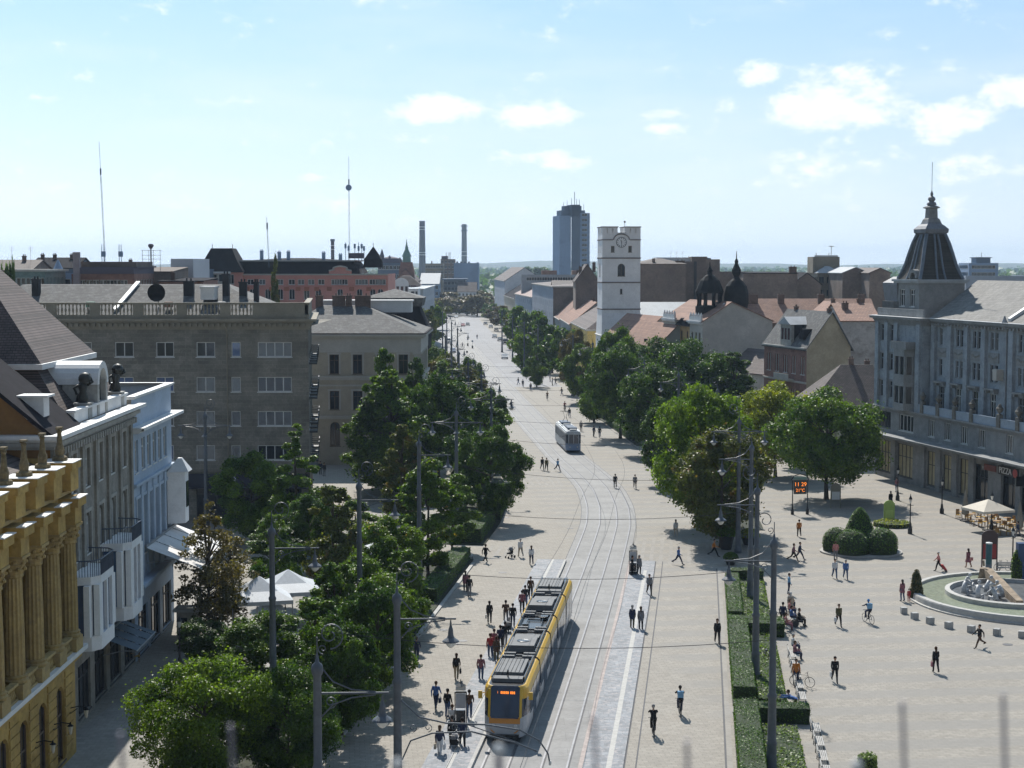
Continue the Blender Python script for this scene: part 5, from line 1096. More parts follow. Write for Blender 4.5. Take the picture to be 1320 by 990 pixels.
def pink():
    Y = 345.; Z = lambda v: ZV(v, Y); x0 = XU(296, Y, 25); L = XU(500, Y, 25) - x0
    b = Bld('salmon_building', 'long salmon pink eclectic building with dark mansard roof and central curved gable', x0, Y, 0, [m_pink, m_creamtrim]); H = Z(353); S = 2100 / Y; X = lambda u: (u - 296) / S
    us = [323, 338, 361, 376, 388, 401, 414, 431, 437, 444, 462, 470, 480, 487, 493]; ws = [(X(u) - .7, Z(367) , 1.35, 1.15, 2, 'cu' if i % 3 else 'dk') for i, u in enumerate(us)]
    ws += [(X(u) - .6, Z(386), 1.2, 2.2, 2, 'arch dk', 0, 'white') for u in (325, 345, 361, 376, 395, 410, 438, 463, 480, 490)]
    b.wall((0, 0), (L, 0), 0, H, ws); b.wall((L, 0), (L, 22), 0, H); b.wall((0, 22), (0, 0), 0, H)
    b.cornice([(0, 0), (L, 0)], Z(369), Z(367.5), .3, m_pink); b.cornice([(0, 0), (L, 0)], H - .3, H, .35, m_creamtrim)
    for u in (318, 331, 350, 369, 384, 395, 408, 424, 453, 475): b.part('pilaster', mat('red_brick_panel', (.42, .15, .09), .9, .15, .3, 3)).box(X(u) - .5, -.15, Z(375), X(u) + .5, -.003, Z(370))
    b.rings(-.3, 0, L - 6, 22, [(0, H), ((1.5,) * 4, Z(336.5)), ((10.8, 10.8, 10.8, 10.8), Z(336) + .6)], m_darkroof, 'mansard'); b.rings(.6, .9, L - 7, 20.5, [(0, Z(337)), (-.1, Z(335.2)), ((10,) * 4, Z(335))], m_metal, 'roof_edge')
    g = MB(); xa, xb = X(424), X(453); xm = (xa + xb) / 2; pts = [(xa, Z(353)), (xb, Z(353)), (xb, Z(349.5)), (xb - 1.2, Z(348))] + [(xm + (xb - xa) * .36 * cos(a), Z(348) + (Z(344) - Z(348)) * sin(a)) for a in np.linspace(.15, pi - .15, 9)] + [(xa + 1.2, Z(348)), (xa, Z(349.5))]
    g.add([(p[0], -.35, p[1]) for p in pts] + [(p[0], .3, p[1]) for p in pts], [tuple(range(len(pts)))] + [(i, (i + 1) % len(pts), len(pts) + (i + 1) % len(pts), len(pts) + i)[::-1] for i in range(len(pts))]); gb = g.build('curved_gable', m_pink, b.e)
    g = MB(); g.tube([(p[0], -.4, p[1] + .1) for p in pts[2:]], .16, 5); g.build('gable_coping', m_creamtrim, gb)
    xp = X(258)
    for (p, q) in (((xp, -2), (xp + 9.2, -2)), ((xp + 9.2, -2), (xp + 9.2, 8)), ((xp, 8), (xp, -2))): b.wall(p, q, 0, Z(351), [(1 + 2.6 * k, Z(366), 1.3, 2.0, 2, 'dk') for k in range(3)])
    b.rings(xp - .6, -2.6, xp + 9.6, 9, [(0, Z(351)), ((1.6, 1.6, 1.6, 1.6), Z(336)), ((2.9, 3.0, 2.9, 3.0), Z(320))], m_darkroof, 'pavilion_roof')
    g = MB(); g.box(X(248), -4, Z(352.5), X(300), 2, Z(350)); g.build('terrace_roof', m_sunmetal, b.e); b.wall((X(249), -3.6), (X(296), -3.6), 0, Z(352.7), [(.8 + 1.3 * k, Z(363), 1.0, 1.6, 1, 'dk') for k in range(5)], 1)
    g = MB(); [g.tube([(xp + x, 2, Z(320)), (xp + x, 2, Z(314.5))], .06, 4) for x in (2.3, 6.6)]; g.build('finial', m_black, b.e)
    for u, h in ((332, 2), (355, 1.7), (367, 1.8), (413, 1.6), (435, 1.2)): b.chimney(X(u), 6, Z(336), h, .7, .7, None, m_hazeconc)
    xq = X(479); b.rings(xq - 2.0, 2, xq + 2.0, 6, [(0, Z(345)), (.2, Z(334)), ((1.9,) * 4, Z(318))], m_darkroof, 'corner_spire'); g = MB(); g.tube([(xq, 4, Z(319)), (xq, 4, Z(313))], .06, 4); g.build('finial', m_black, b.e)
    for i, u in enumerate((443, 447, 455, 460, 464, 467)):
        g = MB(); x = X(u); g.tube([(x, 4, Z(337)), (x, 4, Z(312 + (i % 3) * 3))], .07, 4); g.box(x - .22, 3.7, Z(320 + (i % 2) * 3), x + .22, 3.9, Z(314 + (i % 2) * 3)); g.build('panel_antenna', m_hazeconc, b.e)
    g = MB(); g.box(X(447), 3, Z(333), X(465), 7, Z(326)); g.build('roof_cabin', m_stk, b.e)
    return b.done()
pink()
b = frontal('glass_penthouse', 'teal glazed rooftop storey with pale flat roof at the far left skyline', 14, 58, 262, 350, 12, [mat('teal_glazing', (.12, .20, .21), .3, .3, 1, 3)], None, (7, 1, .7, 1.6, 3, 'dk', 1, 'white'), done=False); g = MB(); g.box(-.6, -.8, b.H, b.L + .6, 12, b.H + .35); g.build('flat_roof', m_creamtrim, b.e); b.done()
b = frontal('red_roof_house', 'low house with brick red roof and aerials at the far left edge', -30, 40, 300, 349, 14, [m_fire], ('gx', 336, m_tile), None, done=False); [b.antenna(x, 5, b.H + 1, 3.5) for x in (5, 8.5)]; b.chimney(7, 6, b.H + 1, 1.6); b.done()
b = frontal('glass_cone_house', 'flat roofed pale building with a bluish conical skylight on the left skyline', 56, 100, 280, 352, 14, [m_hazeconc], None, (5, 2, 1.1, 1.3, 3, 'dk', 1, 'white'), done=False)
g = MB(); g.lathe([(1.5, b.H - 1.2), (1.4, b.H - .3), (.7, b.H + 1.0), (.1, b.H + 2.3)], 12, (2.2, 1.2, 0)); g.build('cone_skylight', mat('blue_zinc', (.28, .36, .48), .4, .1), b.e); b.done()
b = frontal('brown_block', 'brown and black roofed block with red brick base under the tall left mast', 92, 173, 270, 353, 16, [m_brickred, m_fire], None, (9, 1, 1.2, 1.4, 3, 'dk'), done=False)
g = MB(); g.box(1.2, -.3, b.H, b.L, 15, b.H + 1.0); g.box(.9, 1, b.H + 1.0, b.L + .3, 15.5, b.H + 1.15); g.build('black_fascia', m_stk, b.e); g = MB(); g.box(1.2, 1.5, b.H + 1.15, b.L, 14, b.H + 2.0); g.build('roof_deck', mat('brown_felt', (.14, .11, .09), .9, .3), b.e)
g = MB(); g.box(.5, -.8, b.H - 6, 1.5, .2, ZV(325, 270)); g.build('boiler_flue', mat('rosy_flue', (.30, .25, .26), .85, .15), b.e)
for x in (4.1, 7.0): g = MB(); [g.tube([(x + dx_, 4, b.H + 1), (x + dx_, 4, ZV(315, 274))], .06, 4) for dx_ in (0, .35)]; g.box(x - .1, 3.8, ZV(331, 274), x + .6, 4.2, ZV(324, 274)); g.build('mast_pair', m_hazeconc, b.e)
b.done()
b = frontal('dark_mansard_house', 'low dark roofed house with chimneys left of the tall mast', 38, 98, 330, 346, 14, [m_conc2], ('gx', 333, m_darkroof), None, done=False); [b.chimney(x, 6, b.H + 1.4, 1.3) for x in (1, 3.5, 7)]; b.done()
b = frontal('far_flat_block', 'flat grey roofed block on the skyline behind the left mast', 104, 178, 350, 343, 18, [m_fire], None, None, done=False); b.chimney(10, 3, b.H, 1.2); b.done()
b = frontal('scaffold_house', 'brown roofed house with a pipe scaffold frame on top', 172, 222, 285, 350, 14, [m_fire], ('shed', 344, mat('brown_felt', (.14, .11, .09))), None, done=False)
g = MB()
for x in (1.4, 2.5, 3.3, 4.5): g.tube([(x, 1, b.H), (x, 1, ZV(322, 286))], .035, 4)
for v in (323, 329, 334): g.tube([(1.2, 1, ZV(v, 286)), (4.7, 1, ZV(v, 286))], .03, 4)
g.build('pipe_frame', m_conc2, b.e); g = MB(); g.tube([(2.8, 1.4, b.H - 1), (2.8, 1.4, ZV(319, 286))], .12, 6); g.lathe([(.15, 0), (.5, .5), (.5, .7), (.3, .9)], 8, (2.8, 1.4, ZV(321, 286))); g.build('vent_cowl', m_stk, b.e); b.done()
b = frontal('blank_white_block', 'plain pale blank wall block left of the dark pavilion roof', 220, 249, 300, 333.5, 16, [mat('pale_blank_wall', (.52, .54, .58), .85, .06, .2, 2)], None, None)
b = frontal('brick_wing', 'dark brick wing below the pale blank wall', 205, 262, 280, 362, 14, [m_brickred], ('shed', 358, m_darkroof), None, done=False); b.chimney(2, 2, b.H, 1.2); b.done()
b = frontal('grey_flat_block', 'dark low block behind the grey roof, far left centre', 236, 262, 330, 347, 12, [m_conc2], None, None)
def spire():
    Y = 560.; Z = lambda v: ZV(v, Y); x0 = XU(513, Y); W = XU(537, Y) - x0
    b = Bld('spire_house', 'brick red palace with stepped gable and slim green copper spire left of the avenue', x0, Y, 0, [m_brickred]); c = XU(523.5, Y, 25) - x0
    b.wall((-1, 0), (W, 0), 0, Z(362), [(k * 2.2, Z(372), 1.0, 2.0, 1, 'dk') for k in range(3)]); b.wall((W, 0), (W, 25), 0, Z(362)); b.gable(-1, 0, W, 25, Z(362), Z(347) - Z(362), m_tiley, 'y')
    b.rings(c - 2.6, 1, c + 2.6, 6.2, [(0, 20), (0, Z(350)), ((.7,) * 4, Z(338))], m_brickred, 'spire_base'); g = MB(); g.lathe([(1.5, Z(338)), (1.35, Z(331)), (1.7, Z(330.5)), (.8, Z(323)), (.55, Z(321)), (.6, Z(319.5)), (.3, Z(316)), (.06, Z(308))], 8, (c, 3.6, 0)); g.build('copper_spire', mat('green_copper', (.16, .26, .23), .7, .15, .3, 2), b.e); return b.done()
spire()
def avenue(name, label, P0, P1, ze, D, h, wall, roofm, n, floors, kind='hip', fl=3.4, w=1.4, hh=1.9):
    """street facade on the left side of the avenue, near point P0 to far point P1, facing right"""
    L = hypot(P1[0] - P0[0], P1[1] - P0[1]); a = atan2(P1[1] - P0[1], P1[0] - P0[0]); b = Bld(name, label, P0[0], P0[1], math.degrees(a), [wall])
    b.wall((0, 0), (L, 0), 0, ze, [((k + .5) * L / n - w / 2, ze - 1.2 - hh - j * fl, w, hh, 2, 'dk') for k in range(n) for j in range(floors)]); b.wall((0, D), (0, 0), 0, ze, [(2 + 3.5 * k, ze - 1.2 - hh - j * fl, w, hh, 2, 'dk') for k in range(int((D - 2) / 3.5)) for j in range(floors)]); b.wall((L, 0), (L, D), 0, ze)
    if kind == 'hip': b.rings(-.3, -.3, L + .3, D + .3, [(0, ze), (min(D, L) / 2 - .2, ze + h)], roofm)
    elif kind == 'gable': b.gable(0, 0, L, D, ze, h, roofm, 'x')
    else: b.w.cur = 0; b.w.quad((0, 0, ze - .2), (L, 0, ze - .2), (L, D, ze - .2), (0, D, ze - .2))
    b.cornice([(0, D), (0, 0), (L, 0)], ze - .4, ze, .35, m_sunmetal); return b.done()
def modern():
    Y = 470.; Z = lambda v: ZV(v, Y); x0 = XU(507, Y, 15); S = 2100 / Y
    b = Bld('white_modern_building', 'white modern building with rounded gable and tall vertical glazing beside the spire', x0, Y, 3, [m_whitewall, m_brickred]); L = 32 / S
    b.wall((0, 0), (L * .62, 0), 0, Z(366), [(.9 + 1.25 * k, Z(396), .8, Z(369) - Z(396), 1, 'dk', 0, 'grey') for k in range(3)]); b.wall((L * .62, .6), (L, .6), 0, Z(373), [(.6, Z(396), 1.0, 4.6, 1, 'dk'), (1.9, Z(396), .7, 4.6, 1, 'dk')])
    g = MB(); c = L * .31; K = 8; pts = [(c + L * .31 * cos(pi * k / K), Z(366) + 1.7 * sin(pi * k / K)) for k in range(K + 1)]; g.add([(p[0], 0, p[1]) for p in pts] + [(p[0], 1, p[1]) for p in pts], [tuple(range(K + 1))] + [(i + 1, i, K + 1 + i, K + 2 + i) for i in range(K)]); g.build('rounded_gable', m_whitewall, b.e)
    b.wall((L, .6), (L + .5, 30), 0, Z(373)); b.wall((0, 20), (0, 0), 0, Z(366)); b.rings(-1, 4, L + 1, 24, [(0, Z(368)), ((3.4,) * 4, Z(356))], m_tiley); return b.done()
modern()
avenue('glazed_corner_building', 'modern light grey building with glazed bays on the left side of the avenue', PX(545, 510, 18), PX(560, 600, 18), ZV(372, 510), 16, .3, mat('pale_grey_render', (.42, .45, .48), .8, .08, .2, 2), m_metal, 12, 4, 'flat')
b = frontal('pale_roof_house', 'house with pale sunlit sloping roof above the avenue, left side', 541, 566, 890, 366, 20, [m_hazeconc], ('shed', 352, m_metal), (4, 3, 1.5, 1.8, 3.4))
b = frontal('dark_glass_office', 'dark glazed office with overhanging flat roof left of the avenue', 572, 600, 960, 361, 22, [mat('dark_glazing', (.05, .065, .09), .3, .2)], None, (6, 4, 1.8, 1.8, 3.2, 'dk', 1, 'grey'), done=False); g = MB(); g.box(-1, -1, b.H, b.L + 1, 22, b.H + .8); g.build('flat_roof', m_conc2, b.e); b.done()
b = frontal('long_yellow_block', 'long drab yellow block behind the spire with many small windows', 548, 571, 1010, 340, 20, [mat('drab_ochre', (.28, .24, .18))], None, (7, 3, 1.2, 1.6, 3.6, 'dk'), done=False); b.chimney(4, 3, b.H, 1.4); b.done()
b = frontal('brown_tower_block', 'brown apartment tower with cut off top and roof masts above the avenue', 568, 586, 1050, 334, 18, [m_fire], None, (4, 6, 1.3, 1.5, 3.3, 'dk'), done=False); g = MB(); g.box(.5, 1, b.H, 4.5, 8, b.H + 2); [g.tube([(x, 3, b.H), (x, 3, b.H + 4.5)], .15, 4) for x in (3.5, 5.2, 6)]; g.build('roof_box', m_stk, b.e); b.done()
b = frontal('blank_end_block', 'large blue grey block with blank end wall closing the avenue left', 585, 617, 1000, 339, 24, [m_hazeconc], None, None, done=False)
b.wall((b.L - 1.2, -.4), (b.L, -.4), 0, b.H + .5); g = MB(); [g.box(1.5 + 2.4 * k, -.3, b.H, 2.6 + 2.4 * k, 1, b.H + .9) for k in range(4)]; g.build('roof_vents', m_conc2, b.e); g = MB(); [g.box(.6, -.5, 4 + 3.3 * k, 3.2, -.01, 4.9 + 3.3 * k) for k in range(7)]; g.build('balcony_stack', m_hazeconc, b.e); b.done()
b = frontal('red_roof_pavilion', 'pale low house with dark red roof where the avenue bends', 590, 614, 950, 376, 16, [m_whitewall], ('gx', 364, m_tile), (5, 2, 1.2, 1.6, 3.2))
b = frontal('old_palace', 'ornate dark palace roofline with small turrets left of the green spire', 487, 516, 640, 339, 20, [m_conc2], ('mans', 333, m_stk), (6, 2, 1.2, 1.6, 3.4, 'dk'), done=False)
for x, h in ((1.5, 5.5), (4.5, 3), (8.5, 2.2)): g = MB(); g.lathe([(.9, b.H), (.9, b.H + h * .5), (.1, b.H + h)], 6, (x, 2, 0)); g.build('turret', m_stk, b.e)
b.done()
b = frontal('far_slab_block', 'blue grey slab block with rooftop stair head right of the corner tower', 1249, 1287, 700, 339, 16, [m_hazeconc], None, (8, 4, 2.2, 1.5, 3.0, 'dk', 2), done=False); g = MB(); g.box(3.5, 1, b.H, 9.5, 9, b.H + 2.2); g.box(2.9, .6, b.H + 2.2, 10.1, 9.4, b.H + 2.5); g.tube([(6.4, 4, b.H + 2), (6.4, 4, b.H + 4.6)], .12, 4); g.build('stair_head', m_conc2, b.e); b.done()
b = frontal('far_slab_block', 'blue grey slab block behind the brown rear walls, right of the church tower', 901, 925, 690, 338, 16, [m_hazeconc], None, (6, 3, 2.2, 1.5, 3.0, 'dk', 2), done=False); g = MB(); g.box(0, 1, b.H, 5.2, 9, b.H + 1.8); g.build('stair_head', m_conc2, b.e); b.done()
b = frontal('far_mast_block', 'far block with rooftop antennas peeping over the brown rear wall', 862, 886, 560, 336, 14, [m_conc2], None, None, done=False); [b.antenna(x, 3, b.H, 3.2) for x in (1, 3, 5)]; b.done()
b = frontal('far_warehouse', 'long low pale warehouse with parked cars on its roof at the far right', 1245, 1345, 480, 355.5, 30, [mat('pale_blue_grey', (.36, .40, .45), .85, .08)], None, None)
rs = random.Random(5); k = 0
for i in range(46):
    Y = rs.uniform(560, 1500); u = rs.choice([rs.uniform(780, 1130), rs.uniform(1240, 1330), rs.uniform(0, 480), rs.uniform(620, 720)]); w = rs.uniform(14, 30)
    X = XU(u, Y); h = rs.uniform(6, 13)
    if abs(X - cl(min(Y, 900))) < 42 or (Y < 900 and 700 < u < 770): continue
    k += 1; lab = 'small distant %s house with %s roof, %s at %s' % (('cream', 'grey', 'white', 'ochre')[k % 4], ('red', 'brown', 'grey')[k % 3], 'far off', 'the horizon')
    b = Bld('distant_house', 'distant %s walled house with %s roof among far trees near the horizon' % (('cream', 'grey', 'white', 'brown')[k % 4], ('red', 'dark', 'slate')[k % 3]), X, Y, rs.uniform(-25, 25), [(m_cream, m_hazeconc, m_whitewall, m_fire)[k % 4]], group='distant houses near the horizon')
    b.wall((0, 0), (w, 0), 0, h, [(1 + 3.5 * q, h - 3, 1.3, 1.5, 2, 'dk') for q in range(int(w / 3.5) - 1)]); b.wall((w, 0), (w, 11), 0, h); b.wall((0, 11), (0, 0), 0, h); b.gable(0, 0, w, 11, h, 4, (m_tile, m_darkroof, m_slate)[k % 3], 'x'); b.done()
def npmesh(name, V, F, mats):
    me = bpy.data.meshes.new(name); V = np.asarray(V, np.float32); F = np.asarray(F, np.int32); n = len(F)
    me.vertices.add(len(V)); me.vertices.foreach_set('co', V.ravel()); me.loops.add(n * 4); me.loops.foreach_set('vertex_index', F.ravel())
    me.polygons.add(n); me.polygons.foreach_set('loop_start', np.arange(0, n * 4, 4, dtype=np.int32)); me.polygons.foreach_set('loop_total', np.full(n, 4, np.int32))
    for m in mats: me.materials.append(m)
    me.update(calc_edges=True); return me
def leaves(P, Nn, size, rg, droop=.0):
    """one folded diamond leaf cluster per point; P points, Nn preferred normals"""
    n = len(P); r = rg.normal(size=(n, 3)); r /= np.linalg.norm(r, axis=1)[:, None]
    nn = Nn * .8 + r * 1.1 + np.array([0, 0, .25]); nn /= np.linalg.norm(nn, axis=1)[:, None]
    t = rg.normal(size=(n, 3)); t -= (t * nn).sum(1)[:, None] * nn; t /= np.linalg.norm(t, axis=1)[:, None]; b = np.cross(nn, t)
    s = size * rg.uniform(.6, 1.4, n)[:, None]
    a = P - t * s * .5; c = P + t * s * .5; d = P + b * s * .36 + nn * s * .12; e = P - b * s * .36 + nn * s * .12
    V = np.stack([a, e, c, d], 1).reshape(-1, 3); F = np.arange(4 * n).reshape(n, 4); return V, F
def crown(name, seed, H, R, zc, rz, shape, npuff, nleaf, leaf, sparse=False):
    rg = np.random.default_rng(seed); pts = []; rad = []
    while len(pts) < npuff:
        q = rg.uniform(-1, 1, 3)
        if np.linalg.norm(q) > 1: continue
        l = np.linalg.norm(q); q = q / max(l, .01) * (l ** .45)
        z = zc + q[2] * rz; f = 1.0
        if shape == 'cone': f = max(.2, 1.15 - .85 * (z - (zc - rz)) / (2 * rz))
        if shape == 'oval': f = 1 - .25 * q[2]
        if shape == 'flat': f = 1 + .1 * q[2]
        rr = R * f * rg.uniform(.68, 1.2); pts.append((q[0] * rr, q[1] * rr, z)); rad.append(R * rg.uniform(.13, .33) * (f if shape == 'cone' else 1))
    pts = np.array(pts); rad = np.array(rad); w = rad ** 2; w /= w.sum(); k = rg.choice(len(pts), nleaf, p=w)
    d = rg.normal(size=(nleaf, 3)); d[:, 2] += .25; d /= np.linalg.norm(d, axis=1)[:, None]
    rr = rad[k] * rg.uniform(.5, 1.1, nleaf) ** (1 if sparse else .65) * np.where(rg.uniform(size=nleaf) < .12, rg.uniform(1.1, 1.6, nleaf), 1); d2 = d * np.array([1, 1, .78]); P = pts[k] + d2 * rr[:, None]
    out = P - np.array([0, 0, zc - rz * .3]); out /= np.linalg.norm(out, axis=1)[:, None] + 1e-6
    V, F = leaves(P, d * .6 + out * .6, leaf, rg); return V, F, pts
def limb_mesh(name, H, R, zc, rz, pts, m, r0=.2, nlimb=9, seed=0):
    g = MB(); rs = random.Random(seed); top = (rs.uniform(-.2, .2), rs.uniform(-.2, .2), zc + rz * .45)
    mid = (rs.uniform(-.12, .12), rs.uniform(-.12, .12), (zc - rz) * .8)
    g.tube([(0, 0, -.1), (0, 0, .35), mid, (mid[0] * .5 + top[0] * .5, mid[1] * .5 + top[1] * .5, zc - rz * .1), top], r0 * 1.25, 8, r0 * .25)
    idx = list(range(len(pts))); rs.shuffle(idx)
    for i in idx[:nlimb]:
        p = pts[i]; z0 = max(zc - rz * .9, min(p[2] - .6, zc + rz * .2)) * .9; g.tube([(0, 0, z0), (p[0] * .45, p[1] * .45, z0 + (p[2] - z0) * .55), (p[0] * .92, p[1] * .92, p[2])], r0 * .42, 5, r0 * .08)
    return g.mesh(name, m)
m_bark = mat('bark', (.075, .06, .045), .95, .3, 3, 14, bump=.5)
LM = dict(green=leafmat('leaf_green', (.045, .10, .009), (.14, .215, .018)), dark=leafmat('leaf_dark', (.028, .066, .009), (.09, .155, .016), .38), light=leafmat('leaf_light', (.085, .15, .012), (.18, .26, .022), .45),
          yellow=leafmat('leaf_yellowing', (.15, .19, .014), (.30, .31, .024), .42), olive=leafmat('leaf_olive', (.075, .10, .018), (.135, .145, .028), .38, ((.20, .13, .03), .62)), brown=leafmat('leaf_brown', (.10, .085, .028), (.17, .13, .05), .35),
          turn=leafmat('leaf_turning', (.055, .11, .012), (.135, .205, .022), .42, ((.42, .27, .03), .68)), autumn=leafmat('leaf_autumn', (.11, .075, .05), (.15, .13, .06), .3))
TT = {}
def ttype(key, H, R, zc, rz, shape, npuff, nleaf, leaf, r0=.2, sparse=False, nl=9):
    V, F, pts = crown(key, sum(map(ord, key)), H, R, zc, rz, shape, npuff, nleaf, leaf, sparse)
    TT[key] = (npmesh('crown', V, F, [LM['green']]), limb_mesh('trunk', H, R, zc, rz, pts, m_bark, r0, nl, len(key)), H, R)
ttype('near', 6.4, 3.9, 3.5, 3.0, 'round', 85, 60000, .155, .13, nl=14)
ttype('rounda', 9, 3.4, 5.2, 3.8, 'round', 62, 44000, .20, .18)
ttype('roundb', 9, 3.1, 5.1, 4.0, 'cone', 52, 42000, .20, .18)
ttype('wide', 10, 4.6, 5.9, 4.0, 'round', 80, 50000, .23, .24, nl=14)
ttype('tall', 14, 4.2, 7.4, 6.5, 'cone', 100, 52000, .25, .28, nl=16)
ttype('cone', 12, 2.5, 6.2, 5.6, 'cone', 80, 40000, .2, .2)
ttype('column', 10, 1.9, 5.4, 4.5, 'oval', 55, 24000, .19, .15)
ttype('sparse', 9.5, 2.6, 5.4, 4.3, 'cone', 90, 7500, .20, .15, True, nl=40)
ttype('fara', 10, 4.0, 5.6, 4.2, 'round', 45, 6500, .55, .25)
ttype('farb', 10, 3.6, 5.4, 4.4, 'oval', 40, 6000, .55, .25)
trg = random.Random(3)
def tree(key, name, label, x, y, h, r, lm, group=None, rz=None):
    cm, tm, H, R = TT[key]; t = thing(name, label, 'tree', (x, y, 0), trg.uniform(0, 6.3) if rz is None else rz, group); t.scale = (r / R, r / R, h / H)
    o = link('crown', cm, t); o.material_slots[0].link = 'OBJECT'; o.material_slots[0].material = LM[lm]; link('trunk', tm, t); return t
def tpx(key, name, label, u, Y, vtop, wpx, lm, group=None):
    h = ZV(vtop, Y); return tree(key, name, label, XU(u, Y, h * .5), Y, h, wpx / 2 / FPX * Y, lm, group)
GA, GB = 'trees in the left planting beds', 'trees in the right planting beds'
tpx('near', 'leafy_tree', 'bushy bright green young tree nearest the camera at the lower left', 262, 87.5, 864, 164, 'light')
tpx('roundb', 'leafy_tree', 'wide green tree behind the nearest lamp column, lower left', 408, 100, 762, 150, 'green', GA); tpx('rounda', 'leafy_tree', 'green tree just below the white market tent, left of the second column', 338, 104, 792, 110, 'green', GA)
tpx('roundb', 'leafy_tree', 'green tree directly right of the white market tent', 432, 109, 716, 118, 'green', GA)
tpx('rounda', 'leafy_tree', 'dark leafy tree beside the pale stone step under the lamps', 470, 112, 728, 110, 'green', GA)
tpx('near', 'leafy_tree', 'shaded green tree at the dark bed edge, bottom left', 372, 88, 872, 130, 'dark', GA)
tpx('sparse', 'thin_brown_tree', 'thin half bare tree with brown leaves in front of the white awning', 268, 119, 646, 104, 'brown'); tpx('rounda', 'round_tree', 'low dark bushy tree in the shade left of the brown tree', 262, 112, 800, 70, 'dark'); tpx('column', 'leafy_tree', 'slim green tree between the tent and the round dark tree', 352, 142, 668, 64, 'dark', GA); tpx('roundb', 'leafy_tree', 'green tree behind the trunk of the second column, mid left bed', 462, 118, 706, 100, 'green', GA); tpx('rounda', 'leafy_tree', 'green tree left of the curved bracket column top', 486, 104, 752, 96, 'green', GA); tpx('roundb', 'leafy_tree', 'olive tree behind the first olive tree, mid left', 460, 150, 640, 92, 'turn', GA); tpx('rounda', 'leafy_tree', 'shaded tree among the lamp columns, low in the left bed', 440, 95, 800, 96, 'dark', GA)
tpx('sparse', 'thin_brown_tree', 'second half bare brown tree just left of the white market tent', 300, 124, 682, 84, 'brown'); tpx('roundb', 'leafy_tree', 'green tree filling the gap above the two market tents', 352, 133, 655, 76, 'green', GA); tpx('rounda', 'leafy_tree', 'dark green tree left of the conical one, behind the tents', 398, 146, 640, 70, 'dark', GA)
tpx('rounda', 'round_tree', 'dark round tree covering the end of the navy shop sign', 324, 163, 588, 92, 'green', GA)
tpx('cone', 'conical_tree', 'tall pointed dark green tree before the stone apartment block', 384, 158, 546, 92, 'green')
tpx('roundb', 'leafy_tree', 'olive green tree behind the middle left lamp column', 430, 139, 618, 108, 'olive', GA)
tpx('rounda', 'leafy_tree', 'green tree with yellow patches in the middle of the left bed', 505, 128, 672, 96, 'turn', GA)
tpx('column', 'columnar_tree', 'narrow yellowing tree with reddish leaves beside the left hedge', 552, 144, 588, 78, 'turn', GA)
tpx('roundb', 'leafy_tree', 'low green tree in front of the columnar yellowing tree', 520, 121, 702, 92, 'green', GA)
tpx('tall', 'big_tree', 'pointed top of the largest tree before the cream building', 497, 203, 446, 84, 'green'); tpx('tall', 'big_tree', 'largest dark green tree covering the cream building', 503, 197, 474, 124, 'green'); tpx('tall', 'big_tree', 'second pointed crown right of the largest tree', 536, 216, 458, 66, 'dark')
tpx('tall', 'big_tree', 'tall olive brown tree standing right before the largest dark tree', 518, 178, 545, 80, 'olive')
tpx('wide', 'big_tree', 'dark green spreading tree right of the largest one', 566, 205, 492, 92, 'dark')
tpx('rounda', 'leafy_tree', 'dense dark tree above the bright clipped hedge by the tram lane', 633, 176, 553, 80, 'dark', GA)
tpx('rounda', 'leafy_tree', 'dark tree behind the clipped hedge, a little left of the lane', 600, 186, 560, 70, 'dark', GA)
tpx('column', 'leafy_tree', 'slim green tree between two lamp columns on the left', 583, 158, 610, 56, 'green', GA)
row = [(635, 236, 505, 44, 'dark'), (612, 264, 492, 50, 'green'), (596, 296, 474, 48, 'olive'), (580, 262, 478, 46, 'green'), (573, 332, 458, 42, 'olive'), (600, 240, 515, 40, 'olive'), (561, 370, 446, 40, 'green'), (558, 300, 462, 40, 'brown'), (624, 222, 540, 40, 'green'), (588, 218, 505, 44, 'brown'), (606, 340, 462, 30, 'green')]
nl_ = ['first', 'second', 'third', 'fourth', 'fifth', 'sixth', 'seventh', 'eighth', 'ninth', 'tenth', 'eleventh', 'twelfth']
for i, (u, Y, v, w, l) in enumerate(row): tpx('roundb' if i % 2 else 'rounda', 'avenue_tree', '%s %s tree of the left row past the clipped hedge' % (nl_[sorted(q[1] for q in row).index(Y)], {'dark': 'dark green', 'green': 'green', 'olive': 'olive', 'brown': 'brownish'}[l]), u, Y, v, w, l, 'left avenue trees')
for i in range(13):
    Y = 214 + i * 15.5; x, y = off(Y, -13.5 + trg.uniform(-1.2, .8) - max(0, Y - 250) * .05); tree(trg.choice(['rounda', 'roundb', 'column']), 'avenue_tree', '%s tree from the clipped hedge in the edge row left of the lane' % (nl_ + ['thirteenth'])[i], x, y, trg.uniform(8.5, 12), trg.uniform(2.8, 3.6), trg.choice(['green', 'dark', 'olive', 'green']), 'left lane edge trees')
rg2 = random.Random(8)
k = 0
for Y in list(np.arange(400, 640, 21)) + list(np.arange(650, 980, 34)):
    for side in (-1, 1):
        Y2 = Y + rg2.uniform(-5, 5); o = rg2.uniform(18, 22) * side; x, y = off(Y2, o); k += 1
        if side > 0 and Y2 < 470: x += 3
        lm = rg2.choice(['green', 'olive', 'dark', 'green']) if Y2 < 620 else rg2.choice(['autumn', 'olive', 'autumn', 'green'])
        tree(rg2.choice(['fara', 'farb']), 'avenue_tree', 'small far avenue tree lining the %s side of the road toward the bend' % ('left' if side < 0 else 'right'), x, y, rg2.uniform(7, 11), rg2.uniform(3.2, 4.5), lm, 'far avenue trees on the %s' % ('left' if side < 0 else 'right'))
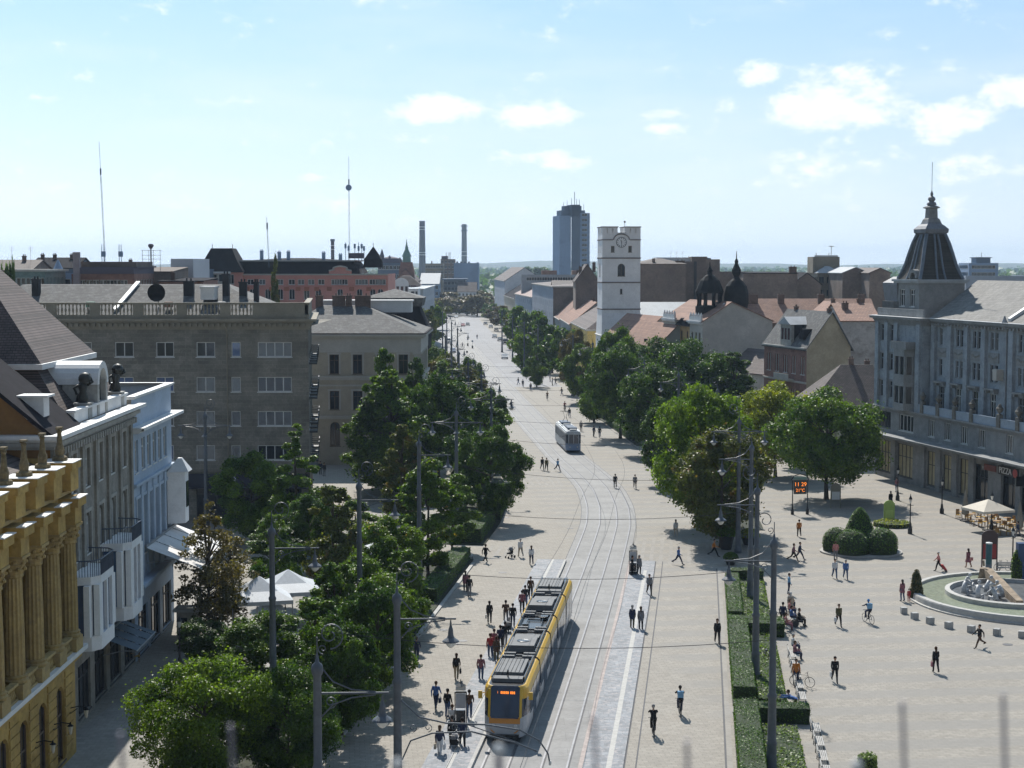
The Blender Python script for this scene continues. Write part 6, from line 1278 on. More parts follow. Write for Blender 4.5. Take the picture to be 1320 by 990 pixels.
for i, (u, Y, v, w) in enumerate(((571, 900, 376, 44), (592, 930, 381, 30), (558, 840, 384, 30), (613, 960, 374, 40), (640, 930, 384, 30))):
    tpx('fara', 'autumn_tree', 'brownish autumn tree closing the far end of the avenue, %s from the left' % ('second', 'third', 'first', 'fourth', 'fifth')[i], u, Y, v, w, 'autumn')
for i, (u, Y, v, w, l) in enumerate(((556, 560, 394, 36, 'green'), (562, 700, 388, 34, 'olive'), (572, 880, 384, 34, 'autumn'), (545, 500, 398, 36, 'olive'), (602, 900, 382, 30, 'autumn'), (588, 925, 384, 26, 'green'), (615, 880, 380, 34, 'autumn'))):
    tpx('fara', 'avenue_tree', '%s small crown before the pale blocks at the left end of the avenue' % nl_[i], u, Y, v, w, l, 'crowns at the avenue end')
R_ = [('wide', 'round_tree', 'bright green broad tree left of the grey lamp columns', 905, 172, 513, 112, 'light'), ('rounda', 'round_tree', 'olive tree with browning leaves in front of the bright green one', 930, 160, 560, 104, 'olive'),
      ('wide', 'round_tree', 'yellow green tree with a bare trunk, left one of the pair on the square', 1000, 214, 505, 86, 'yellow'), ('wide', 'round_tree', 'large dark green tree, right one of the pair on the square', 1066, 193, 514, 112, 'green'),
      ('tall', 'big_tree', 'big dark tree nearest below the gothic brick house', 945, 258, 456, 92, 'dark'), ('wide', 'big_tree', 'dark broad tree below the orange house front', 888, 262, 450, 92, 'dark'), ('wide', 'big_tree', 'dark tree between the tram lane and the orange house', 846, 238, 482, 84, 'dark'),
      ('rounda', 'leafy_tree', 'olive green tree behind the dark tree by the lane', 838, 262, 492, 66, 'olive'), ('wide', 'leafy_tree', 'dense dark tree at the edge of the tram lane opposite the old tram', 800, 262, 455, 74, 'dark'), ('rounda', 'leafy_tree', 'dark small crowned tree low beside the lane, behind the bright green one', 868, 205, 520, 70, 'dark'),
      ('rounda', 'leafy_tree', 'green tree below the plinth of the white church tower', 798, 302, 430, 54, 'green'), ('rounda', 'leafy_tree', 'light green tree just left of the church tower plinth', 752, 330, 450, 46, 'green'), ('roundb', 'leafy_tree', 'mid green tree near the lane below the yellow house', 766, 288, 470, 50, 'green'),
      ('roundb', 'leafy_tree', 'small lone green tree on the hedge island by the crossing', 692, 372, 446, 30, 'green'), ('rounda', 'leafy_tree', 'brownish tree in front of the yellow house', 742, 352, 432, 34, 'brown'), ('wide', 'leafy_tree', 'wide dark crown between the tiled house roofs and the lane trees', 850, 300, 446, 80, 'dark'),
      ('rounda', 'leafy_tree', 'dark tree behind the pair on the square, below the dark roof', 1030, 226, 528, 60, 'dark')]
for a in R_: tpx(a[0], a[1], a[2], a[3], a[4], a[5] - 4, a[6] * 1.12, a[7], GB if a[1] == 'leafy_tree' else None)
for i, (u, Y, v, w, l) in enumerate([(712, 420, 420, 40, 'dark'), (728, 400, 424, 40, 'dark'), (700, 450, 408, 34, 'green'), (684, 490, 400, 36, 'green'), (668, 540, 395, 34, 'green'), (672, 430, 430, 30, 'light')]):
    tpx('fara' if i % 2 else 'farb', 'avenue_tree', '%s crown over the parked cars right of the avenue, counted from the church tower' % nl_[i], u, Y, v, w, l, 'avenue trees above the parked cars')
tpx('column', 'poplar', 'narrow tall poplar in front of the salmon pink building', 355, 300, 326, 13, 'olive')
for i, (u, Y, v, w) in enumerate(((8, 250, 337, 14), (18, 240, 334, 12), (690, 1500, 344, 40), (668, 1400, 345, 30), (262, 700, 342, 20))):
    tpx('fara', 'skyline_tree', ('dark treetop at the very left edge of the skyline', 'second dark treetop at the left edge', 'hazy treetops left of the residential tower', 'hazy tree above the far roofs right of the avenue', 'treetop behind the pale blank wall')[i], u, Y, v, w, 'dark')
V = []; rg = np.random.default_rng(4); n = 26000
yy = rg.uniform(1300, 7500, n); xx = rg.uniform(-1, 1, n) * yy * .36; keep = np.abs(xx - 0) > -1
hh = rg.uniform(3, 13, n) * (np.sin(xx * .01 + yy * .004) * .5 + .8); P = np.stack([xx, yy, hh], 1); Nn = np.tile(np.array([0, -.4, .8]), (n, 1))
V, F = leaves(P, Nn, 1.0, rg); Pq = np.repeat(P, 4, 0); sc = np.repeat(5 + yy / 400, 4)[:, None]; V = Pq + (V - Pq) * sc
w = npmesh('distant_woods', V, F, [LM['dark']]); tag(link('distant_woods', w), None, None, None, 'stuff')
bpy.data.objects['distant_woods']['label'] = 'distant woodland filling the plain to the horizon'
m_hcore = mat('hedge_core', (.022, .038, .010), .95, .3, 2, 9)
LM['hedge'] = leafmat('leaf_hedge', (.060, .13, .010), (.085, .17, .014), .25); LM['ground'] = leafmat('leaf_groundcover', (.10, .17, .022), (.17, .24, .04), .3)
def hedge(name, label, poly, z0, z1, lm='hedge', dens=130, leaf=.09, group=None, cat='hedge', seed=1):
    """poly: ccw outline (x, y)"""
    a = sum(poly[i][0] * poly[(i + 1) % len(poly)][1] - poly[(i + 1) % len(poly)][0] * poly[i][1] for i in range(len(poly)))
    if a < 0: poly = poly[::-1]
    cx = sum(p[0] for p in poly) / len(poly); cy = sum(p[1] for p in poly) / len(poly)
    t = thing(name, label, cat, (cx, cy, 0), 0, group); pl = [(p[0] - cx, p[1] - cy) for p in poly]
    g = MB(); g.prism(pl, z0, z1 - .04); g.build('core', m_hcore, t); rg = np.random.default_rng(seed); P = []; Nn = []
    xs = [p[0] for p in pl]; ys = [p[1] for p in pl]; ar = abs(a) / 2; n = int((max(xs) - min(xs)) * (max(ys) - min(ys)) * dens); n = min(n, 60000)
    q = np.stack([rg.uniform(min(xs), max(xs), n), rg.uniform(min(ys), max(ys), n)], 1); ins = np.ones(n, bool)
    for i in range(len(pl)):
        p0, p1 = pl[i], pl[(i + 1) % len(pl)]; ins &= ((p1[0] - p0[0]) * (q[:, 1] - p0[1]) - (p1[1] - p0[1]) * (q[:, 0] - p0[0])) > 0
    q = q[ins]; wav = .05 * np.sin(q[:, 0] * 2.1 + q[:, 1] * 1.3) + .04 * np.sin(q[:, 1] * .7) + rg.normal(0, .045, len(q)); P.append(np.column_stack([q, z1 + wav])); Nn.append(np.tile([0, 0, 1.5], (len(q), 1)))
    for i in range(len(pl)):
        p0, p1 = np.array(pl[i]), np.array(pl[(i + 1) % len(pl)]); L = np.linalg.norm(p1 - p0); m_ = int(L * (z1 - z0) * dens)
        if m_ < 1: continue
        s = rg.uniform(0, 1, m_)[:, None]; nr = np.array([p1[1] - p0[1], -(p1[0] - p0[0])]) / L; pp = p0 + (p1 - p0) * s + nr * rg.normal(.0, .035, m_)[:, None]
        P.append(np.column_stack([pp, rg.uniform(z0 + .03, z1, m_)])); Nn.append(np.tile([nr[0] * 1.5, nr[1] * 1.5, 0], (m_, 1)))
    V, F = leaves(np.concatenate(P), np.concatenate(Nn), leaf, rg); o = link('foliage', npmesh('foliage', V, F, [LM[lm]]), t); return t
def band(o0, o1, y0, y1, n=6): return [off(y0 + (y1 - y0) * i / n, o0) for i in range(n + 1)] + [off(y1 - (y1 - y0) * i / n, o1) for i in range(n + 1)]
def convex(o0, o1, y0, y1): return [off(y0, o0), off(y0, o1), off(y1, o1), off(y1, o0)]
hedge('clipped_hedge', 'long clipped hedge nearest the camera on the right, left of the flower bed', convex(11.85, 13.25, 60, 101), 0, 1.1, group='right clipped hedges')
hedge('clipped_hedge', 'long clipped hedge in the middle of the right side bed', convex(11.85, 13.25, 104, 124), 0, 1.1, group='right clipped hedges', seed=2)
hedge('clipped_hedge', 'short dark cross hedge at the near end of the far right bed', convex(11.85, 15.9, 124.2, 125.3), 0, 1.1, seed=3)
hedge('clipped_hedge', 'clipped hedge strip on the left of the farthest bed', convex(11.9, 13.0, 127, 143), 0, 1.05, group='right clipped hedges', seed=4)
hedge('clipped_hedge', 'low cross hedge at the far end of the farthest bed', convex(12.2, 15.2, 143.6, 145), 0, 1.1, seed=5)
hedge('clipped_hedge', 'cross hedge behind the nearest flower bed, beside the bending man', convex(13.3, 16.4, 99.5, 101), 0, 1.0, seed=6)
hedge('clipped_hedge', 'cross hedge at the far end of the middle bed', convex(13.3, 16.0, 122.7, 124), 0, 1.1, seed=16)
hedge('ground_cover_bed', 'pale yellow green ground cover in the nearest right bed', convex(13.45, 15.5, 60, 98), 0, .35, 'ground', 45, .17, cat='flower bed', seed=7)
hedge('ground_cover_bed', 'green ground cover in the middle right bed, around the grey columns', convex(13.45, 15.2, 104, 122.5), 0, .35, 'ground', 45, .17, cat='flower bed', seed=8)
hedge('ground_cover_bed', 'light green ground cover in the farthest right bed', convex(13.1, 15.2, 127, 143.4), 0, .35, 'ground', 45, .17, cat='flower bed', seed=9)
hedge('clipped_hedge', 'clipped hedge beside the left promenade between the trees and the lane', convex(-13.6, -12.0, 132, 152), 0, 1.2, group='left clipped hedges', seed=10)
hedge('clipped_hedge', 'hedge under the trees at the lower left of the promenade', convex(-13.4, -12.0, 104, 128), 0, 1.1, group='left clipped hedges', seed=11)
hedge('clipped_hedge', 'bright sunlit clipped hedge block at the bend of the lane, left', convex(-13.9, -11.8, 176, 190), 0, 1.6, group='left clipped hedges', seed=12)
hedge('clipped_hedge', 'dark low hedge before the bright clipped block, left', convex(-15.5, -12.2, 161, 174), 0, 1.5, group='left clipped hedges', seed=13)
hedge('clipped_hedge', 'small round ended hedge by the pale step at lower left', [(p[0], p[1]) for p in (G(445, 905), G(475, 905), G(478, 878), G(452, 878))], 0, 1.1, seed=14)
hedge('clipped_hedge', 'low hedge along the lane right of the old tram', convex(12.6, 14.6, 214, 226), 0, 1.2, group='lane hedges on the right', seed=15)
hedge('clipped_hedge', 'thin hedge along the lane beyond the old tram', convex(12.6, 14.4, 258, 285), 0, 1.0, group='lane hedges on the right', seed=17)
hedge('clipped_hedge', 'light hedge strip near the crossing, right of the lane', convex(13, 15, 292, 326), 0, 1.1, group='lane hedges on the right', seed=18)
hedge('clipped_hedge', 'hedge island around the lone tree at the crossing', [G(672, 478), G(708, 483), G(712, 475), G(675, 471)], 0, 1.2, seed=19)
def topiary(name, label, x, y, balls, dens=60, lm='hedge', seed=1, cat='topiary'):
    t = thing(name, label, cat, (x, y, 0)); rg = np.random.default_rng(seed)
    for (bx, by, r, h, cone) in balls:
        n = int(r * h * 6 * dens); th = rg.uniform(0, 2 * pi, n); s = rg.uniform(0, 1, n)
        if cone: pr = r * (1 - s) ** .55
        else: pr = r * np.sqrt(np.clip(1 - np.maximum(0, (s - .45) / .55) ** 2, 0, 1)) * (.88 + .12 * np.minimum(1, s / .3))
        P = np.column_stack([bx + pr * np.cos(th), by + pr * np.sin(th), s * h]); Nn = np.column_stack([np.cos(th), np.sin(th), s * 1.2]) * 1.3
        V, F = leaves(P, Nn, .14, rg); o = link('clipped_ball', npmesh('clipped_ball', V, F, [LM[lm]]), t)
        g = MB(); K = 8; prof = [((r * (1 - i / K) ** .55 if cone else r * sqrt(max(0, 1 - max(0, (i / K - .45) / .55) ** 2))) * .96 + .01, h * i / K * .98) for i in range(K + 1)]; g.lathe(prof, 14, (bx, by, 0)); g.build('core', m_hcore, o)
    return t
x, y = G(1110, 712)
topiary('topiary_group', 'group of dark clipped box domes around a taller cone on the square', x, y, [(0, .8, 2.0, 4.3, True), (-2.3, .3, 1.4, 2.4, False), (-1.2, -1.4, 1.6, 2.5, False), (1.6, -1.0, 1.7, 2.6, False), (2.4, .9, 1.2, 2.2, False)], seed=3)
g = MB(); K = 24; g.prism([(x + 4.0 * cos(2 * pi * k / K), y + .1 + 3.3 * sin(2 * pi * k / K)) for k in range(K)], -.02, .16); struct(g.build('kerb', m_kerb))
m_pole = mat('column_paint', (.085, .10, .12), .5, .15, 1.5, 6); m_lampw = mat('lamp_white', (.6, .6, .58), .4, .05); m_iron = mat('black_iron', (.02, .021, .024), .5, .2, 3, 9)
def spiral(g, c, r0, turns, rt, flip=1, n=26):
    g.tube([(c[0] + flip * r0 * (1 - .8 * t / n) * cos(-pi / 2 + turns * 2 * pi * t / n), 0, c[2] + r0 * (1 - .8 * t / n) * sin(-pi / 2 + turns * 2 * pi * t / n)) for t in range(n + 1)], rt, 5)
def lamp_arm(parent, z, sgn, L=2.45):
    g = MB(); g.tube([(sgn * .15, 0, z), (sgn * (L + .25), 0, z + .02)], .045, 6); g.tube([(sgn * .15, 0, z + 1.0), (sgn * .6, 0, z + .45), (sgn * 1.3, 0, z + .15), (sgn * 2.2, 0, z + .06)], .03, 5)
    g.tube([(sgn * .15, 0, z - .9), (sgn * .6, 0, z - .42), (sgn * 1.3, 0, z - .16), (sgn * 2.2, 0, z - .05)], .03, 5); spiral(g, (sgn * .5, 0, z - .33), .24, 1.5, .022, sgn); a = g.build('lamp_arm', m_pole, parent)
    g = MB(); x = sgn * L; g.lathe([(.03, -.05), (.05, -.3), (.10, -.45), (.13, -.75), (.18, -.85), (.36, -.98), (.40, -1.04)], 12, (x, 0, z), cap=False); g.build('lamp_hood', m_pole, a)
    g = MB(); g.lathe([(.38, -1.03), (.37, -1.05), (.24, -1.07), (.2, -1.2), (.1, -1.3), (.02, -1.34)], 12, (x, 0, z)); g.build('lamp_glass', m_lampw, a)
def column(kind):
    t = thing('tram_column', '', 'lamp column'); g = MB()
    g.lathe([(.36, 0), (.36, .35), (.29, .45), (.27, 1.6), (.31, 1.7), (.25, 1.85), (.22, 4.2), (.27, 4.3), (.27, 4.42), (.20, 4.55), (.18, 8.8), (.22, 8.9), (.22, 9.0), (.165, 9.1), (.15, 12.5), (.2, 12.6), (.24, 12.75), (.2, 12.95), (.08, 13.05), (.05, 13.3), (.02, 13.4)], 14); g.build('pole', m_pole, t, True)
    if kind != 'plain':
        g = MB(); g.tube([(0, 0, 13.3), (0, 0, 14.0)], .025, 5); spiral(g, (.5, 0, 14.1), .55, 1.4, .028); spiral(g, (.22, 0, 13.55), .2, 1.2, .02, -1); g.build('finial_scroll', m_pole, t)
    if kind == 'single': lamp_arm(t, 11.85, 1)
    if kind == 'double': lamp_arm(t, 11.85, 1); lamp_arm(t, 11.85, -1); g = MB(); g.lathe([(.03, 0), (.10, -.2), (.34, -.4)], 10, (0, -.4, 11.2), cap=False); g.tube([(0, 0, 11.3), (0, -.4, 11.25)], .03, 5); g.build('front_lamp', m_pole, t)
    if kind == 'tram':
        lamp_arm(t, 11.85, 1); g = MB(); R = 6.7
        g.tube([(.15, 0, 8.1), (1.0, 0, 7.3), (2.2, 0, 7.02), (4.0, 0, 6.95), (5.6, 0, 6.7), (6.5, 0, 6.2), (6.9, 0, 5.6), (7.0, 0, 5.1)], .04, 6); g.tube([(.2, 0, 5.3), (.6, 0, 6.2), (1.6, 0, 6.55), (3.4, 0, 6.62), (5.4, 0, 6.1), (6.4, 0, 5.7)], .04, 6)
        for q in (.7, 1.4, 2.6): spiral(g, (q, 0, 6.8), .2, 1.3, .02)
        g.tube([(3.2, 0, 6.95), (5.6, 0, 6.1)], .025, 5); g.build('catenary_bracket', m_pole, t); g = MB(); g.lathe([(.05, -.1), (.07, 0), (.05, .1)], 8, (7.0, 0, 5.15)); g.build('insulator', m_lampw, t)
    return t
CT = {}
def put_column(kind, label, x, y, rz=0, group=None, s=1.0):
    if kind not in CT: t = CT[kind] = column(kind); t['label'] = label; t.location = (x, y, 0); t.rotation_euler = (0, 0, rz)
    else: t = dup(CT[kind], label, (x, y, 0), rz)
    if group: t['group'] = group
    elif 'group' in t: del t['group']
    t.scale = (1, 1, s); return t
put_column('tram', 'grey ornate column with curved wire bracket reaching over the yellow tram', -5.25, 73.4); put_column('single', 'grey ornate lamp column nearest the camera, lower left, with scroll on top', -7.35, 60.5)
GL_, GR_ = 'lamp columns of the left bed', 'lamp columns of the right bed'
for (x, y, l) in ((-13.7, 92, 'tall grey lamp column in front of the white market tent'), (-10.5, 111, 'grey lamp column among the green trees right of the tent'), (-7.9, 137.5, 'grey lamp column before the tall dark trees on the left')): put_column('single', l, x, y, 0, GL_)
put_column('double', 'grey column with two lamps, standing in the left bed above the clipped hedge', -5.7, 166, 0, GL_)
put_column('double', 'grey column with three lamps at the foot of the stone apartment block', XU(265, 163, 8), 163, 0)
put_column('single', 'nearest thick grey column in the right flower bed with lamp to the left', 14.3, 88, pi, GR_); put_column('single', 'second grey column from the camera in the right beds', 16.5, 108.7, pi, GR_)
put_column('single', 'third grey column from the camera in the right beds', 19.9, 134.5, pi, GR_); put_column('double', 'fourth grey column on the right, with lamps on both sides, before the olive tree', 22.0, 157, pi, GR_)
k = 0
for y in (195, 222, 250, 280, 312, 346, 384, 425, 470, 520):
    for sgn in (-1, 1):
        k += 1; x, yy = off(y, 13.6 * sgn if y < 370 else 9.5 * sgn)
        put_column('double' if y < 300 else 'single', 'distant grey lamp column standing in the %s tree row, %s column past the bend' % ('left' if sgn < 0 else 'right', nl_[(k - 1) // 2]), x, yy, 0 if sgn < 0 else pi, 'distant lamp columns on the ' + ('left' if sgn < 0 else 'right'))
m_wire = mat('wire', (.03, .03, .032), .6, .1)
def wire(name, label, pts, r=.016, grp='overhead wires'): g = MB(); g.tube(pts, r, 4); tag(g.build(name, m_wire), label, 'wire', grp)
for o, l in ((-1.65, 'left'), (1.65, 'right')):
    wire('contact_wire', 'thin overhead contact wire above the %s tram track' % l, [(*off(y, o + .12 * sin(y * .15)), 5.35) for y in range(32, 520, 4)], .014)
for (a, b, l) in (((-13.7, 92), (14.3, 88), 'nearest columns with the tent behind'), ((-10.5, 111), (16.5, 108.7), 'second pair of columns'), ((-7.9, 137.5), (19.9, 134.5), 'third pair of columns'), ((-5.7, 166), (22, 157), 'fourth pair of columns')):
    wire('span_wire', 'span wire strung across the lane between the ' + l, [(a[0] + (b[0] - a[0]) * t / 14, a[1] + (b[1] - a[1]) * t / 14, 6.6 + .9 * (2 * t / 14 - 1) ** 2) for t in range(15)], .018)
for y in (195, 222, 250, 280, 312, 346):
    a, b = off(y, -13.6), off(y, 13.6); wire('span_wire', 'distant span wire across the lane about %d metres past the tram bend' % (y - 160), [(a[0] + (b[0] - a[0]) * t / 10, a[1] + (b[1] - a[1]) * t / 10, 6.3 + .9 * (2 * t / 10 - 1) ** 2) for t in range(11)], .018)
def square_lamp():
    t = thing('square_lamp', '', 'street lamp'); g = MB(); g.lathe([(.24, 0), (.24, .5), (.16, .62), (.13, 1.0), (.07, 1.15), (.055, 3.2)], 10); g.tube([(-.35, 0, 3.0), (.35, 0, 3.0)], .025, 5); g.build('post', m_iron, t); g = MB(); g.lathe([(.07, 3.2), (.16, 3.6), (.15, 3.62)], 8); g.build('lantern', m_lampw, t); g = MB(); g.lathe([(.2, 3.62), (.12, 3.85), (.05, 3.95), (.02, 4.2)], 8); g.build('lantern_cap', m_iron, t); return t
sq = square_lamp(); SQ = [((1173, 688), 'slim black street lamp right of the clipped domes'), ((1214, 662), 'black street lamp on the square before the hotel arcade windows'), ((1278, 683), 'black street lamp in front of the open white parasol'), ((1305, 735), 'black street lamp right of the bicycle stand'), ((1157, 645), 'black street lamp near the hotel corner'), ((232, 868), 'black ring lamp on the sunlit side pavement, lower left')]
for i, ((u, v), l) in enumerate(SQ):
    x, y = G(u, v)
    if i == 0: sq.location = (x, y, 0); sq['label'] = l
    else: dup(sq, l, (x, y, 0), i * .3)
m_ty = mat('tram_yellow', (.62, .38, .04), .35, .06, .5, 4); m_tw = mat('tram_silver_white', (.40, .41, .43), .3, .06, .5, 4); m_tb = mat('tram_black', (.012, .013, .016), .25, .1, 1, 4, spec=.7); m_tg = mat('tram_roof_grey', (.15, .155, .16), .8, .12, 1.2, 6); m_bel = mat('bellows', (.03, .03, .032), .8, .3, 4, 9)
m_tor = mat('tram_orange', (.60, .24, .03), .4, .1, 1, 5); m_led = mat('led_text', (.5, .15, .02), .5, 0, emit=((1, .25, .03), 1.1)); m_tglass = glassmat('tram_glass', (.02, .03, .055), .06, .9)
def prof(hw, sh=0): return [(hw * .94, .32), (hw, .75), (hw, 1.12), (hw, 1.5), (hw, 2.5), (hw, 2.75), (hw * .97, 3.05), (hw * .86, 3.2), (hw * .8, 3.22)]
def tram_module(parent, L, cab=0):
    """cab: -1 nose at y=0, 1 nose at y=L"""
    secs = [(0, 1.325), (L, 1.325)]
    if cab == -1: secs = [(0, .92), (.22, 1.10), (.6, 1.24), (1.2, 1.325), (L, 1.325)]
    if cab == 1: secs = [(0, 1.325), (L - 1.2, 1.325), (L - .6, 1.24), (L - .22, 1.10), (L, .92)]
    def P(i, q):
        y, hw = secs[i]; x, z = q; k = max(0, z - 1.2) * .30
        if cab == -1 and y < 1.2: y = y + k * (1 - y / 1.3)
        if cab == 1 and y > L - 1.2: y = y - k * (1 - (L - y) / 1.3)
        return (x, y, z)
    sh = MB()
    for i in range(len(secs) - 1):
        pa, pb = prof(secs[i][1]), prof(secs[i + 1][1])
        for s_ in (-1, 1):
            for j in range(len(pa) - 1):
                a, b, c, d = P(i, (s_ * pa[j][0], pa[j][1])), P(i + 1, (s_ * pb[j][0], pb[j][1])), P(i + 1, (s_ * pb[j + 1][0], pb[j + 1][1])), P(i, (s_ * pa[j + 1][0], pa[j + 1][1]))
                sh.cur = 0 if j < 3 else (2 if j == 3 else (1 if j > 3 else 0)); sh.quad(*((a, b, c, d) if s_ > 0 else (d, c, b, a)))
        a, b = P(i, (prof(secs[i][1])[-1])), P(i + 1, prof(secs[i + 1][1])[-1]); sh.cur = 3; sh.quad((-a[0], a[1], a[2]), a, b, (-b[0], b[1], b[2]))
    for e in (0, len(secs) - 1):
        pr = prof(secs[e][1]); nose = (cab == -1 and e == 0) or (cab == 1 and e > 0)
        for j in range(len(pr) - 1):
            a, b = P(e, pr[j]), P(e, pr[j + 1]); sh.cur = (0 if j < 2 else (4 if j == 2 else 2)) if nose else 2
            q = ((-a[0], a[1], a[2]), a, b, (-b[0], b[1], b[2])); sh.quad(*(q if e == 0 else q[::-1]))
    sh.build('body', [m_tw, m_ty, m_tglass, m_tb, m_tor], parent)
    y0, y1 = (1.9 if cab == -1 else .25), (L - 1.9 if cab == 1 else L - .25)
    n = max(1, int((y1 - y0) / 1.75)); w = (y1 - y0) / n
    for s_ in (-1, 1):
        for k in range(n):
            door = k % 3 == 1; g = MB(); g.box(min(s_ * 1.325, s_ * 1.345), y0 + k * w + .08, .5 if door else 1.25, max(s_ * 1.325, s_ * 1.345), y0 + (k + 1) * w - .08, 2.55); g.build('door' if door else 'side_window', m_tglass, parent)
        if cab == -1: g = MB(); g.add([(s_ * 1.335, 1.25, 1.5), (s_ * 1.335, 1.75, 1.5), (s_ * 1.335, 1.75, 2.5), (s_ * 1.335, 1.55, 2.5)], [(0, 1, 2, 3)]); g.build('cab_window', m_tb, parent)
    g = MB(); g.box(-1.0, .35 + (1.4 if cab == -1 else 0), 3.22, -.94, L - .35 - (1.4 if cab == 1 else 0), 3.5); g.box(.94, .35 + (1.4 if cab == -1 else 0), 3.22, 1.0, L - .35 - (1.4 if cab == 1 else 0), 3.5); g.build('roof_rail', m_tb, parent)
    if cab:
        ya = 2.3 if cab == -1 else .9; g = MB()
        for k in range(7): g.box(-.84 + k * .243, ya, 3.23, -.63 + k * .243, ya + 3.4, 3.62)
        g.build('cooling_unit', m_tg, parent); g = MB(); g.box(-.9, ya - .9, 3.23, .9, ya - .12, 3.45); g.build('roof_cover', m_tg, parent); g = MB(); g.tube([(0, ya - .5, 3.4), (0, ya - .5, 3.9)], .05, 6); g.build('roof_aerial', m_tb, parent)
    elif L > 5.5:
        g = MB(); g.box(-.82, 1.0, 3.23, .82, 3.4, 3.68); u = g.build('air_unit', m_tg, parent); K = 16; g = MB(); g.lathe([(.42, 3.685), (.42, 3.71), (.3, 3.69), (.25, 3.70)], 16, (0, 2.3, 0)); g.build('fan', m_tb, u); g = MB(); g.box(-.82, 4.1, 3.23, .82, 4.7, 3.5); g.box(-.82, 4.85, 3.23, .82, 5.3, 3.45); g.build('equipment_box', m_tg, parent)
    else:
        g = MB(); z = 3.3
        for s_ in (-1, 1): g.tube([(s_ * .55, 1.0, z), (s_ * .5, 3.0, z + .2), (s_ * .45, 1.4, z + .45)], .035, 5); g.tube([(s_ * .8, 1.45, z + .5), (s_ * .3, 1.45, z + .5)], .03, 5)
        g.tube([(-.9, 1.4, z + .5), (.9, 1.4, z + .5)], .035, 5); g.tube([(-.6, 2.9, z), (.6, 2.9, z)], .05, 5); g.box(-.7, .6, 3.23, -.3, 1.0, 3.5); g.box(.3, 3.1, 3.23, .8, 3.6, 3.5); g.build('pantograph', m_tb, parent)
    for yy in (.18, L - .18):
        if (cab == -1 and yy < 1) or (cab == 1 and yy > L / 2): continue
        g = MB(); g.box(-1.0, yy - .14, 3.23, -.25, yy + .14, 3.42); g.box(.25, yy - .14, 3.23, 1.0, yy + .14, 3.42); g.box(-.25, yy - .06, 3.23, .25, yy + .06, 3.3); g.build('joint_cover', m_tg, parent)
    g = MB(); g.box(-1.1, .8 + (.6 if cab == -1 else 0), .12, 1.1, L - .8, .34); g.build('underframe', m_tb, parent)
def tram1():
    root = thing('articulated_tram', 'yellow and white five section articulated tram stopping at the left platform', 'tram', (0, 0, 0)); y = G(652, 959)[1]; o = -1.65; mods = ((7.5, -1), (7.0, 0), (4.6, 0), (6.9, 0), (7.0, 1)); first = off(y, o); root.location = (first[0], first[1], 0)
    for i, (L, c) in enumerate(mods):
        p = off(y, o); q = off(y + L, o); a = atan2(q[0] - p[0], q[1] - p[1])
        s = bpy.data.objects.new('tram_section', None); C.objects.link(s); s.parent = root; s.location = (p[0] - first[0], p[1] - first[1], .03); s.rotation_euler = (0, 0, -a)
        tram_module(s, L, c)
        if i < 4: g = MB(); [g.box(-1.2 + .04 * (k % 2), L + .0 + k * .07, .5, 1.2 - .04 * (k % 2), L + .07 + k * .07, 3.1) for k in range(6)]; g.build('bellows', m_bel, s)
        if i == 0:
            g = MB()
            def W(x, z, d=.03): return (x, max(0, z - 1.2) * .30 - d, z)
            g.poly([W(-.80, 1.42), W(.80, 1.42), W(.86, 2.4), W(.84, 3.06), W(-.84, 3.06), W(-.86, 2.4)]); ws = g.build('windscreen', m_tglass, s)
            me = text_mesh('1', .2, .01); me.materials.append(m_led); t_ = link('destination_display', me, ws); t_.rotation_euler = (pi / 2 - .29, 0, 0); t_.location = (-.45, W(0, 2.88)[1] - .02, 2.86)
            g = MB()
            for k in range(5): g.box(-.27 + .1 * k, W(0, 2.86)[1] - .06, 2.79, -.195 + .1 * k, W(0, 2.86)[1] - .04, 2.94)
            for k in range(3): g.box(.3 + .1 * k, W(0, 2.86)[1] - .06, 2.79, .375 + .1 * k, W(0, 2.86)[1] - .04, 2.94)
            g.build('destination_display', m_led, ws)
            for sx in (-1, 1):
                g = MB(); g.lathe([(.11, 0), (.10, .05)], 10, (0, 0, 0)); g.xf(lambda a_, b_, c_: (a_ + sx * .66, -.02 - c_, 1.0 + b_)); g.build('headlight', m_lampw, s)
                g = MB(); [g.add([(sx * (.95 + .1 * math.cos(q)), .06, .85), (sx * (.55 + .12 * q), -.035, .6 + .1 * q), (sx * (.62 + .12 * q), -.035, .56 + .1 * q)], [(0, 1, 2)]) for q in range(3)]; g.build('flame_decal', m_tor, s)
                g = MB(); g.tube([(sx * 1.28, .9, 2.7), (sx * 1.5, .6, 2.75)], .03, 5); g.box(sx * 1.5 - .12, .5, 2.45, sx * 1.5 + .12, .6, 2.9); g.build('mirror', m_ty, s)
                g = MB(); g.prism([(sx * .86, .0), (sx * 1.0, .05), (sx * 1.0, .2), (sx * .86, .2)], 0, 1.6); g.xf(lambda a_, b_, c_: (a_, b_ + (c_ + .2) * .28, c_ + 1.45)); g.build('screen_pillar', m_ty, s)
            g = MB(); g.box(-.85, -.12, .3, .85, .3, .5); g.build('bumper', m_tb, s)
        y = y + (L + .42) * cos(a)
tram1()
m_ob = mat('old_tram_blue', (.20, .29, .45), .45, .1, .8, 5); m_og = mat('old_tram_grey', (.50, .54, .58), .5, .1, .8, 5); m_or = mat('old_tram_roof', (.50, .54, .57), .55, .1, .8, 5)
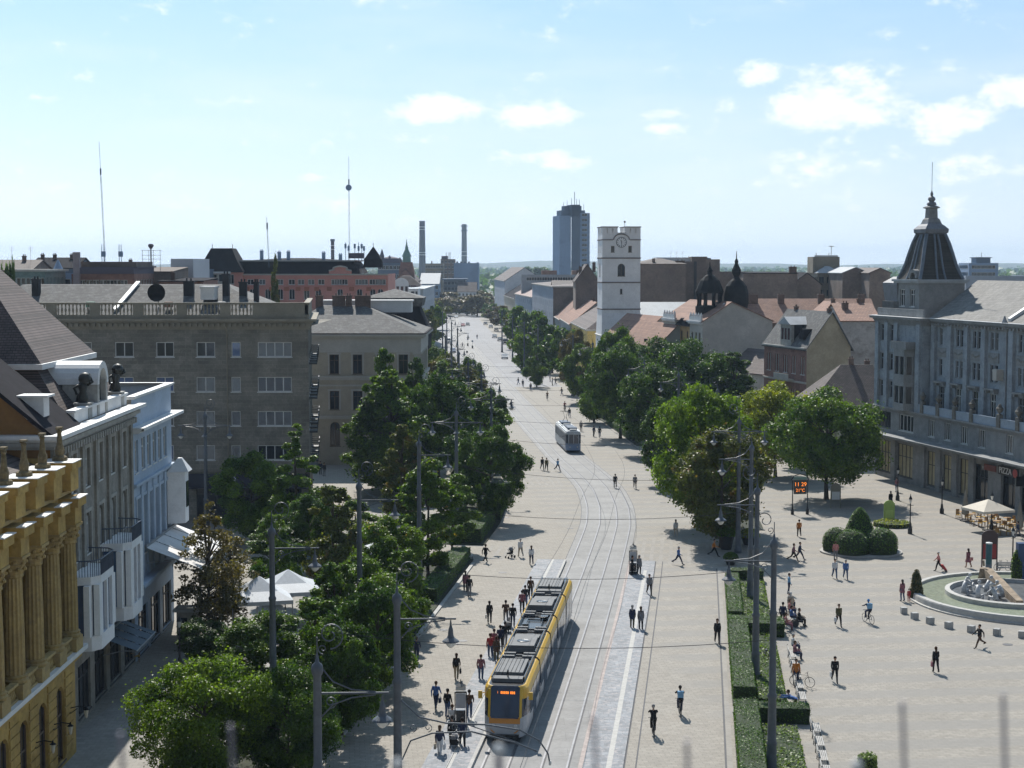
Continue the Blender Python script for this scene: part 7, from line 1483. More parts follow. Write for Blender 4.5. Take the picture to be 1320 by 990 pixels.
def tram2():
    y = G(740, 584)[1]; root = thing('old_tram', 'older short grey and blue tram with raised pantograph coming down the lane', 'tram'); first = off(y, 1.65); root.location = (*first, 0); yy = y
    for i, L in enumerate((8.2, 7.0)):
        p = off(yy, 1.65); q = off(yy + L, 1.65); a = atan2(q[0] - p[0], q[1] - p[1]); s = bpy.data.objects.new('tram_section', None); C.objects.link(s); s.parent = root; s.location = (p[0] - first[0], p[1] - first[1], .03); s.rotation_euler = (0, 0, -a)
        nose = i == 0; pl = [(-.75, 0), (.75, 0), (1.1, .45), (1.15, 1.2), (1.15, L), (-1.15, L), (-1.15, 1.2), (-1.1, .45)] if nose else [(-1.15, 0), (1.15, 0), (1.15, L - .6), (.9, L), (-.9, L), (-1.15, L - .6)]
        g = MB(); g.prism(pl, .35, 1.35); g.build('lower_body', m_ob if nose else m_og, s); sc = lambda k: [(p_[0] * k, (p_[1] - L / 2) * (1 - (1 - k) * .3) + L / 2) for p_ in pl]
        g = MB(); g.prism(sc(.985), 1.35, 2.7); g.build('glazing', m_tglass, s)
        g = MB(); g.prism(pl, 2.7, 2.95); g.prism(sc(.93), 2.95, 3.15); g.prism(sc(.75), 3.15, 3.26); g.build('roof', m_or, s)
        g = MB()
        for k in range(int(L / 1.1) + 1):
            for s_ in (-1, 1): g.box(s_ * 1.15 - .03, .9 + k * 1.05 if nose else .1 + k * 1.05, 1.35, s_ * 1.15 + .03, (.9 if nose else .1) + k * 1.05 + .14, 2.7)
        for x in (-.75, 0, .75): g.box(x - .04, -.02, 1.35, x + .04, .06, 2.7)
        g.box(-1.17, 1.3, .6, -1.145, L - .2, 1.5); g.box(1.145, 1.3, .6, 1.17, L - .2, 1.5); g.build('window_post', m_og, s)
        g = MB(); g.box(-.7, 1.6, 3.27, .7, 3.2, 3.6); g.box(-.6, 3.8, 3.27, .6, L - 1.0, 3.5); g.build('roof_box', m_conc2, s); g = MB(); g.box(-.5, .5, 3.27, .5, 1.1, 3.45); g.build('roof_sign_box', m_lampw, s)
        g = MB(); g.box(-1.0, .8, .1, 1.0, L - .5, .35); g.build('underframe', m_tb, s)
        if not nose: g = MB(); g.tube([(-.5, 3.2, 3.4), (-.1, 2.4, 4.3), (-.4, 2.8, 5.2)], .04, 5); g.tube([(.5, 3.2, 3.4), (.1, 2.4, 4.3), (.4, 2.8, 5.2)], .04, 5); g.tube([(-.8, 2.8, 5.22), (.8, 2.8, 5.22)], .04, 5); g.build('pantograph', m_tb, s)
        else:
            for x in (-.55, .55): g = MB(); g.ball((x, -.02, .85), .12, 8, 5); g.build('headlight', m_lampw, s)
            g = MB(); [g.tube([(s_ * 1.1, .4, 2.5), (s_ * 1.75, .2, 2.45)], .03, 4) or g.box(s_ * 1.75 - .08, .1, 2.2, s_ * 1.75 + .08, .2, 2.6) for s_ in (-1, 1)]; g.build('mirror_arm', m_tb, s)
        yy += (L + .25) * cos(a)
tram2()
def carpaint(n, c): return mat('car_' + n, c, .25, .05, .5, 3, spec=.7, metal=.2)
CP = dict(white=carpaint('white', (.62, .62, .61)), grey=carpaint('grey', (.16, .17, .18)), silver=carpaint('silver', (.42, .43, .44)), black=carpaint('black', (.015, .016, .018)), blue=carpaint('blue', (.04, .08, .18)), red=carpaint('red', (.25, .02, .02)))
def car_template(van=False):
    t = thing('van' if van else 'parked_car', '', 'van' if van else 'car'); w = .95 if van else .88; L = 5.0 if van else 4.3; H = 1.95 if van else 1.45
    side = [(0, .35), (0, .75), (.25, 1.0), (.9, 1.12), (1.5, H - .1), (1.9, H), (L - .3, H), (L, 1.2), (L, .35)] if van else [(0, .35), (0, .68), (.2, .82), (1.15, .98), (1.75, H - .05), (2.2, H), (3.3, H - .02), (4.0, 1.0), (4.25, .95), (L, .6), (L, .35)]
    g = MB(); n = len(side)
    for s_ in (-1, 1): pass
    V = []
    for x, k in ((-w, 0), (w, 0)):
        for (yy, z) in side: V.append((x * (1 - .12 * max(0, z - .95) / .5), yy, z))
    g.add(V, [tuple(range(n)), tuple(range(n, 2 * n))[::-1]] + [(i, n + i, n + (i + 1) % n, (i + 1) % n) for i in range(n)]); g.build('body', CP['grey'], t)
    g = MB(); zs = H - .12; c = w * .90
    for s_ in (-1, 1):
        a, b = (1.2, 1.65) if not van else (1.1, 1.55); e, f = (3.85, 3.25) if not van else (L - 1.2, L - 1.2)
        g.quad((s_ * (w + .004), a + .15, 1.02), (s_ * (w + .004), e, 1.02), (s_ * c * 1.0, f, zs), (s_ * c * 1.0, b + .15, zs))
    a, b = (1.15, .985) if not van else (.9, 1.13); g.quad((-w * .86, a + .03, b + .02), (w * .86, a + .03, b + .02), (w * .8, (1.73 if not van else 1.48), H - .07), (-w * .8, (1.73 if not van else 1.48), H - .07))
    g.build('windows', m_tglass, t)
    for s_ in (-1, 1):
        for yy in (.85, L - .9):
            g = MB(); g.lathe([(.31, -.1), (.32, 0), (.31, .1)], 12); g.xf(lambda x, y_, z: (s_ * (w - .07) + z, yy + x, .32 + y_)); wh = g.build('wheel', m_tb, t); g = MB(); g.lathe([(.18, -.105), (.18, .105)], 10); g.xf(lambda x, y_, z: (s_ * (w - .07) + z * 1.05, yy + x, .32 + y_)); g.build('rim', m_og, wh)
        g = MB(); g.box(s_ * w * .75 - .15, -.02, .6, s_ * w * .75 + .15, .04, .74); g.build('headlight', m_lampw, t)
    return t
car0, van0 = car_template(), car_template(True); used = set()
def car(u, v, col, label, rz=None, van=False, group=None, s=1):
    b = van0 if van else car0; x, y = G(u, v)
    if van in used: t = copy_tree(b)
    else: t = b; used.add(van)
    a = -cdir(y) if rz is None else rz
    t.location = (x, y, 0); t.rotation_euler = (0, 0, a); t['label'] = label; t.scale = (s, s, s)
    if group: t['group'] = group
    elif 'group' in t: del t['group']
    for c in t.children:
        if c.name.startswith('body'): c.material_slots[0].link = 'OBJECT'; c.material_slots[0].material = CP[col]
car(617, 484, 'white', 'white delivery van driving down the left lane of the avenue', van=True); car(578, 443, 'white', 'white van half hidden behind the left avenue trees', van=True)
car(651, 463, 'silver', 'silver hatchback pulling out in front of the red road sign'); car(584, 455, 'blue', 'pale blue car half hidden behind the left avenue trees')
for (u, v, c, l, vn) in ((668, 453, 'white', 'white car nearest the camera in the parked row right of the avenue', 0), (661, 449, 'white', 'second white car in the parked row right of the avenue', 0), (652, 444, 'black', 'large black van in the parked row right of the avenue', 1), (645, 440, 'black', 'black car before the large black van in the parked row', 0), (638, 436, 'grey', 'grey car at the middle of the parked row', 0), (640, 427, 'black', 'dark car under the trees beyond the parked row', 0), (633, 423, 'grey', 'grey car under the trees, far part of the parked row', 0), (626, 419, 'black', 'black car at the far end of the parked row', 0)):
    car(u, v, c, l, van=bool(vn), group='cars parked right of the avenue')
for (u, v, c, l) in ((691, 459, 'black', 'dark car parked behind the red road signs'), (603, 420, 'black', 'dark car driving on the far bend'), (597, 421, 'red', 'dull red car just left of the dark car on the far bend'), (575, 411, 'white', 'white car crossing at the far end of the avenue'), (588, 410, 'silver', 'silver car crossing at the far end of the avenue')): car(u, v, c, l)
def stop_pillar(label, u, v, rz=0):
    x, y = G(u, v); t = thing('stop_pillar', label, 'tram stop sign', (x, y, .1), rz); t.scale = (.72, .8, .82); g = MB(); g.box(-.45, -.14, 0, .45, .14, .25)
    for s_ in (-1, 1): g.box(s_ * .48 - .04, -.04, 0, s_ * .48 + .04, .04, 2.55)
    g.box(-.52, -.1, 2.5, .52, .1, 2.6); g.build('frame', m_iron, t); g = MB(); g.box(-.42, -.05, 1.35, .42, .05, 2.45); g.build('timetable_board', mat('dull_board', (.40, .42, .45), .4, .1), t); g = MB(); g.box(-.42, -.18, 2.72, .42, .18, 3.05); g.build('top_sign', mat('pale_sign', (.5, .51, .5), .5, .1), t); g = MB(); g.lathe([(.5, 3.06), (.15, 3.22), (.05, 3.3), (.02, 3.55)], 4, (0, 0, 0)); g.build('cap', m_iron, t); g = MB(); g.box(-.4, -.12, .3, .4, .12, 1.2); g.build('litter_bin', m_tb, t)
stop_pillar('black framed tram stop board among the waiting people beside the tram front', 594, 938); stop_pillar('black tram stop pillar on the right platform end', 816, 741)
def round_sign(name, label, u, v, c, h=2.4, r=.33, cat='road sign', bin_=False):
    x, y = G(u, v); t = thing(name, label, cat, (x, y, 0)); g = MB(); g.tube([(0, 0, 0), (0, 0, h + r)], .045, 6); bin_ and g.lathe([(.25, 0), (.27, .9), (.2, .95)], 8); g.build('post', m_iron, t); g = MB(); g.lathe([(r, -.02), (r, .02)], 16); g.xf(lambda a, b, q: (a, -.07 + q, h + b)); g.build('disc', c, t); return t
m_dred = mat('sign_red', (.45, .07, .07)); m_sblue = mat('sign_blue', (.05, .16, .42), .5, .05)
for a in (('round grey sign with a litter bin left of the cyclist on the tracks', 644.5, 527, m_hazeconc, True), ('sign on dark post at the avenue stop, left of a pair', 603, 446, m_hazeconc, True), ('sign on dark post at the avenue stop, right of a pair', 609, 449, m_hazeconc, True), ('dark traffic signal post at the left of the crossing', 602, 464, m_tb, False)): round_sign('sign_post', a[0], a[1], a[2], a[3], bin_=a[4])
rs_ = round_sign('no_entry_sign', 'red road sign on a post right of the silver hatchback', 657.5, 461, m_dred, 3.0, .55); round_sign('no_entry_sign', 'second red sign near the dark parked car', 673, 459, m_dred, 2.6, .5)
x, y = G(674, 475); t = thing('info_totem', 'blue and white information column beside the hedge island at the crossing', 'totem', (x, y, 0)); g = MB(); g.box(-.7, -.3, 0, .7, .3, 3.2); g.build('case', m_sblue, t); g = MB(); g.box(-.6, -.33, 1.0, .6, -.301, 2.0); g.build('poster', m_lampw, t)
x, y = G(1031, 663); t = thing('led_clock', 'black framed street clock with orange digits and arched green top', 'clock', (x, y, 0), radians(4)); g = MB()
for s_ in (-1, 1): g.lathe([(.18, 0), (.18, .5), (.1, .65), (.06, 1.2), (.055, 3.9)], 8, (s_ * .85, 0, 0))
g.tube([(-1.0, 0, 3.9), (-.7, 0, 4.35), (0, 0, 4.6), (.7, 0, 4.35), (1.0, 0, 3.9)], .05, 5); g.box(-.9, -.1, 3.82, .9, .1, 3.9); g.build('frame', m_iron, t); g = MB(); g.box(-.72, -.1, 2.3, .72, .1, 3.78); f_ = g.build('display_case', m_tb, t); g = MB(); g.box(-.7, -.05, 3.92, .7, .05, 4.25); g.build('top_panel', mat('green_copper', (.16, .26, .23)), t)
for s_, z, sz in (('11 29', 3.4, .62), ('21°C', 2.72, .5)): me = text_mesh(s_, sz, .01); me.materials.append(m_led); o = link('digits', me, f_); o.rotation_euler = (pi / 2, 0, 0); o.location = (0, -.115, z)
def poster(label, u, v, w, h, c1, c2, z=.6, name='poster_stand'):
    x, y = G(u, v); t = thing(name, label, 'poster stand', (x, y, 0)); g = MB(); g.box(-w / 2 - .08, -.08, 0, -w / 2, .08, z + h); g.box(w / 2, -.08, 0, w / 2 + .08, .08, z + h); K = 8; g.prism([(w / 2 * cos(pi * k / K), .05 + 0 * k) for k in range(1)] + [(-w / 2, -.05), (w / 2, -.05), (w / 2, .05), (-w / 2, .05)], z, z + h); g.build('frame', c1, t)
    g = MB(); g.poly([(-w / 2 + .05, -.085, z + .1), (w / 2 - .05, -.085, z + .1), (w / 2 - .05, -.085, z + h * .6), (-w / 2 + .05, -.085, z + h * .6)]); g.build('poster', c2, t); g = MB(); g.add([(w / 2 * cos(pi * k / K), -.05, z + h + .3 * sin(pi * k / K)) for k in range(K + 1)] + [(w / 2 * cos(pi * k / K), .05, z + h + .3 * sin(pi * k / K)) for k in range(K + 1)], [tuple(range(K + 1))] + [(k + 1, k, K + 1 + k, K + 2 + k) for k in range(K)]); g.build('arched_top', c1, t)
poster('arched poster stand with white sheet in the shade of the dark tree', 1077, 655, 1.0, 1.7, mat('sand_panel', (.22, .20, .15), .8, .1), m_lampw, .9); poster('yellow green poster stand in the small flower bed', 1146, 673, 1.0, 1.9, mat('lime_panel', (.30, .42, .10), .6, .1), mat('lime_poster', (.38, .50, .14), .6, .1), .2); poster('dark arched advertising stand with red picture by the bicycle', 1275, 735, 1.3, 2.4, mat('maroon_case', (.06, .03, .03), .5, .1), mat('red_poster', (.30, .03, .03), .5, .2), 1.0)
x, y = G(1274, 750); t = thing('teal_column', 'slim teal and grey round column with white cap by the fountain', 'column', (x, y, 0)); g = MB(); g.lathe([(.28, 0), (.28, 1.6)], 12); g.build('base', m_conc2, t); g = MB(); g.lathe([(.28, 1.6), (.28, 3.4)], 12); g.build('shaft', mat('teal_paint', (.02, .10, .13), .4, .1), t); g = MB(); g.lathe([(.3, 3.4), (.3, 3.5), (.1, 3.55)], 12); g.build('cap', m_lampw, t)
x, y = G(1319, 752); t = thing('blue_column', 'blue advertising column cut by the right edge', 'column', (x, y, 0)); g = MB(); g.box(-.6, -.4, 0, .6, .4, 3.6); g.build('case', mat('deep_blue', (.015, .05, .14), .4, .1), t)
topiary('flower_column', 'lime green planted column left of the blue column', *G(1311, 752), [(0, 0, .5, 3.0, False)], 90, 'light', 5, 'plant'); topiary('flower_column', 'tall red brown flower column left of the fountain basin', *G(1181, 772), [(0, 0, .55, 1.5, False), (0, 0, .42, 2.5, False)], 110, 'brown', 6, 'plant')
def planter(label, u, v, r, h, lm, seed):
    x, y = G(u, v); t = thing('planter', label, 'planter', (x, y, 0)); g = MB(); g.lathe([(r * .6, 0), (r * .95, h), (r, h + .08), (r * .85, h + .08)], 14); g.build('pot', m_iron, t); rg = np.random.default_rng(seed); n = 1500; th = rg.uniform(0, 6.28, n); ph = rg.uniform(0, 1.5, n); P = np.column_stack([r * 1.15 * np.cos(th) * np.cos(ph), r * 1.15 * np.sin(th) * np.cos(ph), h + .1 + r * .9 * np.sin(ph)]); V, F = leaves(P, P * .5, .16, rg); link('plant', npmesh('plant', V, F, [LM[lm]]), t)
planter('large dark planter with a clipped green bush beside the fourth column', 936, 708, .85, 1.3, 'hedge', 1); planter('low planter of yellow flowers before the second column', 966, 702, .9, .7, 'yellow', 2); planter('flower bowl with orange yellow blossoms under the olive tree', 950, 668, .8, .8, 'autumn', 3); planter('round dark bush planter at the near corner of the farthest bed', 942, 728, .6, .5, 'dark', 4)
hedge('flower_bed', 'small round bed of yellow flowers below the lime poster stand', [(G(1150, 678)[0] + 2.0 * cos(k * pi / 6), G(1150, 678)[1] + 1.9 * sin(k * pi / 6)) for k in range(12)], 0, .45, 'yellow', 60, .16, cat='flower bed', seed=31)
x, y = G(1113, 990); hedge('small_bush', 'light green bush tip at the bottom edge of the square', [(x + .5 * cos(k * pi / 4), y - 1.0 + .5 * sin(k * pi / 4)) for k in range(8)], 0, 1.0, 'ground', 200, .15, cat='bush', seed=32)
m_bench = mat('bench_slat', (.34, .33, .31), .6, .15, 3, 9)
bt = thing('bench', '', 'bench'); g = MB(); [g.box(-.95, -.25 + k * .1, .44, .95, -.18 + k * .1, .48) for k in range(5)]; g.build('seat', m_bench, bt); g = MB(); [g.box(-.95, .27, .55 + k * .13, .95, .31, .64 + k * .13) for k in range(3)]; g.build('backrest', m_bench, bt)
for s_ in (-1, 1): g = MB(); g.tube([(s_ * .8, -.25, 0), (s_ * .8, -.2, .43), (s_ * .8, .25, .43), (s_ * .8, .3, .95)], .03, 5); g.tube([(s_ * .8, .25, 0), (s_ * .8, .22, .43)], .03, 5); g.build('leg', m_iron, bt)
bn = [(u, 'pale slatted bench, %s counted from the bottom edge of the right bed' % nl_[i]) for i, u in enumerate((83.5, 86.2, 89.0, 91.8, 94.6, 97.4))] + [(u, 'pale slatted bench beside the middle right bed, %s from the near end' % nl_[i]) for i, u in enumerate((104.5, 107.3, 110.1, 112.9, 115.7))]
for i, (yy, l) in enumerate(bn):
    x, y = off(yy, 16.6 if yy < 100 else 16.2); a = pi / 2 - cdir(yy)
    if i == 0: bt.location = (x, y, 0); bt.rotation_euler = (0, 0, a); bt['label'] = l; bt['group'] = 'benches along the right beds'
    else: dup(bt, l, (x, y, 0), a, 'benches along the right beds')
x, y = G(588, 722); dup(bt, 'small bench in the tree shade on the left promenade, in front of the hedge', (x + 1.3, y, 0), pi / 2); bpy.data.objects['bench'].get('label'); C.objects[-1]
x, y = G(1298, 738); o = dup(bt, 'dark bench by the bicycle behind the fountain', (x, y, 0), 0.1)
m_tent = mat('tent_canvas', (.50, .53, .56), .6, .12, .8, 5)
def tent(label, u, v, w, d, h, hh, rz=0, name='market_tent', m=None):
    x, y = G(u, v); t = thing(name, label, 'tent', (x, y, 0), rz); g = MB(); a = [(-w / 2, -d / 2, h), (w / 2, -d / 2, h), (w / 2, d / 2, h), (-w / 2, d / 2, h)]
    g.add(a + [(0, 0, h + hh)] + [(q[0] * .55, q[1] * .55, h + hh * .36) for q in a] + [(q[0], q[1], h - .3) for q in a], [(k, (k + 1) % 4, 5 + (k + 1) % 4, 5 + k) for k in range(4)] + [(5 + k, 5 + (k + 1) % 4, 4) for k in range(4)] + [(9 + k, 9 + (k + 1) % 4, (k + 1) % 4, k) for k in range(4)]); g.build('canopy', m or m_tent, t)
    for q in a: g = MB(); g.box(q[0] * .97 - .04, q[1] * .97 - .04, 0, q[0] * .97 + .04, q[1] * .97 + .04, h); g.build('leg', FR['grey'], t)
    return t
tent('left one of the two joined pale market tents behind the thin brown trees', 335, 812, 4.6, 5.0, 2.7, 1.5, .25); tent('right one of the two joined pale market tents, left of the second lamp column', 372, 800, 4.6, 5.0, 2.7, 1.4, .25)
tent('grey tent roof glimpsed between the middle green trees', 490, 745, 3.4, 3.4, 2.6, .8, .3); tent('dark tent roof in the tree shade right of the conical tree', 418, 752, 3.0, 3.0, 2.4, .7, .1, m=m_awnblue)
x, y = G(243, 826); t = thing('kiosk', 'small yellow kiosk with pale flat roof behind the thin brown tree', 'kiosk', (x, y, 0)); g = MB(); g.box(-.9, -.9, 0, .9, .9, 2.6); g.build('body', m_cream, t); t.scale = (.8, .8, .9); g = MB(); g.box(-1.2, -1.2, 2.6, 1.2, 1.2, 2.8); g.build('roof', m_creamtrim, t); g = MB(); g.box(-.6, -.93, .2, .1, -.905, 2.1); g.build('door', GL[0], t)
def parasol(label, u, v, open_=True, w=3.9):
    x, y = G(u, v); t = thing('parasol', label, 'parasol', (x, y, 0), .35); g = MB(); g.tube([(0, 0, 0), (0, 0, 3.3)], .045, 6); g.box(-.4, -.4, 0, .4, .4, .12); g.build('pole', m_iron, t); g = MB(); h = w / 2
    if open_: a = [(-h, -h, 2.35), (h, -h, 2.35), (h, h, 2.35), (-h, h, 2.35)]; g.add(a + [(0, 0, 3.35)] + [(q[0], q[1], 2.1) for q in a], [(k, (k + 1) % 4, 4) for k in range(4)] + [(5 + k, 5 + (k + 1) % 4, (k + 1) % 4, k) for k in range(4)])
    else: g.lathe([(.16, .7), (.42, .9), (.36, 1.6), (.2, 2.7), (.06, 3.5)], 9)
    g.build('canopy', mat('cream_canvas', (.66, .60, .50), .85, .08) if open_ else mat('drab_canvas', (.24, .22, .18), .9, .12), t)
parasol('large open cream parasol over the cafe tables', 1273, 684); parasol('folded drab parasol left of the open one', 1244, 672, False); parasol('folded drab parasol at the right edge', 1314, 690, False)
m_wood = mat('cafe_wood', (.30, .17, .06), .7, .2, 3, 9); m_yel = mat('cafe_cushion', (.55, .33, .05), .8, .15, 3, 9)
ct = thing('cafe_chair', '', 'chair'); g = MB(); g.box(-.22, -.22, .43, .22, .22, .47); g.build('seat', m_yel, ct); g = MB(); g.box(-.22, .19, .5, .22, .22, .9); g.build('backrest', m_wood, ct)
for a_ in (-.19, .19):
    for b_ in (-.19, .19): g = MB(); g.box(a_ - .02, b_ - .02, 0, a_ + .02, b_ + .02, .43); g.build('leg', m_wood, ct)
tt_ = thing('cafe_table', '', 'table'); g = MB(); g.lathe([(.45, .72), (.45, .75)], 14); g.build('tabletop', m_wood, tt_); g = MB(); g.lathe([(.25, 0), (.04, .05), (.03, .72)], 8); g.build('pedestal', m_iron, tt_)
cafe = [(1240, 668), (1252, 671), (1262, 678), (1276, 672), (1285, 680), (1298, 676), (1305, 684), (1290, 690), (1315, 682), (1262, 665)]; cr = random.Random(2); first = True; ck = 0
for i, (u, v) in enumerate(cafe):
    x, y = G(u, v); l = 'round cafe table %s of the parasol group' % ('at the left end', 'second from the left end', 'left under the parasol rim', 'right below the parasol pole', 'in the shade right of the parasol pole', 'behind the right parasol rim', 'near the right folded parasol', 'nearest the square', 'at the right picture edge', 'closest to the pizza shop front')[i]
    if i == 0: tt_.location = (x, y, 0); tt_['label'] = l; tt_['group'] = 'cafe tables'
    else: dup(tt_, l, (x, y, 0), 0, 'cafe tables')
    for k_ in range(3):
        a_ = cr.uniform(0, 6.28) if k_ == 0 else a_ + 2.1; p = (x + .75 * cos(a_), y + .75 * sin(a_), 0); l = 'small wooden cafe chair with ochre seat pushed around the parasol tables'
        if first: ct.location = p; ct.rotation_euler = (0, 0, a_ - pi / 2); ct['label'] = l; ct['group'] = 'cafe chairs'; first = False
        else: dup(ct, l, p, a_ - pi / 2, 'cafe chairs')
for i, (u, v) in enumerate(((163, 855), (172, 838), (200, 806), (208, 800))): x, y = G(u, v); dup(tt_, 'cafe table %s in the shade of the grey house' % ('nearest', 'second', 'third', 'farthest')[i], (x, y, 0), 0, 'shaded cafe tables'); [dup(ct, 'cafe chair at the shaded tables before the grey house', (x + .7 * cos(q), y + .7 * sin(q), 0), q - pi / 2, 'shaded cafe chairs') for q in (.5, 3.4)]
fx, fy = 43.6, 134.5; R = 10.0
t = thing('fountain', 'large round fountain with green water and curved stone rims at the right edge', 'fountain', (fx, fy, 0)); K = 56
g = MB(); g.lathe([(R + .25, 0), (R + .25, .12), (R + .05, .14), (R, .5), (R - .05, .6), (R - .5, .6), (R - .55, .1)], K, cap=False); g.build('basin_rim', m_tactile, t)
m, nt_, out = nt_new('fountain_water'); b_ = N(nt_, 'ShaderNodeBsdfPrincipled', i_Roughness=.08); nt_.links.new(b_.outputs[0], out.inputs[0]); w_ = coord(nt_, 'world'); n1 = N(nt_, 'ShaderNodeTexNoise', i_Scale=2.6, i_Detail=8.0, i_Roughness=.7); nt_.links.new(w_, n1.inputs['Vector']); nt_.links.new(mixc(nt_, n1.outputs[0], (.10, .13, .07), (.52, .54, .42)), b_.inputs['Base Color']); bp = N(nt_, 'ShaderNodeBump', i_Strength=.5, i_Distance=.05); nt_.links.new(n1.outputs[0], bp.inputs['Height']); nt_.links.new(bp.outputs[0], b_.inputs['Normal'])
g = MB(); g.add([((R - .5) * cos(2 * pi * k / K), (R - .5) * sin(2 * pi * k / K), .38) for k in range(K)], [tuple(range(K))]); g.build('water', m, t)
g = MB(); g.lathe([(5.6, .2), (5.6, .75), (5.2, .8), (5.1, .45)], 40, (-1.6, .2, 0), cap=False); g.build('inner_rim', m_tactile, t); g = MB(); g.add([(-1.6 + 5.15 * cos(2 * pi * k / 30), .2 + 5.15 * sin(2 * pi * k / 30), .46) for k in range(30)], [tuple(range(30))]); g.build('inner_floor', mat('wet_dark_stone', (.10, .105, .11), .35, .5, 1.5, 7), t)
def figure(label, x, y, z, s, m, rz, pose, cat='sculpture'):
    t = thing('fountain_sculpture', label, cat, (x, y, z), rz, 'white figures in the fountain' if pose == 'crouch' else None); g = MB()
    if pose == 'crouch': g.tube([(0, 0, .2), (.1, .1, .7), (.35, .1, 1.2)], .24, 8, .2); g.ball((.5, .1, 1.5), .17, 8, 6); g.tube([(0, .1, .25), (.6, .25, .45), (.6, .25, 0)], .13, 6); g.tube([(0, -.1, .25), (.55, -.3, .4), (.1, -.35, .05)], .13, 6); g.tube([(.3, .3, 1.15), (.6, .5, .8), (.8, .3, .5)], .08, 6); g.tube([(.3, -.1, 1.15), (.65, -.3, .9), (.85, -.2, 1.1)], .08, 6)
    elif pose == 'slab': g.prism([(-.45, 0), (-.3, -4), (-.1, -9.6), (.6, -9.6), (.6, -4), (.45, 0)], .3, 1); g.v = [(a * .8, b * 1.15, c * (1.5 + b * .06)) for a, b, c in g.v]; g.prism([(-1.0, -.4), (.1, -.8), (.6, .5), (-.7, .7)], 0, 1.5, .6); g.tube([(-.3, 0, 1.7), (-.35, 0, 2.2)], .1, 5)
    else: g.lathe([(.5, 0), (.42, 2.2), (.55, 2.3), (.8, 2.6), (.9, 3.0), (.5, 3.1)], 10); g.lathe([(.35, 3.1), (.4, 3.6), (.25, 4.3), (.2, 4.7), (.22, 4.9), (.05, 5.1)], 8); g.tube([(0, 0, 4.3), (1.0, 0, 5.0), (1.7, .1, 5.3)], .3, 6, .08); g.tube([(0, 0, 4.3), (-1.0, 0, 5.0), (-1.7, .1, 5.3)], .3, 6, .08)
    g.xf(lambda a, b, c: (a * s, b * s, c * s)); g.build('figure', m, t, pose != 'slab')
for i, (dx_, dy_, r_) in enumerate(((-5.9, -.2, .4), (-5.2, -2.0, 1.0), (-4.0, -3.0, 2.2), (-5.4, 1.6, -.5), (-3.9, .2, .2), (-3.1, -1.6, 3.0))): figure('white crouching stone figure in the inner basin, %s from the left' % nl_[i], fx + dx_, fy + dy_, .46, .95, mat('wet_white_stone', (.45, .46, .47), .5, .35, 4, 12), r_, 'crouch')
figure('long rough slanting brown stone slab behind the fountain figures', 41.6, 141.0, 0, 1.0, mat('rough_brown_stone', (.26, .20, .14), .9, .4, 1.2, 6, bump=.8), -.07, 'slab'); figure('bronze winged bird monument on a stone post behind the fountain', 50.2, 137.5, 0, .85, m_bronzey, 0, 'bird')
m_cube = mat('stone_cube', (.36, .36, .35), .85, .15, 2, 8); cb = None
for i, (u, v) in enumerate(((1165, 791), (1179, 798), (1199, 804), (1223, 810), (1252, 815), (1285, 819), (1317, 822))):
    x, y = G(u, v); l = 'grey stone cube seat, %s from the left along the fountain rim' % nl_[i]
    if cb is None: g = MB(); g.box(-.24, -.24, 0, .24, .24, .5); g.box(-.22, -.22, .5, .22, .22, .52); cb = g.build('stone_cube', m_cube); cb.location = (x, y, 0); tag(cb, l, 'stone seat', 'stone cubes round the fountain')
    else: dup(cb, l, (x, y, 0), .2 * i)
for k in range(4): x, y = G(1262 + 6 * k, 752 + 9 * k); g = MB(); g.box(0, 0, -.02, 13, 1.1, .1 + .003 * k); struct(g.build('step', m_kerb, loc=(x + .5, y, 0))); g = MB(); g.box(0, -.35, .003, 13, -.02, .012); struct(g.build('step_shade_strip', m_groove, loc=(x + .5, y, 0)))  # flat dark strip painted as the shade in front of each step
t = thing('spiked_railing', 'thin blurred metal spikes of a railing standing up along the bottom edge', 'railing', (0, 2.3, 27.0)); m_sp = mat('spike_metal', (.22, .22, .28), .45, .1, 3, 9, metal=.5)
for (u, v) in ((155, 945), (297, 935), (765, 922), (885, 955), (1163, 905), (1293, 895)):
    Y = 2.3; z = ZV(v, Y); x = XU(u, Y, z); g = MB(); g.tube([(x + .02, 0, z - 27.4), (x, 0, z - 27)], .0031, 6); g.build('spike', m_sp, t)
for (u, v) in ((643, 966), (512, 985), (1105, 987)):
    Y = 2.3; z = ZV(v, Y); x = XU(u, Y, z); g = MB(); g.tube([(x, 0, z - 27.4), (x, 0, z - 27)], .006, 6); sp_ = g.build('spike', m_sp, t); g = MB(); g.ball((x, 0, z - 27), .0085, 8, 6); g.build('knob', m_sunmetal, sp_)
g = MB(); g.tube([(-1.2, 0, -.55), (1.2, 0, -.55)], .02, 8); g.build('rail', m_sp, t)
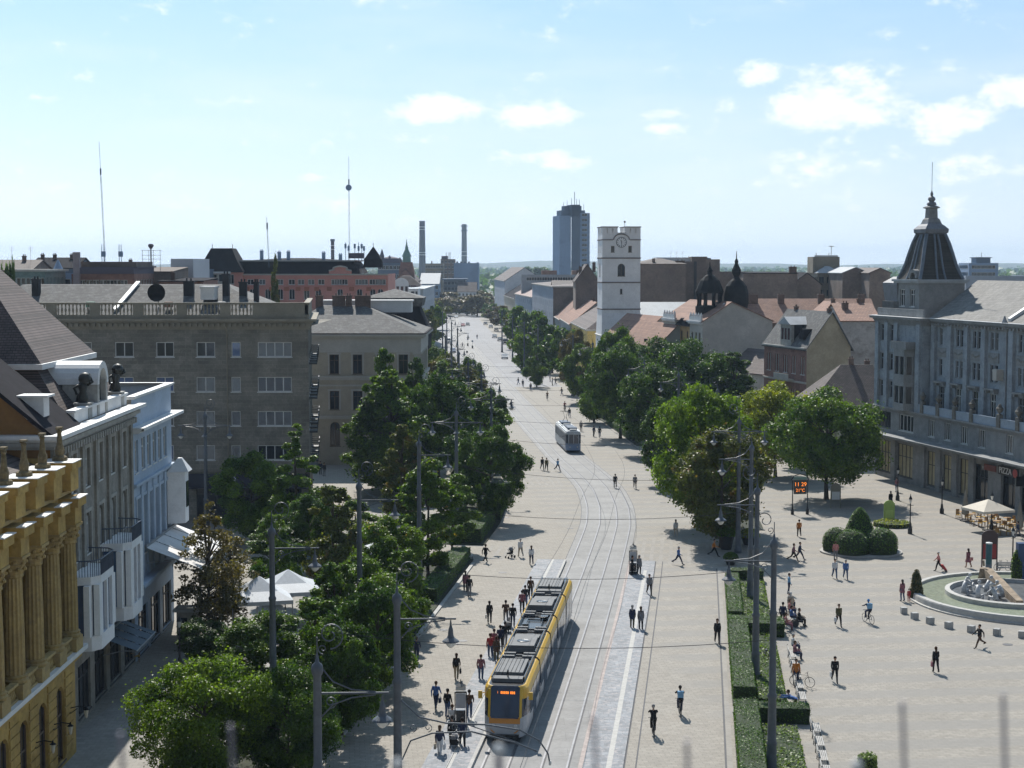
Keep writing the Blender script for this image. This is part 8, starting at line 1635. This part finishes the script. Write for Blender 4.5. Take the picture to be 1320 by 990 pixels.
def capsule(g, a, ra, b, rb, seg=10):
    a, b = Vector(a), Vector(b); d = b - a; L = d.length or 1e-4; d /= L; up = Vector((0, 0, 1)) if abs(d.z) < .9 else Vector((1, 0, 0)); e = d.cross(up).normalized(); f = d.cross(e); rings = []
    for k in range(1, 4): t = pi / 2 * k / 4; rings.append((-ra * cos(t), ra * sin(t)))
    rings += [(0, ra), (L, rb)]
    for k in (3, 2, 1): t = pi / 2 * k / 4; rings.append((L + rb * cos(t), rb * sin(t)))
    v = [tuple(a - d * ra)] + [tuple(a + d * z + (e * cos(2 * pi * q / seg) + f * sin(2 * pi * q / seg)) * r) for z, r in rings for q in range(seg)] + [tuple(b + d * rb)]; n = len(rings); F = []
    for q in range(seg): F.append((0, 1 + (q + 1) % seg, 1 + q)); F.append((len(v) - 1, 1 + (n - 1) * seg + q, 1 + (n - 1) * seg + (q + 1) % seg))
    for i in range(n - 1):
        for q in range(seg): x0 = 1 + i * seg; F.append((x0 + q, x0 + (q + 1) % seg, x0 + seg + (q + 1) % seg, x0 + seg + q))
    g.add(v, F)
def rot2(v, a): return (v[0] * cos(a) - v[1] * sin(a), v[0] * sin(a) + v[1] * cos(a))
def figure_caps(stride=.35, arm=.4, lean=0, coat=0, sit=False, ride=False, fem=False, bend=0, hold=False):
    """list of (p0, r0, p1, r1, tag); tags 0 skin 1 top 2 legs 3 shoes"""
    c = []; hip = .93; hz = .48 if sit else (1.02 if ride else hip)
    sh = .155 if fem else .182
    def seg(o, L, a, x=0): return (o[0] + x, o[1] - L * sin(a), o[2] - L * cos(a))   # a>0 swings forward (-y)
    Lt, Ls = .43, .42
    if not (sit or ride): hz = max(.43 * cos(stride) + .42 * cos(stride - .15), .43 * cos(stride) + .42 * cos(stride + .15 + .8 * stride)) + .085
    for s_ in (-1, 1):
        h = (s_ * .095, 0, hz); a = stride * s_; kb = .15 + (.5 if s_ < 0 else 0) * stride * 1.6
        if sit: a, kb = 1.45, 1.45
        if ride: a, kb = (1.15 if s_ > 0 else .75), (1.25 if s_ > 0 else .7)
        k = seg(h, Lt, a, s_ * .01); f = seg(k, Ls, a - kb)
        c += [(h, .102, k, .072, 2), (k, .070, f, .052, 2)]; toe = (f[0], f[1] - .15, f[2] - .045); c.append((f, .05, toe, .042, 3))
    la = lean; chest = (0, -.43 * sin(la + bend), hz + .43 * cos(la + bend)); neck = (0, chest[1] - .07 * sin(la + bend * .8), chest[2] + .10)
    mid = (0, chest[1] * .5, (chest[2] + hz) / 2)
    for x in (-.05, .05): c += [((x, 0, hz + .02), .118, (x * 1.1, mid[1], mid[2]), .10, 1), ((x * 1.1, mid[1], mid[2]), .10, (x * 1.6, chest[1], chest[2] - .08), .116, 1)]
    c.append(((-sh + .03, chest[1], chest[2] + .0), .058, (sh - .03, chest[1], chest[2] + .0), .058, 1))
    c.append(((0, chest[1], chest[2] + .03), .055, (0, neck[1] - .015, neck[2] + .05), .048, 0))
    hd = (0, neck[1] - .035, neck[2] + .14); c += [((0, hd[1] + .015, hd[2] + .02), .093, (0, hd[1] - .01, hd[2] - .035), .078, 0), ((0, hd[1] - .03, hd[2] - .06), .052, (0, hd[1] - .045, hd[2] - .085), .038, 0), ((0, hd[1] - .085, hd[2] + .005), .013, (0, hd[1] - .103, hd[2] - .03), .017, 0)]
    for s_ in (-1, 1): c.append(((s_ * .088, hd[1] + .005, hd[2] + .01), .014, (s_ * .09, hd[1] + .008, hd[2] - .025), .012, 0))
    for s_ in (-1, 1):
        o = (s_ * sh, chest[1], chest[2] + .01); a = -arm * s_; eb = .35 + .2 * abs(arm)
        if sit: a, eb = .35, 1.1
        if ride: a, eb = 1.05, .25
        if bend: a, eb = .2 + bend, .2
        if hold and s_ > 0: a, eb = .5, 1.6
        e = seg(o, .28, a, s_ * .06); w = seg(e, .24, a + eb, -s_ * .01); c += [(o, .060, e, .048, 1), (e, .047, w, .036, 1)]
        d = (Vector(w) - Vector(e)).normalized(); p = Vector(w) + d * .07; c.append((w, .027, tuple(p), .030, 0)); y_ = Vector((0, 1, 0)) - d * d.y; y_.normalize()
        for q in range(4): b0 = p + y_ * (q - 1.5) * .021; b1 = b0 + d * (.045, .055, .05, .038)[q] + y_ * (q - 1.5) * .004 + Vector((-s_ * .012, 0, 0)); c.append((tuple(b0), .0095, tuple(b1), .0085, 0))
        c.append((tuple(Vector(w) + d * .03), .012, tuple(Vector(w) + d * .065 - y_ * .045), .010, 0))
    if coat:
        for k in range(10): a = 2 * pi * k / 10; c.append(((.07 * cos(a), .05 * sin(a), hz + .08), .09, ((.10 + coat * .12) * cos(a), (.10 + coat * .18) * sin(a), hz - coat * .5), .07, 1))
    return c, hd, hz
m_skin = mat('skin', (.42, .24, .16), .55, .08, 3, 12); m_shoe = mat('shoes', (.03, .027, .025), .5, .3, 5, 12)
def cloth(n, c): return mat('cloth_' + n, c, .9, .18, 4, 18)
CO = dict(black=cloth('black', (.012, .012, .014)), navy=cloth('navy', (.02, .03, .07)), white=cloth('white', (.6, .6, .6)), grey=cloth('grey', (.18, .18, .19)), red=cloth('red', (.36, .03, .03)), brown=cloth('brown', (.09, .05, .03)), blue=cloth('blue', (.07, .15, .36)), sky=cloth('sky', (.18, .36, .55)),
          jeans=cloth('jeans', (.06, .10, .19)), khaki=cloth('khaki', (.28, .24, .16)), olive=cloth('olive', (.09, .08, .03)), orange=cloth('orange', (.48, .17, .03)), pink=cloth('pink', (.52, .22, .20)), rose=cloth('rose', (.25, .10, .12)), skin=m_skin, beige=cloth('beige', (.38, .33, .26)), green=cloth('green', (.05, .12, .06)))
HC = dict(dark=cloth('hair_dark', (.018, .012, .01)), brown=cloth('hair_brown', (.07, .035, .018)), fair=cloth('hair_fair', (.30, .20, .09)), grey=cloth('hair_grey', (.32, .31, .30)), white=cloth('hair_white', (.6, .58, .55)), blue=cloth('helmet_blue', (.03, .2, .5)))
PT = {}
def person_mesh(key, long_hair=False, **kw):
    c, hd, hz = figure_caps(**kw); g = MB()
    for a in c: capsule(g, a[0], a[1], a[2], a[3])
    me = g.mesh('pm', m_skin); o = bpy.data.objects.new('pm', me); C.objects.link(o); md = o.modifiers.new('r', 'REMESH'); md.mode = 'VOXEL'; md.voxel_size = .0135
    me2 = bpy.data.meshes.new_from_object(o.evaluated_get(bpy.context.evaluated_depsgraph_get())); bpy.data.objects.remove(o); me2.name = 'person'
    n = len(me2.polygons); ce = np.zeros(n * 3, np.float32); me2.polygons.foreach_get('center', ce); ce = ce.reshape(-1, 3); best = np.full(n, 9.0); tagv = np.zeros(n, np.int32)
    for (p0, r0, p1, r1, tg) in c:
        p0, p1 = np.array(p0), np.array(p1); d = p1 - p0; t = np.clip(((ce - p0) @ d) / (d @ d + 1e-9), 0, 1); D = np.linalg.norm(ce - p0 - t[:, None] * d, axis=1) - (r0 + (r1 - r0) * t); m_ = D < best; best[m_] = D[m_]; tagv[m_] = tg
    me2.materials.clear()
    for m in (m_skin, CO['black'], CO['jeans'], m_shoe): me2.materials.append(m)
    me2.polygons.foreach_set('material_index', tagv); me2.polygons.foreach_set('use_smooth', np.ones(n, bool)); me2.update()
    h = MB(); y, z = hd[1], hd[2]; h.ball((0, y + .03, z + .045), .101, 12, 8, .95)
    if long_hair: capsule(h, (0, y + .07, z + .02), .085, (0, y + .10, z - .22), .06);
    else: capsule(h, (0, y + .05, z + .0), .082, (0, y + .05, z - .03), .07)
    e = MB(); [e.ball((s_ * .032, y - .072, z + .012), .012, 6, 4) for s_ in (-1, 1)]
    PT[key] = (me2, h.mesh('hair', HC['dark']), e.mesh('eye', m_iron), hd)
person_mesh('walk'); person_mesh('walkf', True, fem=True, stride=.28, arm=.3); person_mesh('stride', stride=.52, arm=.6); person_mesh('stand', stride=.05, arm=.08); person_mesh('standf', True, fem=True, stride=.06, arm=.05, coat=.35); person_mesh('coat', fem=True, stride=.25, arm=.25, coat=.7, long_hair=True)
person_mesh('sit', sit=True); person_mesh('ride', ride=True, lean=.35); person_mesh('bend', bend=1.1, stride=.1); person_mesh('push', stride=.3, hold=True)
def person(u, v, pose, top, legs, hair, head, label, s=1.0, group=None, z=0, xy=None):
    x, y = xy if xy else G(u, v, z); me, hm, em, hd = PT[pose]; o = link('person', me, None, (x, y, z), radians(head)); o.scale = (s * 1.06,) * 3; tag(o, label, 'person', group)
    for i, m in ((1, CO[top]), (2, CO[legs])): o.material_slots[i].link = 'OBJECT'; o.material_slots[i].material = m
    h = link('hair', hm, o); h.material_slots[0].link = 'OBJECT'; h.material_slots[0].material = HC[hair]; link('eyes', em, o); return o
def bag(px, side, kind, m, label, dz=.62, dy=0):
    """a bag held by the person: its own top-level object"""
    R = Matrix.Rotation(px.rotation_euler[2], 3, 'Z'); p = px.location + R @ Vector((side * .27, dy, dz)); g = MB()
    if kind == 'pack': g.prism([(-.15, 0), (.15, 0), (.13, .17), (-.13, .17)], -.22, .22); g.prism([(-.1, .17), (.1, .17), (.09, .22), (-.09, .22)], -.18, .05); p = px.location + R @ Vector((0, .10, 1.22))
    else: g.prism([(-.05, -.16), (.05, -.16), (.06, .16), (-.06, .16)], -.18, .12, .9); g.tube([(0, -.1, .1), (0, -.05, .26), (0, .05, .26), (0, .1, .1)], .01, 4)
    o = g.build('backpack' if kind == 'pack' else 'bag', m, None, False, p, px.rotation_euler[2]); tag(o, label, 'backpack' if kind == 'pack' else 'bag')
zp = .2
P = person
a = P(588.5, 876, 'walkf', 'black', 'khaki', 'brown', 175, 'woman in black jacket and khaki skirt trousers walking away, left of the tram lane'); bag(a, -1, 'b', CO['black'], 'black handbag of the woman in the khaki trousers')
P(620, 878, 'stand', 'rose', 'jeans', 'brown', 170, 'person in patterned rosy top and jeans standing left of the tram front'); a = P(562, 914, 'walk', 'blue', 'navy', 'brown', 165, 'man in blue shirt and dark trousers with a dark bag, lower left of the lane'); bag(a, -1, 'b', CO['navy'], 'dark bag of the man in the blue shirt')
a = P(577, 925, 'stand', 'black', 'jeans', 'dark', 150, 'person in black jacket waiting left of the stop board'); bag(a, -1, 'b', CO['white'], 'white bag of the person in black left of the stop board'); P(583, 936, 'sit', 'white', 'black', 'brown', 180, 'person in white shirt sitting at the tram stop board', z=.0)
P(605, 926, 'walk', 'brown', 'jeans', 'dark', 180, 'man in brown jacket and jeans right of the stop board', z=.2); a = P(567, 975, 'walkf', 'navy', 'white', 'brown', 170, 'woman in navy jacket and white trousers carrying white bags, bottom'); bag(a, -1, 'b', CO['white'], 'white shopping bag in the left hand of the woman in white trousers'); bag(a, 1, 'b', CO['beige'], 'pale shopping bag in the right hand of the woman in white trousers')
P(583, 962, 'stand', 'black', 'black', 'dark', 200, 'person all in black bending over a pushchair at the stop', z=.0); P(596, 964, 'walk', 'navy', 'black', 'dark', 185, 'dark clothed person right of the pushchair at the stop', z=0)
P(632, 849, 'stand', 'red', 'jeans', 'brown', 200, 'person in red jacket beside the middle of the tram'); P(640, 853, 'standf', 'brown', 'olive', 'brown', 170, 'person in brown and olive coat beside the tram, nearest of the group', z=.1); P(645, 838, 'stand', 'navy', 'black', 'dark', 190, 'person in navy jacket behind the red jacket by the tram', z=.2); P(651, 833, 'stand', 'black', 'grey', 'dark', 160, 'person in black next to the tram flank, behind the red jacket', z=.2)
P(637, 843, 'stand', 'rose', 'grey', 'brown', 160, 'person in dull red top behind the brown coat by the tram', z=.2)
P(652, 803, 'push', 'brown', 'grey', 'dark', 185, 'parent pushing the pushchair beside the tram'); a = P(661, 808, 'stand', 'black', 'navy', 'dark', 175, 'person in black right of the pushchair beside the tram', z=.2); bag(a, 1, 'b', CO['grey'], 'grey bag hanging beside the person right of the pushchair'); P(673, 790, 'stand', 'rose', 'black', 'dark', 175, 'dark dressed person boarding the rear of the tram, near one', z=.2); P(677, 783, 'stand', 'black', 'jeans', 'dark', 190, 'dark dressed person boarding the rear of the tram, far one', z=.2); P(684, 771, 'stand', 'brown', 'black', 'brown', 170, 'small figure at the rear door of the tram', z=.2)
a = P(631, 804, 'walkf', 'black', 'black', 'dark', 180, 'woman in black walking away on the left promenade with a white bag'); bag(a, 1, 'b', CO['white'], 'white bag of the woman in black on the left promenade')
P(626, 725, 'stride', 'black', 'black', 'dark', 150, 'dark walker with wide stride near the left hedge'); P(671, 718, 'walk', 'white', 'beige', 'grey', 200, 'pale dressed person next to a dark pushchair on the far left paving'); P(685, 728, 'walkf', 'white', 'navy', 'brown', 185, 'woman in white top and navy skirt on the left paving, upper'); P(600, 763, 'standf', 'rose', 'black', 'dark', 180, 'person in mauve in the tree shade of the promenade'); P(605, 769, 'stand', 'black', 'grey', 'dark', 160, 'person in grey and black next to the mauve one in the tree shade'); P(537, 853, 'walk', 'navy', 'navy', 'dark', 180, 'shadowed person behind the curved bracket column')
a = P(699, 606, 'walk', 'black', 'black', 'dark', 20, 'left walker of the pair crossing left of the old tram, with backpack'); bag(a, 0, 'pack', CO['black'], 'black backpack of the left walker of the pair'); P(704.5, 607, 'walk', 'olive', 'black', 'brown', 10, 'right walker of the pair crossing left of the old tram'); P(719, 607.5, 'stride', 'sky', 'navy', 'dark', 40, 'walker in teal top crossing the tracks with a wide stride')
P(793, 629, 'walk', 'black', 'black', 'dark', 180, 'person in black right of the track bend'); P(818.5, 630, 'walk', 'grey', 'black', 'dark', 0, 'person in grey top and dark trousers right of the track bend'); P(871, 692, 'walkf', 'white', 'beige', 'dark', 180, 'woman in white with long dark hair on the right paving'); P(874.5, 728, 'stride', 'blue', 'navy', 'grey', 60, 'man in blue shirt striding on the right paving'); P(920.5, 718, 'stride', 'orange', 'black', 'dark', 80, 'person in orange and black left of the round planter')
for (u, v, tp, l) in ((765.5, 563, 'navy', 'left one of two people in the tree shade right of the old tram'), (773, 564, 'black', 'right one of two people in the tree shade right of the old tram'), (749, 556, 'grey', 'person standing directly beside the old tram'), (734, 538, 'black', 'person on foot just beyond the old tram'), (668, 496, 'black', 'left one of the group at the crossing'), (674, 499, 'navy', 'middle one of the group at the crossing'), (684, 504, 'black', 'lone dark person right of the crossing group'), (724, 510, 'black', 'dark person by the lane hedge near the crossing'), (712, 497, 'navy', 'left one of the cluster at the right end of the crossing'), (716, 496, 'grey', 'right one of the cluster at the right end of the crossing'), (709, 492, 'blue', 'back one of the cluster at the right end of the crossing'), (632, 508, 'black', 'dark person near the left tree edge by the crossing'), (615, 437, 'black', 'tiny dark person in the road beyond the crossing'), (596, 448, 'navy', 'tiny person at the left avenue stop')):
    P(u, v, 'walk' if len(l) % 2 else 'stand', tp, 'black' if tp != 'black' else 'jeans', 'dark', (len(l) * 37) % 360, l)
P(824, 741, 'standf', 'grey', 'black', 'grey', 30, 'woman in grey top and black skirt right of the right stop pillar'); P(815, 742, 'stand', 'black', 'black', 'dark', 90, 'dark person half hidden by the right stop pillar'); P(837, 767, 'walk', 'grey', 'black', 'dark', 10, 'person in grey with dark bag at the near side of the right stop'); P(815, 810, 'standf', 'navy', 'olive', 'grey', 170, 'person with grey hair and olive skirt waiting on the right platform, left one'); P(826, 812, 'standf', 'grey', 'black', 'brown', 180, 'woman in grey waiting on the right platform, right one')
P(924.5, 830, 'walkf', 'black', 'black', 'brown', 0, 'woman all in black walking toward the camera beside the right hedge', 1.05)
P(1030, 692, 'walk', 'orange', 'black', 'dark', 180, 'man in orange shirt walking below the street clock'); P(1023, 724, 'stride', 'rose', 'black', 'dark', 70, 'left walker in dark red of the pair on the square'); P(1031, 722, 'stride', 'navy', 'navy', 'dark', 70, 'right walker in navy of the pair on the square'); P(1077, 722, 'stand', 'pink', 'grey', 'brown', 180, 'person in pink before the clipped domes'); P(1076, 746, 'walk', 'white', 'jeans', 'dark', 5, 'left one of the couple holding hands, in white shirt'); P(1090, 747, 'walk', 'blue', 'jeans', 'grey', 0, 'right one of the couple holding hands, in blue shirt')
P(1156, 634.5, 'stand', 'rose', 'jeans', 'dark', 200, 'person in rosy top at the hotel corner lamp'); P(1148, 653, 'coat', 'black', 'black', 'dark', 180, 'person in long black coat near the hotel corner'); b_ = P(1209.5, 736, 'walk', 'pink', 'black', 'white', 260, 'white haired person in salmon coat pulling a red shopping trolley'); P(1248, 732, 'coat', 'rose', 'skin', 'dark', 200, 'woman in dark plum dress with a pink bag right of the red trolley'); P(1163, 775, 'standf', 'rose', 'jeans', 'dark', 200, 'large person in mauve top holding a child by the hand'); P(1171.5, 775.5, 'stand', 'red', 'red', 'brown', 190, 'child in red beside the flower column', .6)
P(1262.5, 835, 'stride', 'black', 'brown', 'dark', 290, 'man in black jacket striding in front of the fountain'); a = P(1206, 867, 'walkf', 'black', 'black', 'brown', 180, 'woman in black walking alone on the square'); bag(a, 1, 'b', CO['rose'], 'small mauve bag of the lone woman in black'); a = P(1081, 808, 'walk', 'olive', 'black', 'brown', 10, 'person in olive jacket on the square with a white bag'); bag(a, -1, 'b', CO['white'], 'white bag of the person in the olive jacket'); a = P(1076, 880, 'walk', 'black', 'black', 'dark', 0, 'man in black walking toward the camera in the middle of the square'); bag(a, -1, 'b', CO['white'], 'white bag carried by the man in black on the square')
P(1019, 792, 'coat', 'beige', 'beige', 'white', 170, 'white haired person in beige coat behind the bench group'); P(1030, 806, 'sit', 'black', 'black', 'dark', 90, 'person in black sitting in a dark wheelchair'); P(1026, 884, 'stand', 'orange', 'navy', 'dark', 5, 'person in orange jacket holding a bicycle'); P(1025.5, 922, 'bend', 'blue', 'brown', 'dark', 250, 'person in blue bending over the bench at the bed corner'); P(1312, 694, 'walk', 'navy', 'grey', 'dark', 240, 'walker by the folded parasol at the right edge')
for i, (yy, o_, tp, l) in enumerate(((86.3, 16.6, 'white', 'person in white sitting on the nearest benches'), (116, 16.4, 'rose', 'person in dull red sitting on the middle bed benches'), (118.3, 16.4, 'white', 'person in white sitting at the far end of the bench row'), (128, 16.8, 'blue', 'person in blue sitting by the farthest bed, near one'), (130.5, 16.8, 'pink', 'person in pink sitting by the farthest bed, middle one'), (133.5, 16.9, 'white', 'person in white sitting by the farthest bed, far one'), (139, 17.2, 'sky', 'person in light blue beyond the farthest bed'))):
    P(0, 0, 'sit' if i < 6 else 'stand', tp, 'navy', ('dark', 'brown', 'grey')[i % 3], 90, l, xy=off(yy, o_))
P(1009, 806, 'stand', 'navy', 'black', 'dark', 160, 'dark person standing among the parked bicycles'); P(1013, 812, 'sit', 'pink', 'rose', 'brown', 90, 'person in pink crouching beside the parked bicycles'); P(413, 612, 'stand', 'navy', 'black', 'dark', 0, 'dark person on the sunlit patch at the corner of the cream building'); P(418, 614, 'stand', 'black', 'grey', 'dark', 40, 'second person on the sunlit patch beside the cream building')
def bike():
    t = thing('bicycle', '', 'bicycle')
    for yy in (-.52, .52): g = MB(); g.tube([(0, yy + .34 * cos(2 * pi * k / 18), .35 + .34 * sin(2 * pi * k / 18)) for k in range(19)], .022, 5); g.tube([(0, yy - .33, .35), (0, yy + .33, .35)], .006, 3); g.tube([(0, yy, .02), (0, yy, .68)], .006, 3); g.build('wheel', m_iron, t)
    g = MB(); [g.tube(p, .02, 5) for p in ([(0, .52, .35), (0, .1, .33), (0, .22, .85), (0, .52, .35)], [(0, .1, .33), (0, -.36, .78), (0, .2, .8)], [(0, -.52, .35), (0, -.40, .7), (0, -.35, .98)], [(-.28, -.30, 1.0), (0, -.37, .98), (.28, -.30, 1.0)])]; g.build('frame', m_iron, t); g = MB(); g.box(-.07, .12, .9, .07, .36, .95); g.build('saddle', m_iron, t); return t
bk = bike(); used_b = False
def put_bike(u, v, rz, label):
    global used_b
    x, y = G(u, v)
    if not used_b: bk.location = (x, y, 0); bk.rotation_euler = (0, 0, rz); bk['label'] = label; used_b = True
    else: dup(bk, label, (x, y, 0), rz)
    return x, y
def rider(u, v, hd, top, legs, hair, l1, l2, pack=None):
    x, y = put_bike(u, v, radians(hd), l2); a = P(0, 0, 'ride', top, legs, hair, hd, l1, xy=(x - .2 * sin(radians(hd)) * 1, y + .2 * cos(radians(hd))))
    if pack: g = MB(); g.box(-.18, -.02, -.2, .18, .2, .2); o = g.build('backpack', pack[0], None, False, (a.location[0] + .12 * sin(radians(hd)), a.location[1] - .02 * cos(radians(hd)) + .0, 1.4), radians(hd)); tag(o, pack[1], 'backpack')
rider(842, 948, 180, 'black', 'black', 'grey', 'cyclist in black shirt and shorts riding away, bottom centre right', 'bicycle of the cyclist in black at the bottom')
rider(876.5, 922, 180, 'black', 'navy', 'dark', 'courier rider with a light blue box bag riding away', 'bicycle of the courier with the light blue bag', (CO['sky'], 'light blue square courier bag on the rider'))
rider(1119, 803, 200, 'navy', 'navy', 'blue', 'cyclist with blue helmet and backpack riding across the square', 'bicycle of the cyclist with blue helmet', (CO['sky'], 'blue backpack of the cyclist with blue helmet'))
rider(659, 528, 75, 'black', 'black', 'dark', 'cyclist crossing the tracks far up the lane', 'bicycle of the cyclist crossing the tracks'); rider(705.5, 516, 0, 'brown', 'black', 'dark', 'far cyclist in brown riding down the lane', 'bicycle of the far cyclist in brown'); rider(728, 530, 10, 'rose', 'black', 'dark', 'cyclist in rosy top just behind the old tram', 'bicycle of the cyclist behind the old tram')
put_bike(1034, 885, 1.1, 'bicycle held by the person in the orange jacket'); put_bike(1293, 736, 1.6, 'bicycle leaning at the dark advertising stand'); put_bike(1006, 816, 1.3, 'bicycle parked beside the bench group, near one'); put_bike(1009, 800, 1.9, 'bicycle parked beside the bench group, far one'); put_bike(989, 855, .2, 'bicycle leaning on the second grey column')
def pushchair(u, v, rz, label, name='pushchair', z=0):
    x, y = G(u, v); t = thing(name, label, name, (x, y, z), rz); big = name == 'wheelchair'; g = MB(); g.tube([(-.2, .4, 1.0), (.2, .4, 1.0), (.2, -.2, .35), (.2, -.45, .12)], .02, 5); g.tube([(-.2, .4, 1.0), (-.2, -.2, .35), (-.2, -.45, .12)], .02, 5); g.tube([(-.2, .35, .12), (-.2, -.2, .8)], .02, 5); g.tube([(.2, .35, .12), (.2, -.2, .8)], .02, 5); g.build('frame', m_iron, t)
    g = MB(); g.box(-.2, -.3, .38, .2, .15, .5); g.box(-.2, .1, .5, .2, .18, .85); g.build('seat', CO['black'], t)
    if not big: g = MB(); g.lathe([(.24, .75), (.22, .92), (.12, 1.02)], 10, (0, .05, 0)); g.build('hood', CO['grey'], t)
    for sx in (-.22, .22):
        for yy, r in ((-.42, .1), (.33, .28 if big else .13)): g = MB(); g.lathe([(r, -.02), (r, .02)], 12); g.xf(lambda a, b, c: (sx + c, yy + a, r + b)); g.build('wheel', m_iron, t)
pushchair(655, 818, pi, 'pushchair with grey hood beside the tram'); pushchair(586, 968, pi * .9, 'dark pushchair at the stop board'); pushchair(658, 719, -.9, 'dark pushchair on the far left paving'); pushchair(1030, 808, pi / 2, 'dark wheelchair on the square beside the benches', 'wheelchair')
x, y = G(1219.5, 737); t = thing('shopping_trolley', 'red wheeled shopping trolley pulled across the square', 'trolley', (x, y, 0), 1.2); g = MB(); g.prism([(-.16, -.12), (.16, -.12), (.16, .12), (-.16, .12)], .12, .65, .9); g.xf(lambda a, b, c: (a, b + (c - .1) * .7, c)); g.build('bag', CO['red'], t); g = MB(); g.tube([(0, .1, .2), (0, .95, .95)], .015, 5); g.build('handle', m_iron, t)
for sx in (-.2, .2): g = MB(); g.lathe([(.1, -.02), (.1, .02)], 10); g.xf(lambda a, b, c: (sx + c, a, .1 + b)); g.build('wheel', m_iron, t)
g = MB(); g.prism([(-.16, -.05), (.16, -.05), (.16, .05), (-.16, .05)], 0, .3); o = g.build('bag', CO['pink'], None, False, (*G(1252, 733), .75), .4); tag(o, 'pink handbag of the woman in the plum dress', 'bag')
m, nt, out = nt_new('haze_air'); pv = N(nt, 'ShaderNodeVolumePrincipled'); pv.inputs['Color'].default_value = (.62, .80, 1, 1); pv.inputs['Density'].default_value = .0001; pv.inputs['Anisotropy'].default_value = .2
nt.links.new(pv.outputs[0], out.inputs['Volume'])
g = MB(); g.box(-5200, -320, -2, 5200, 8600, 110); hz = g.build('haze', m); hz['kind'] = 'stuff'; hz['label'] = 'thin blue summer haze in the air over the town'
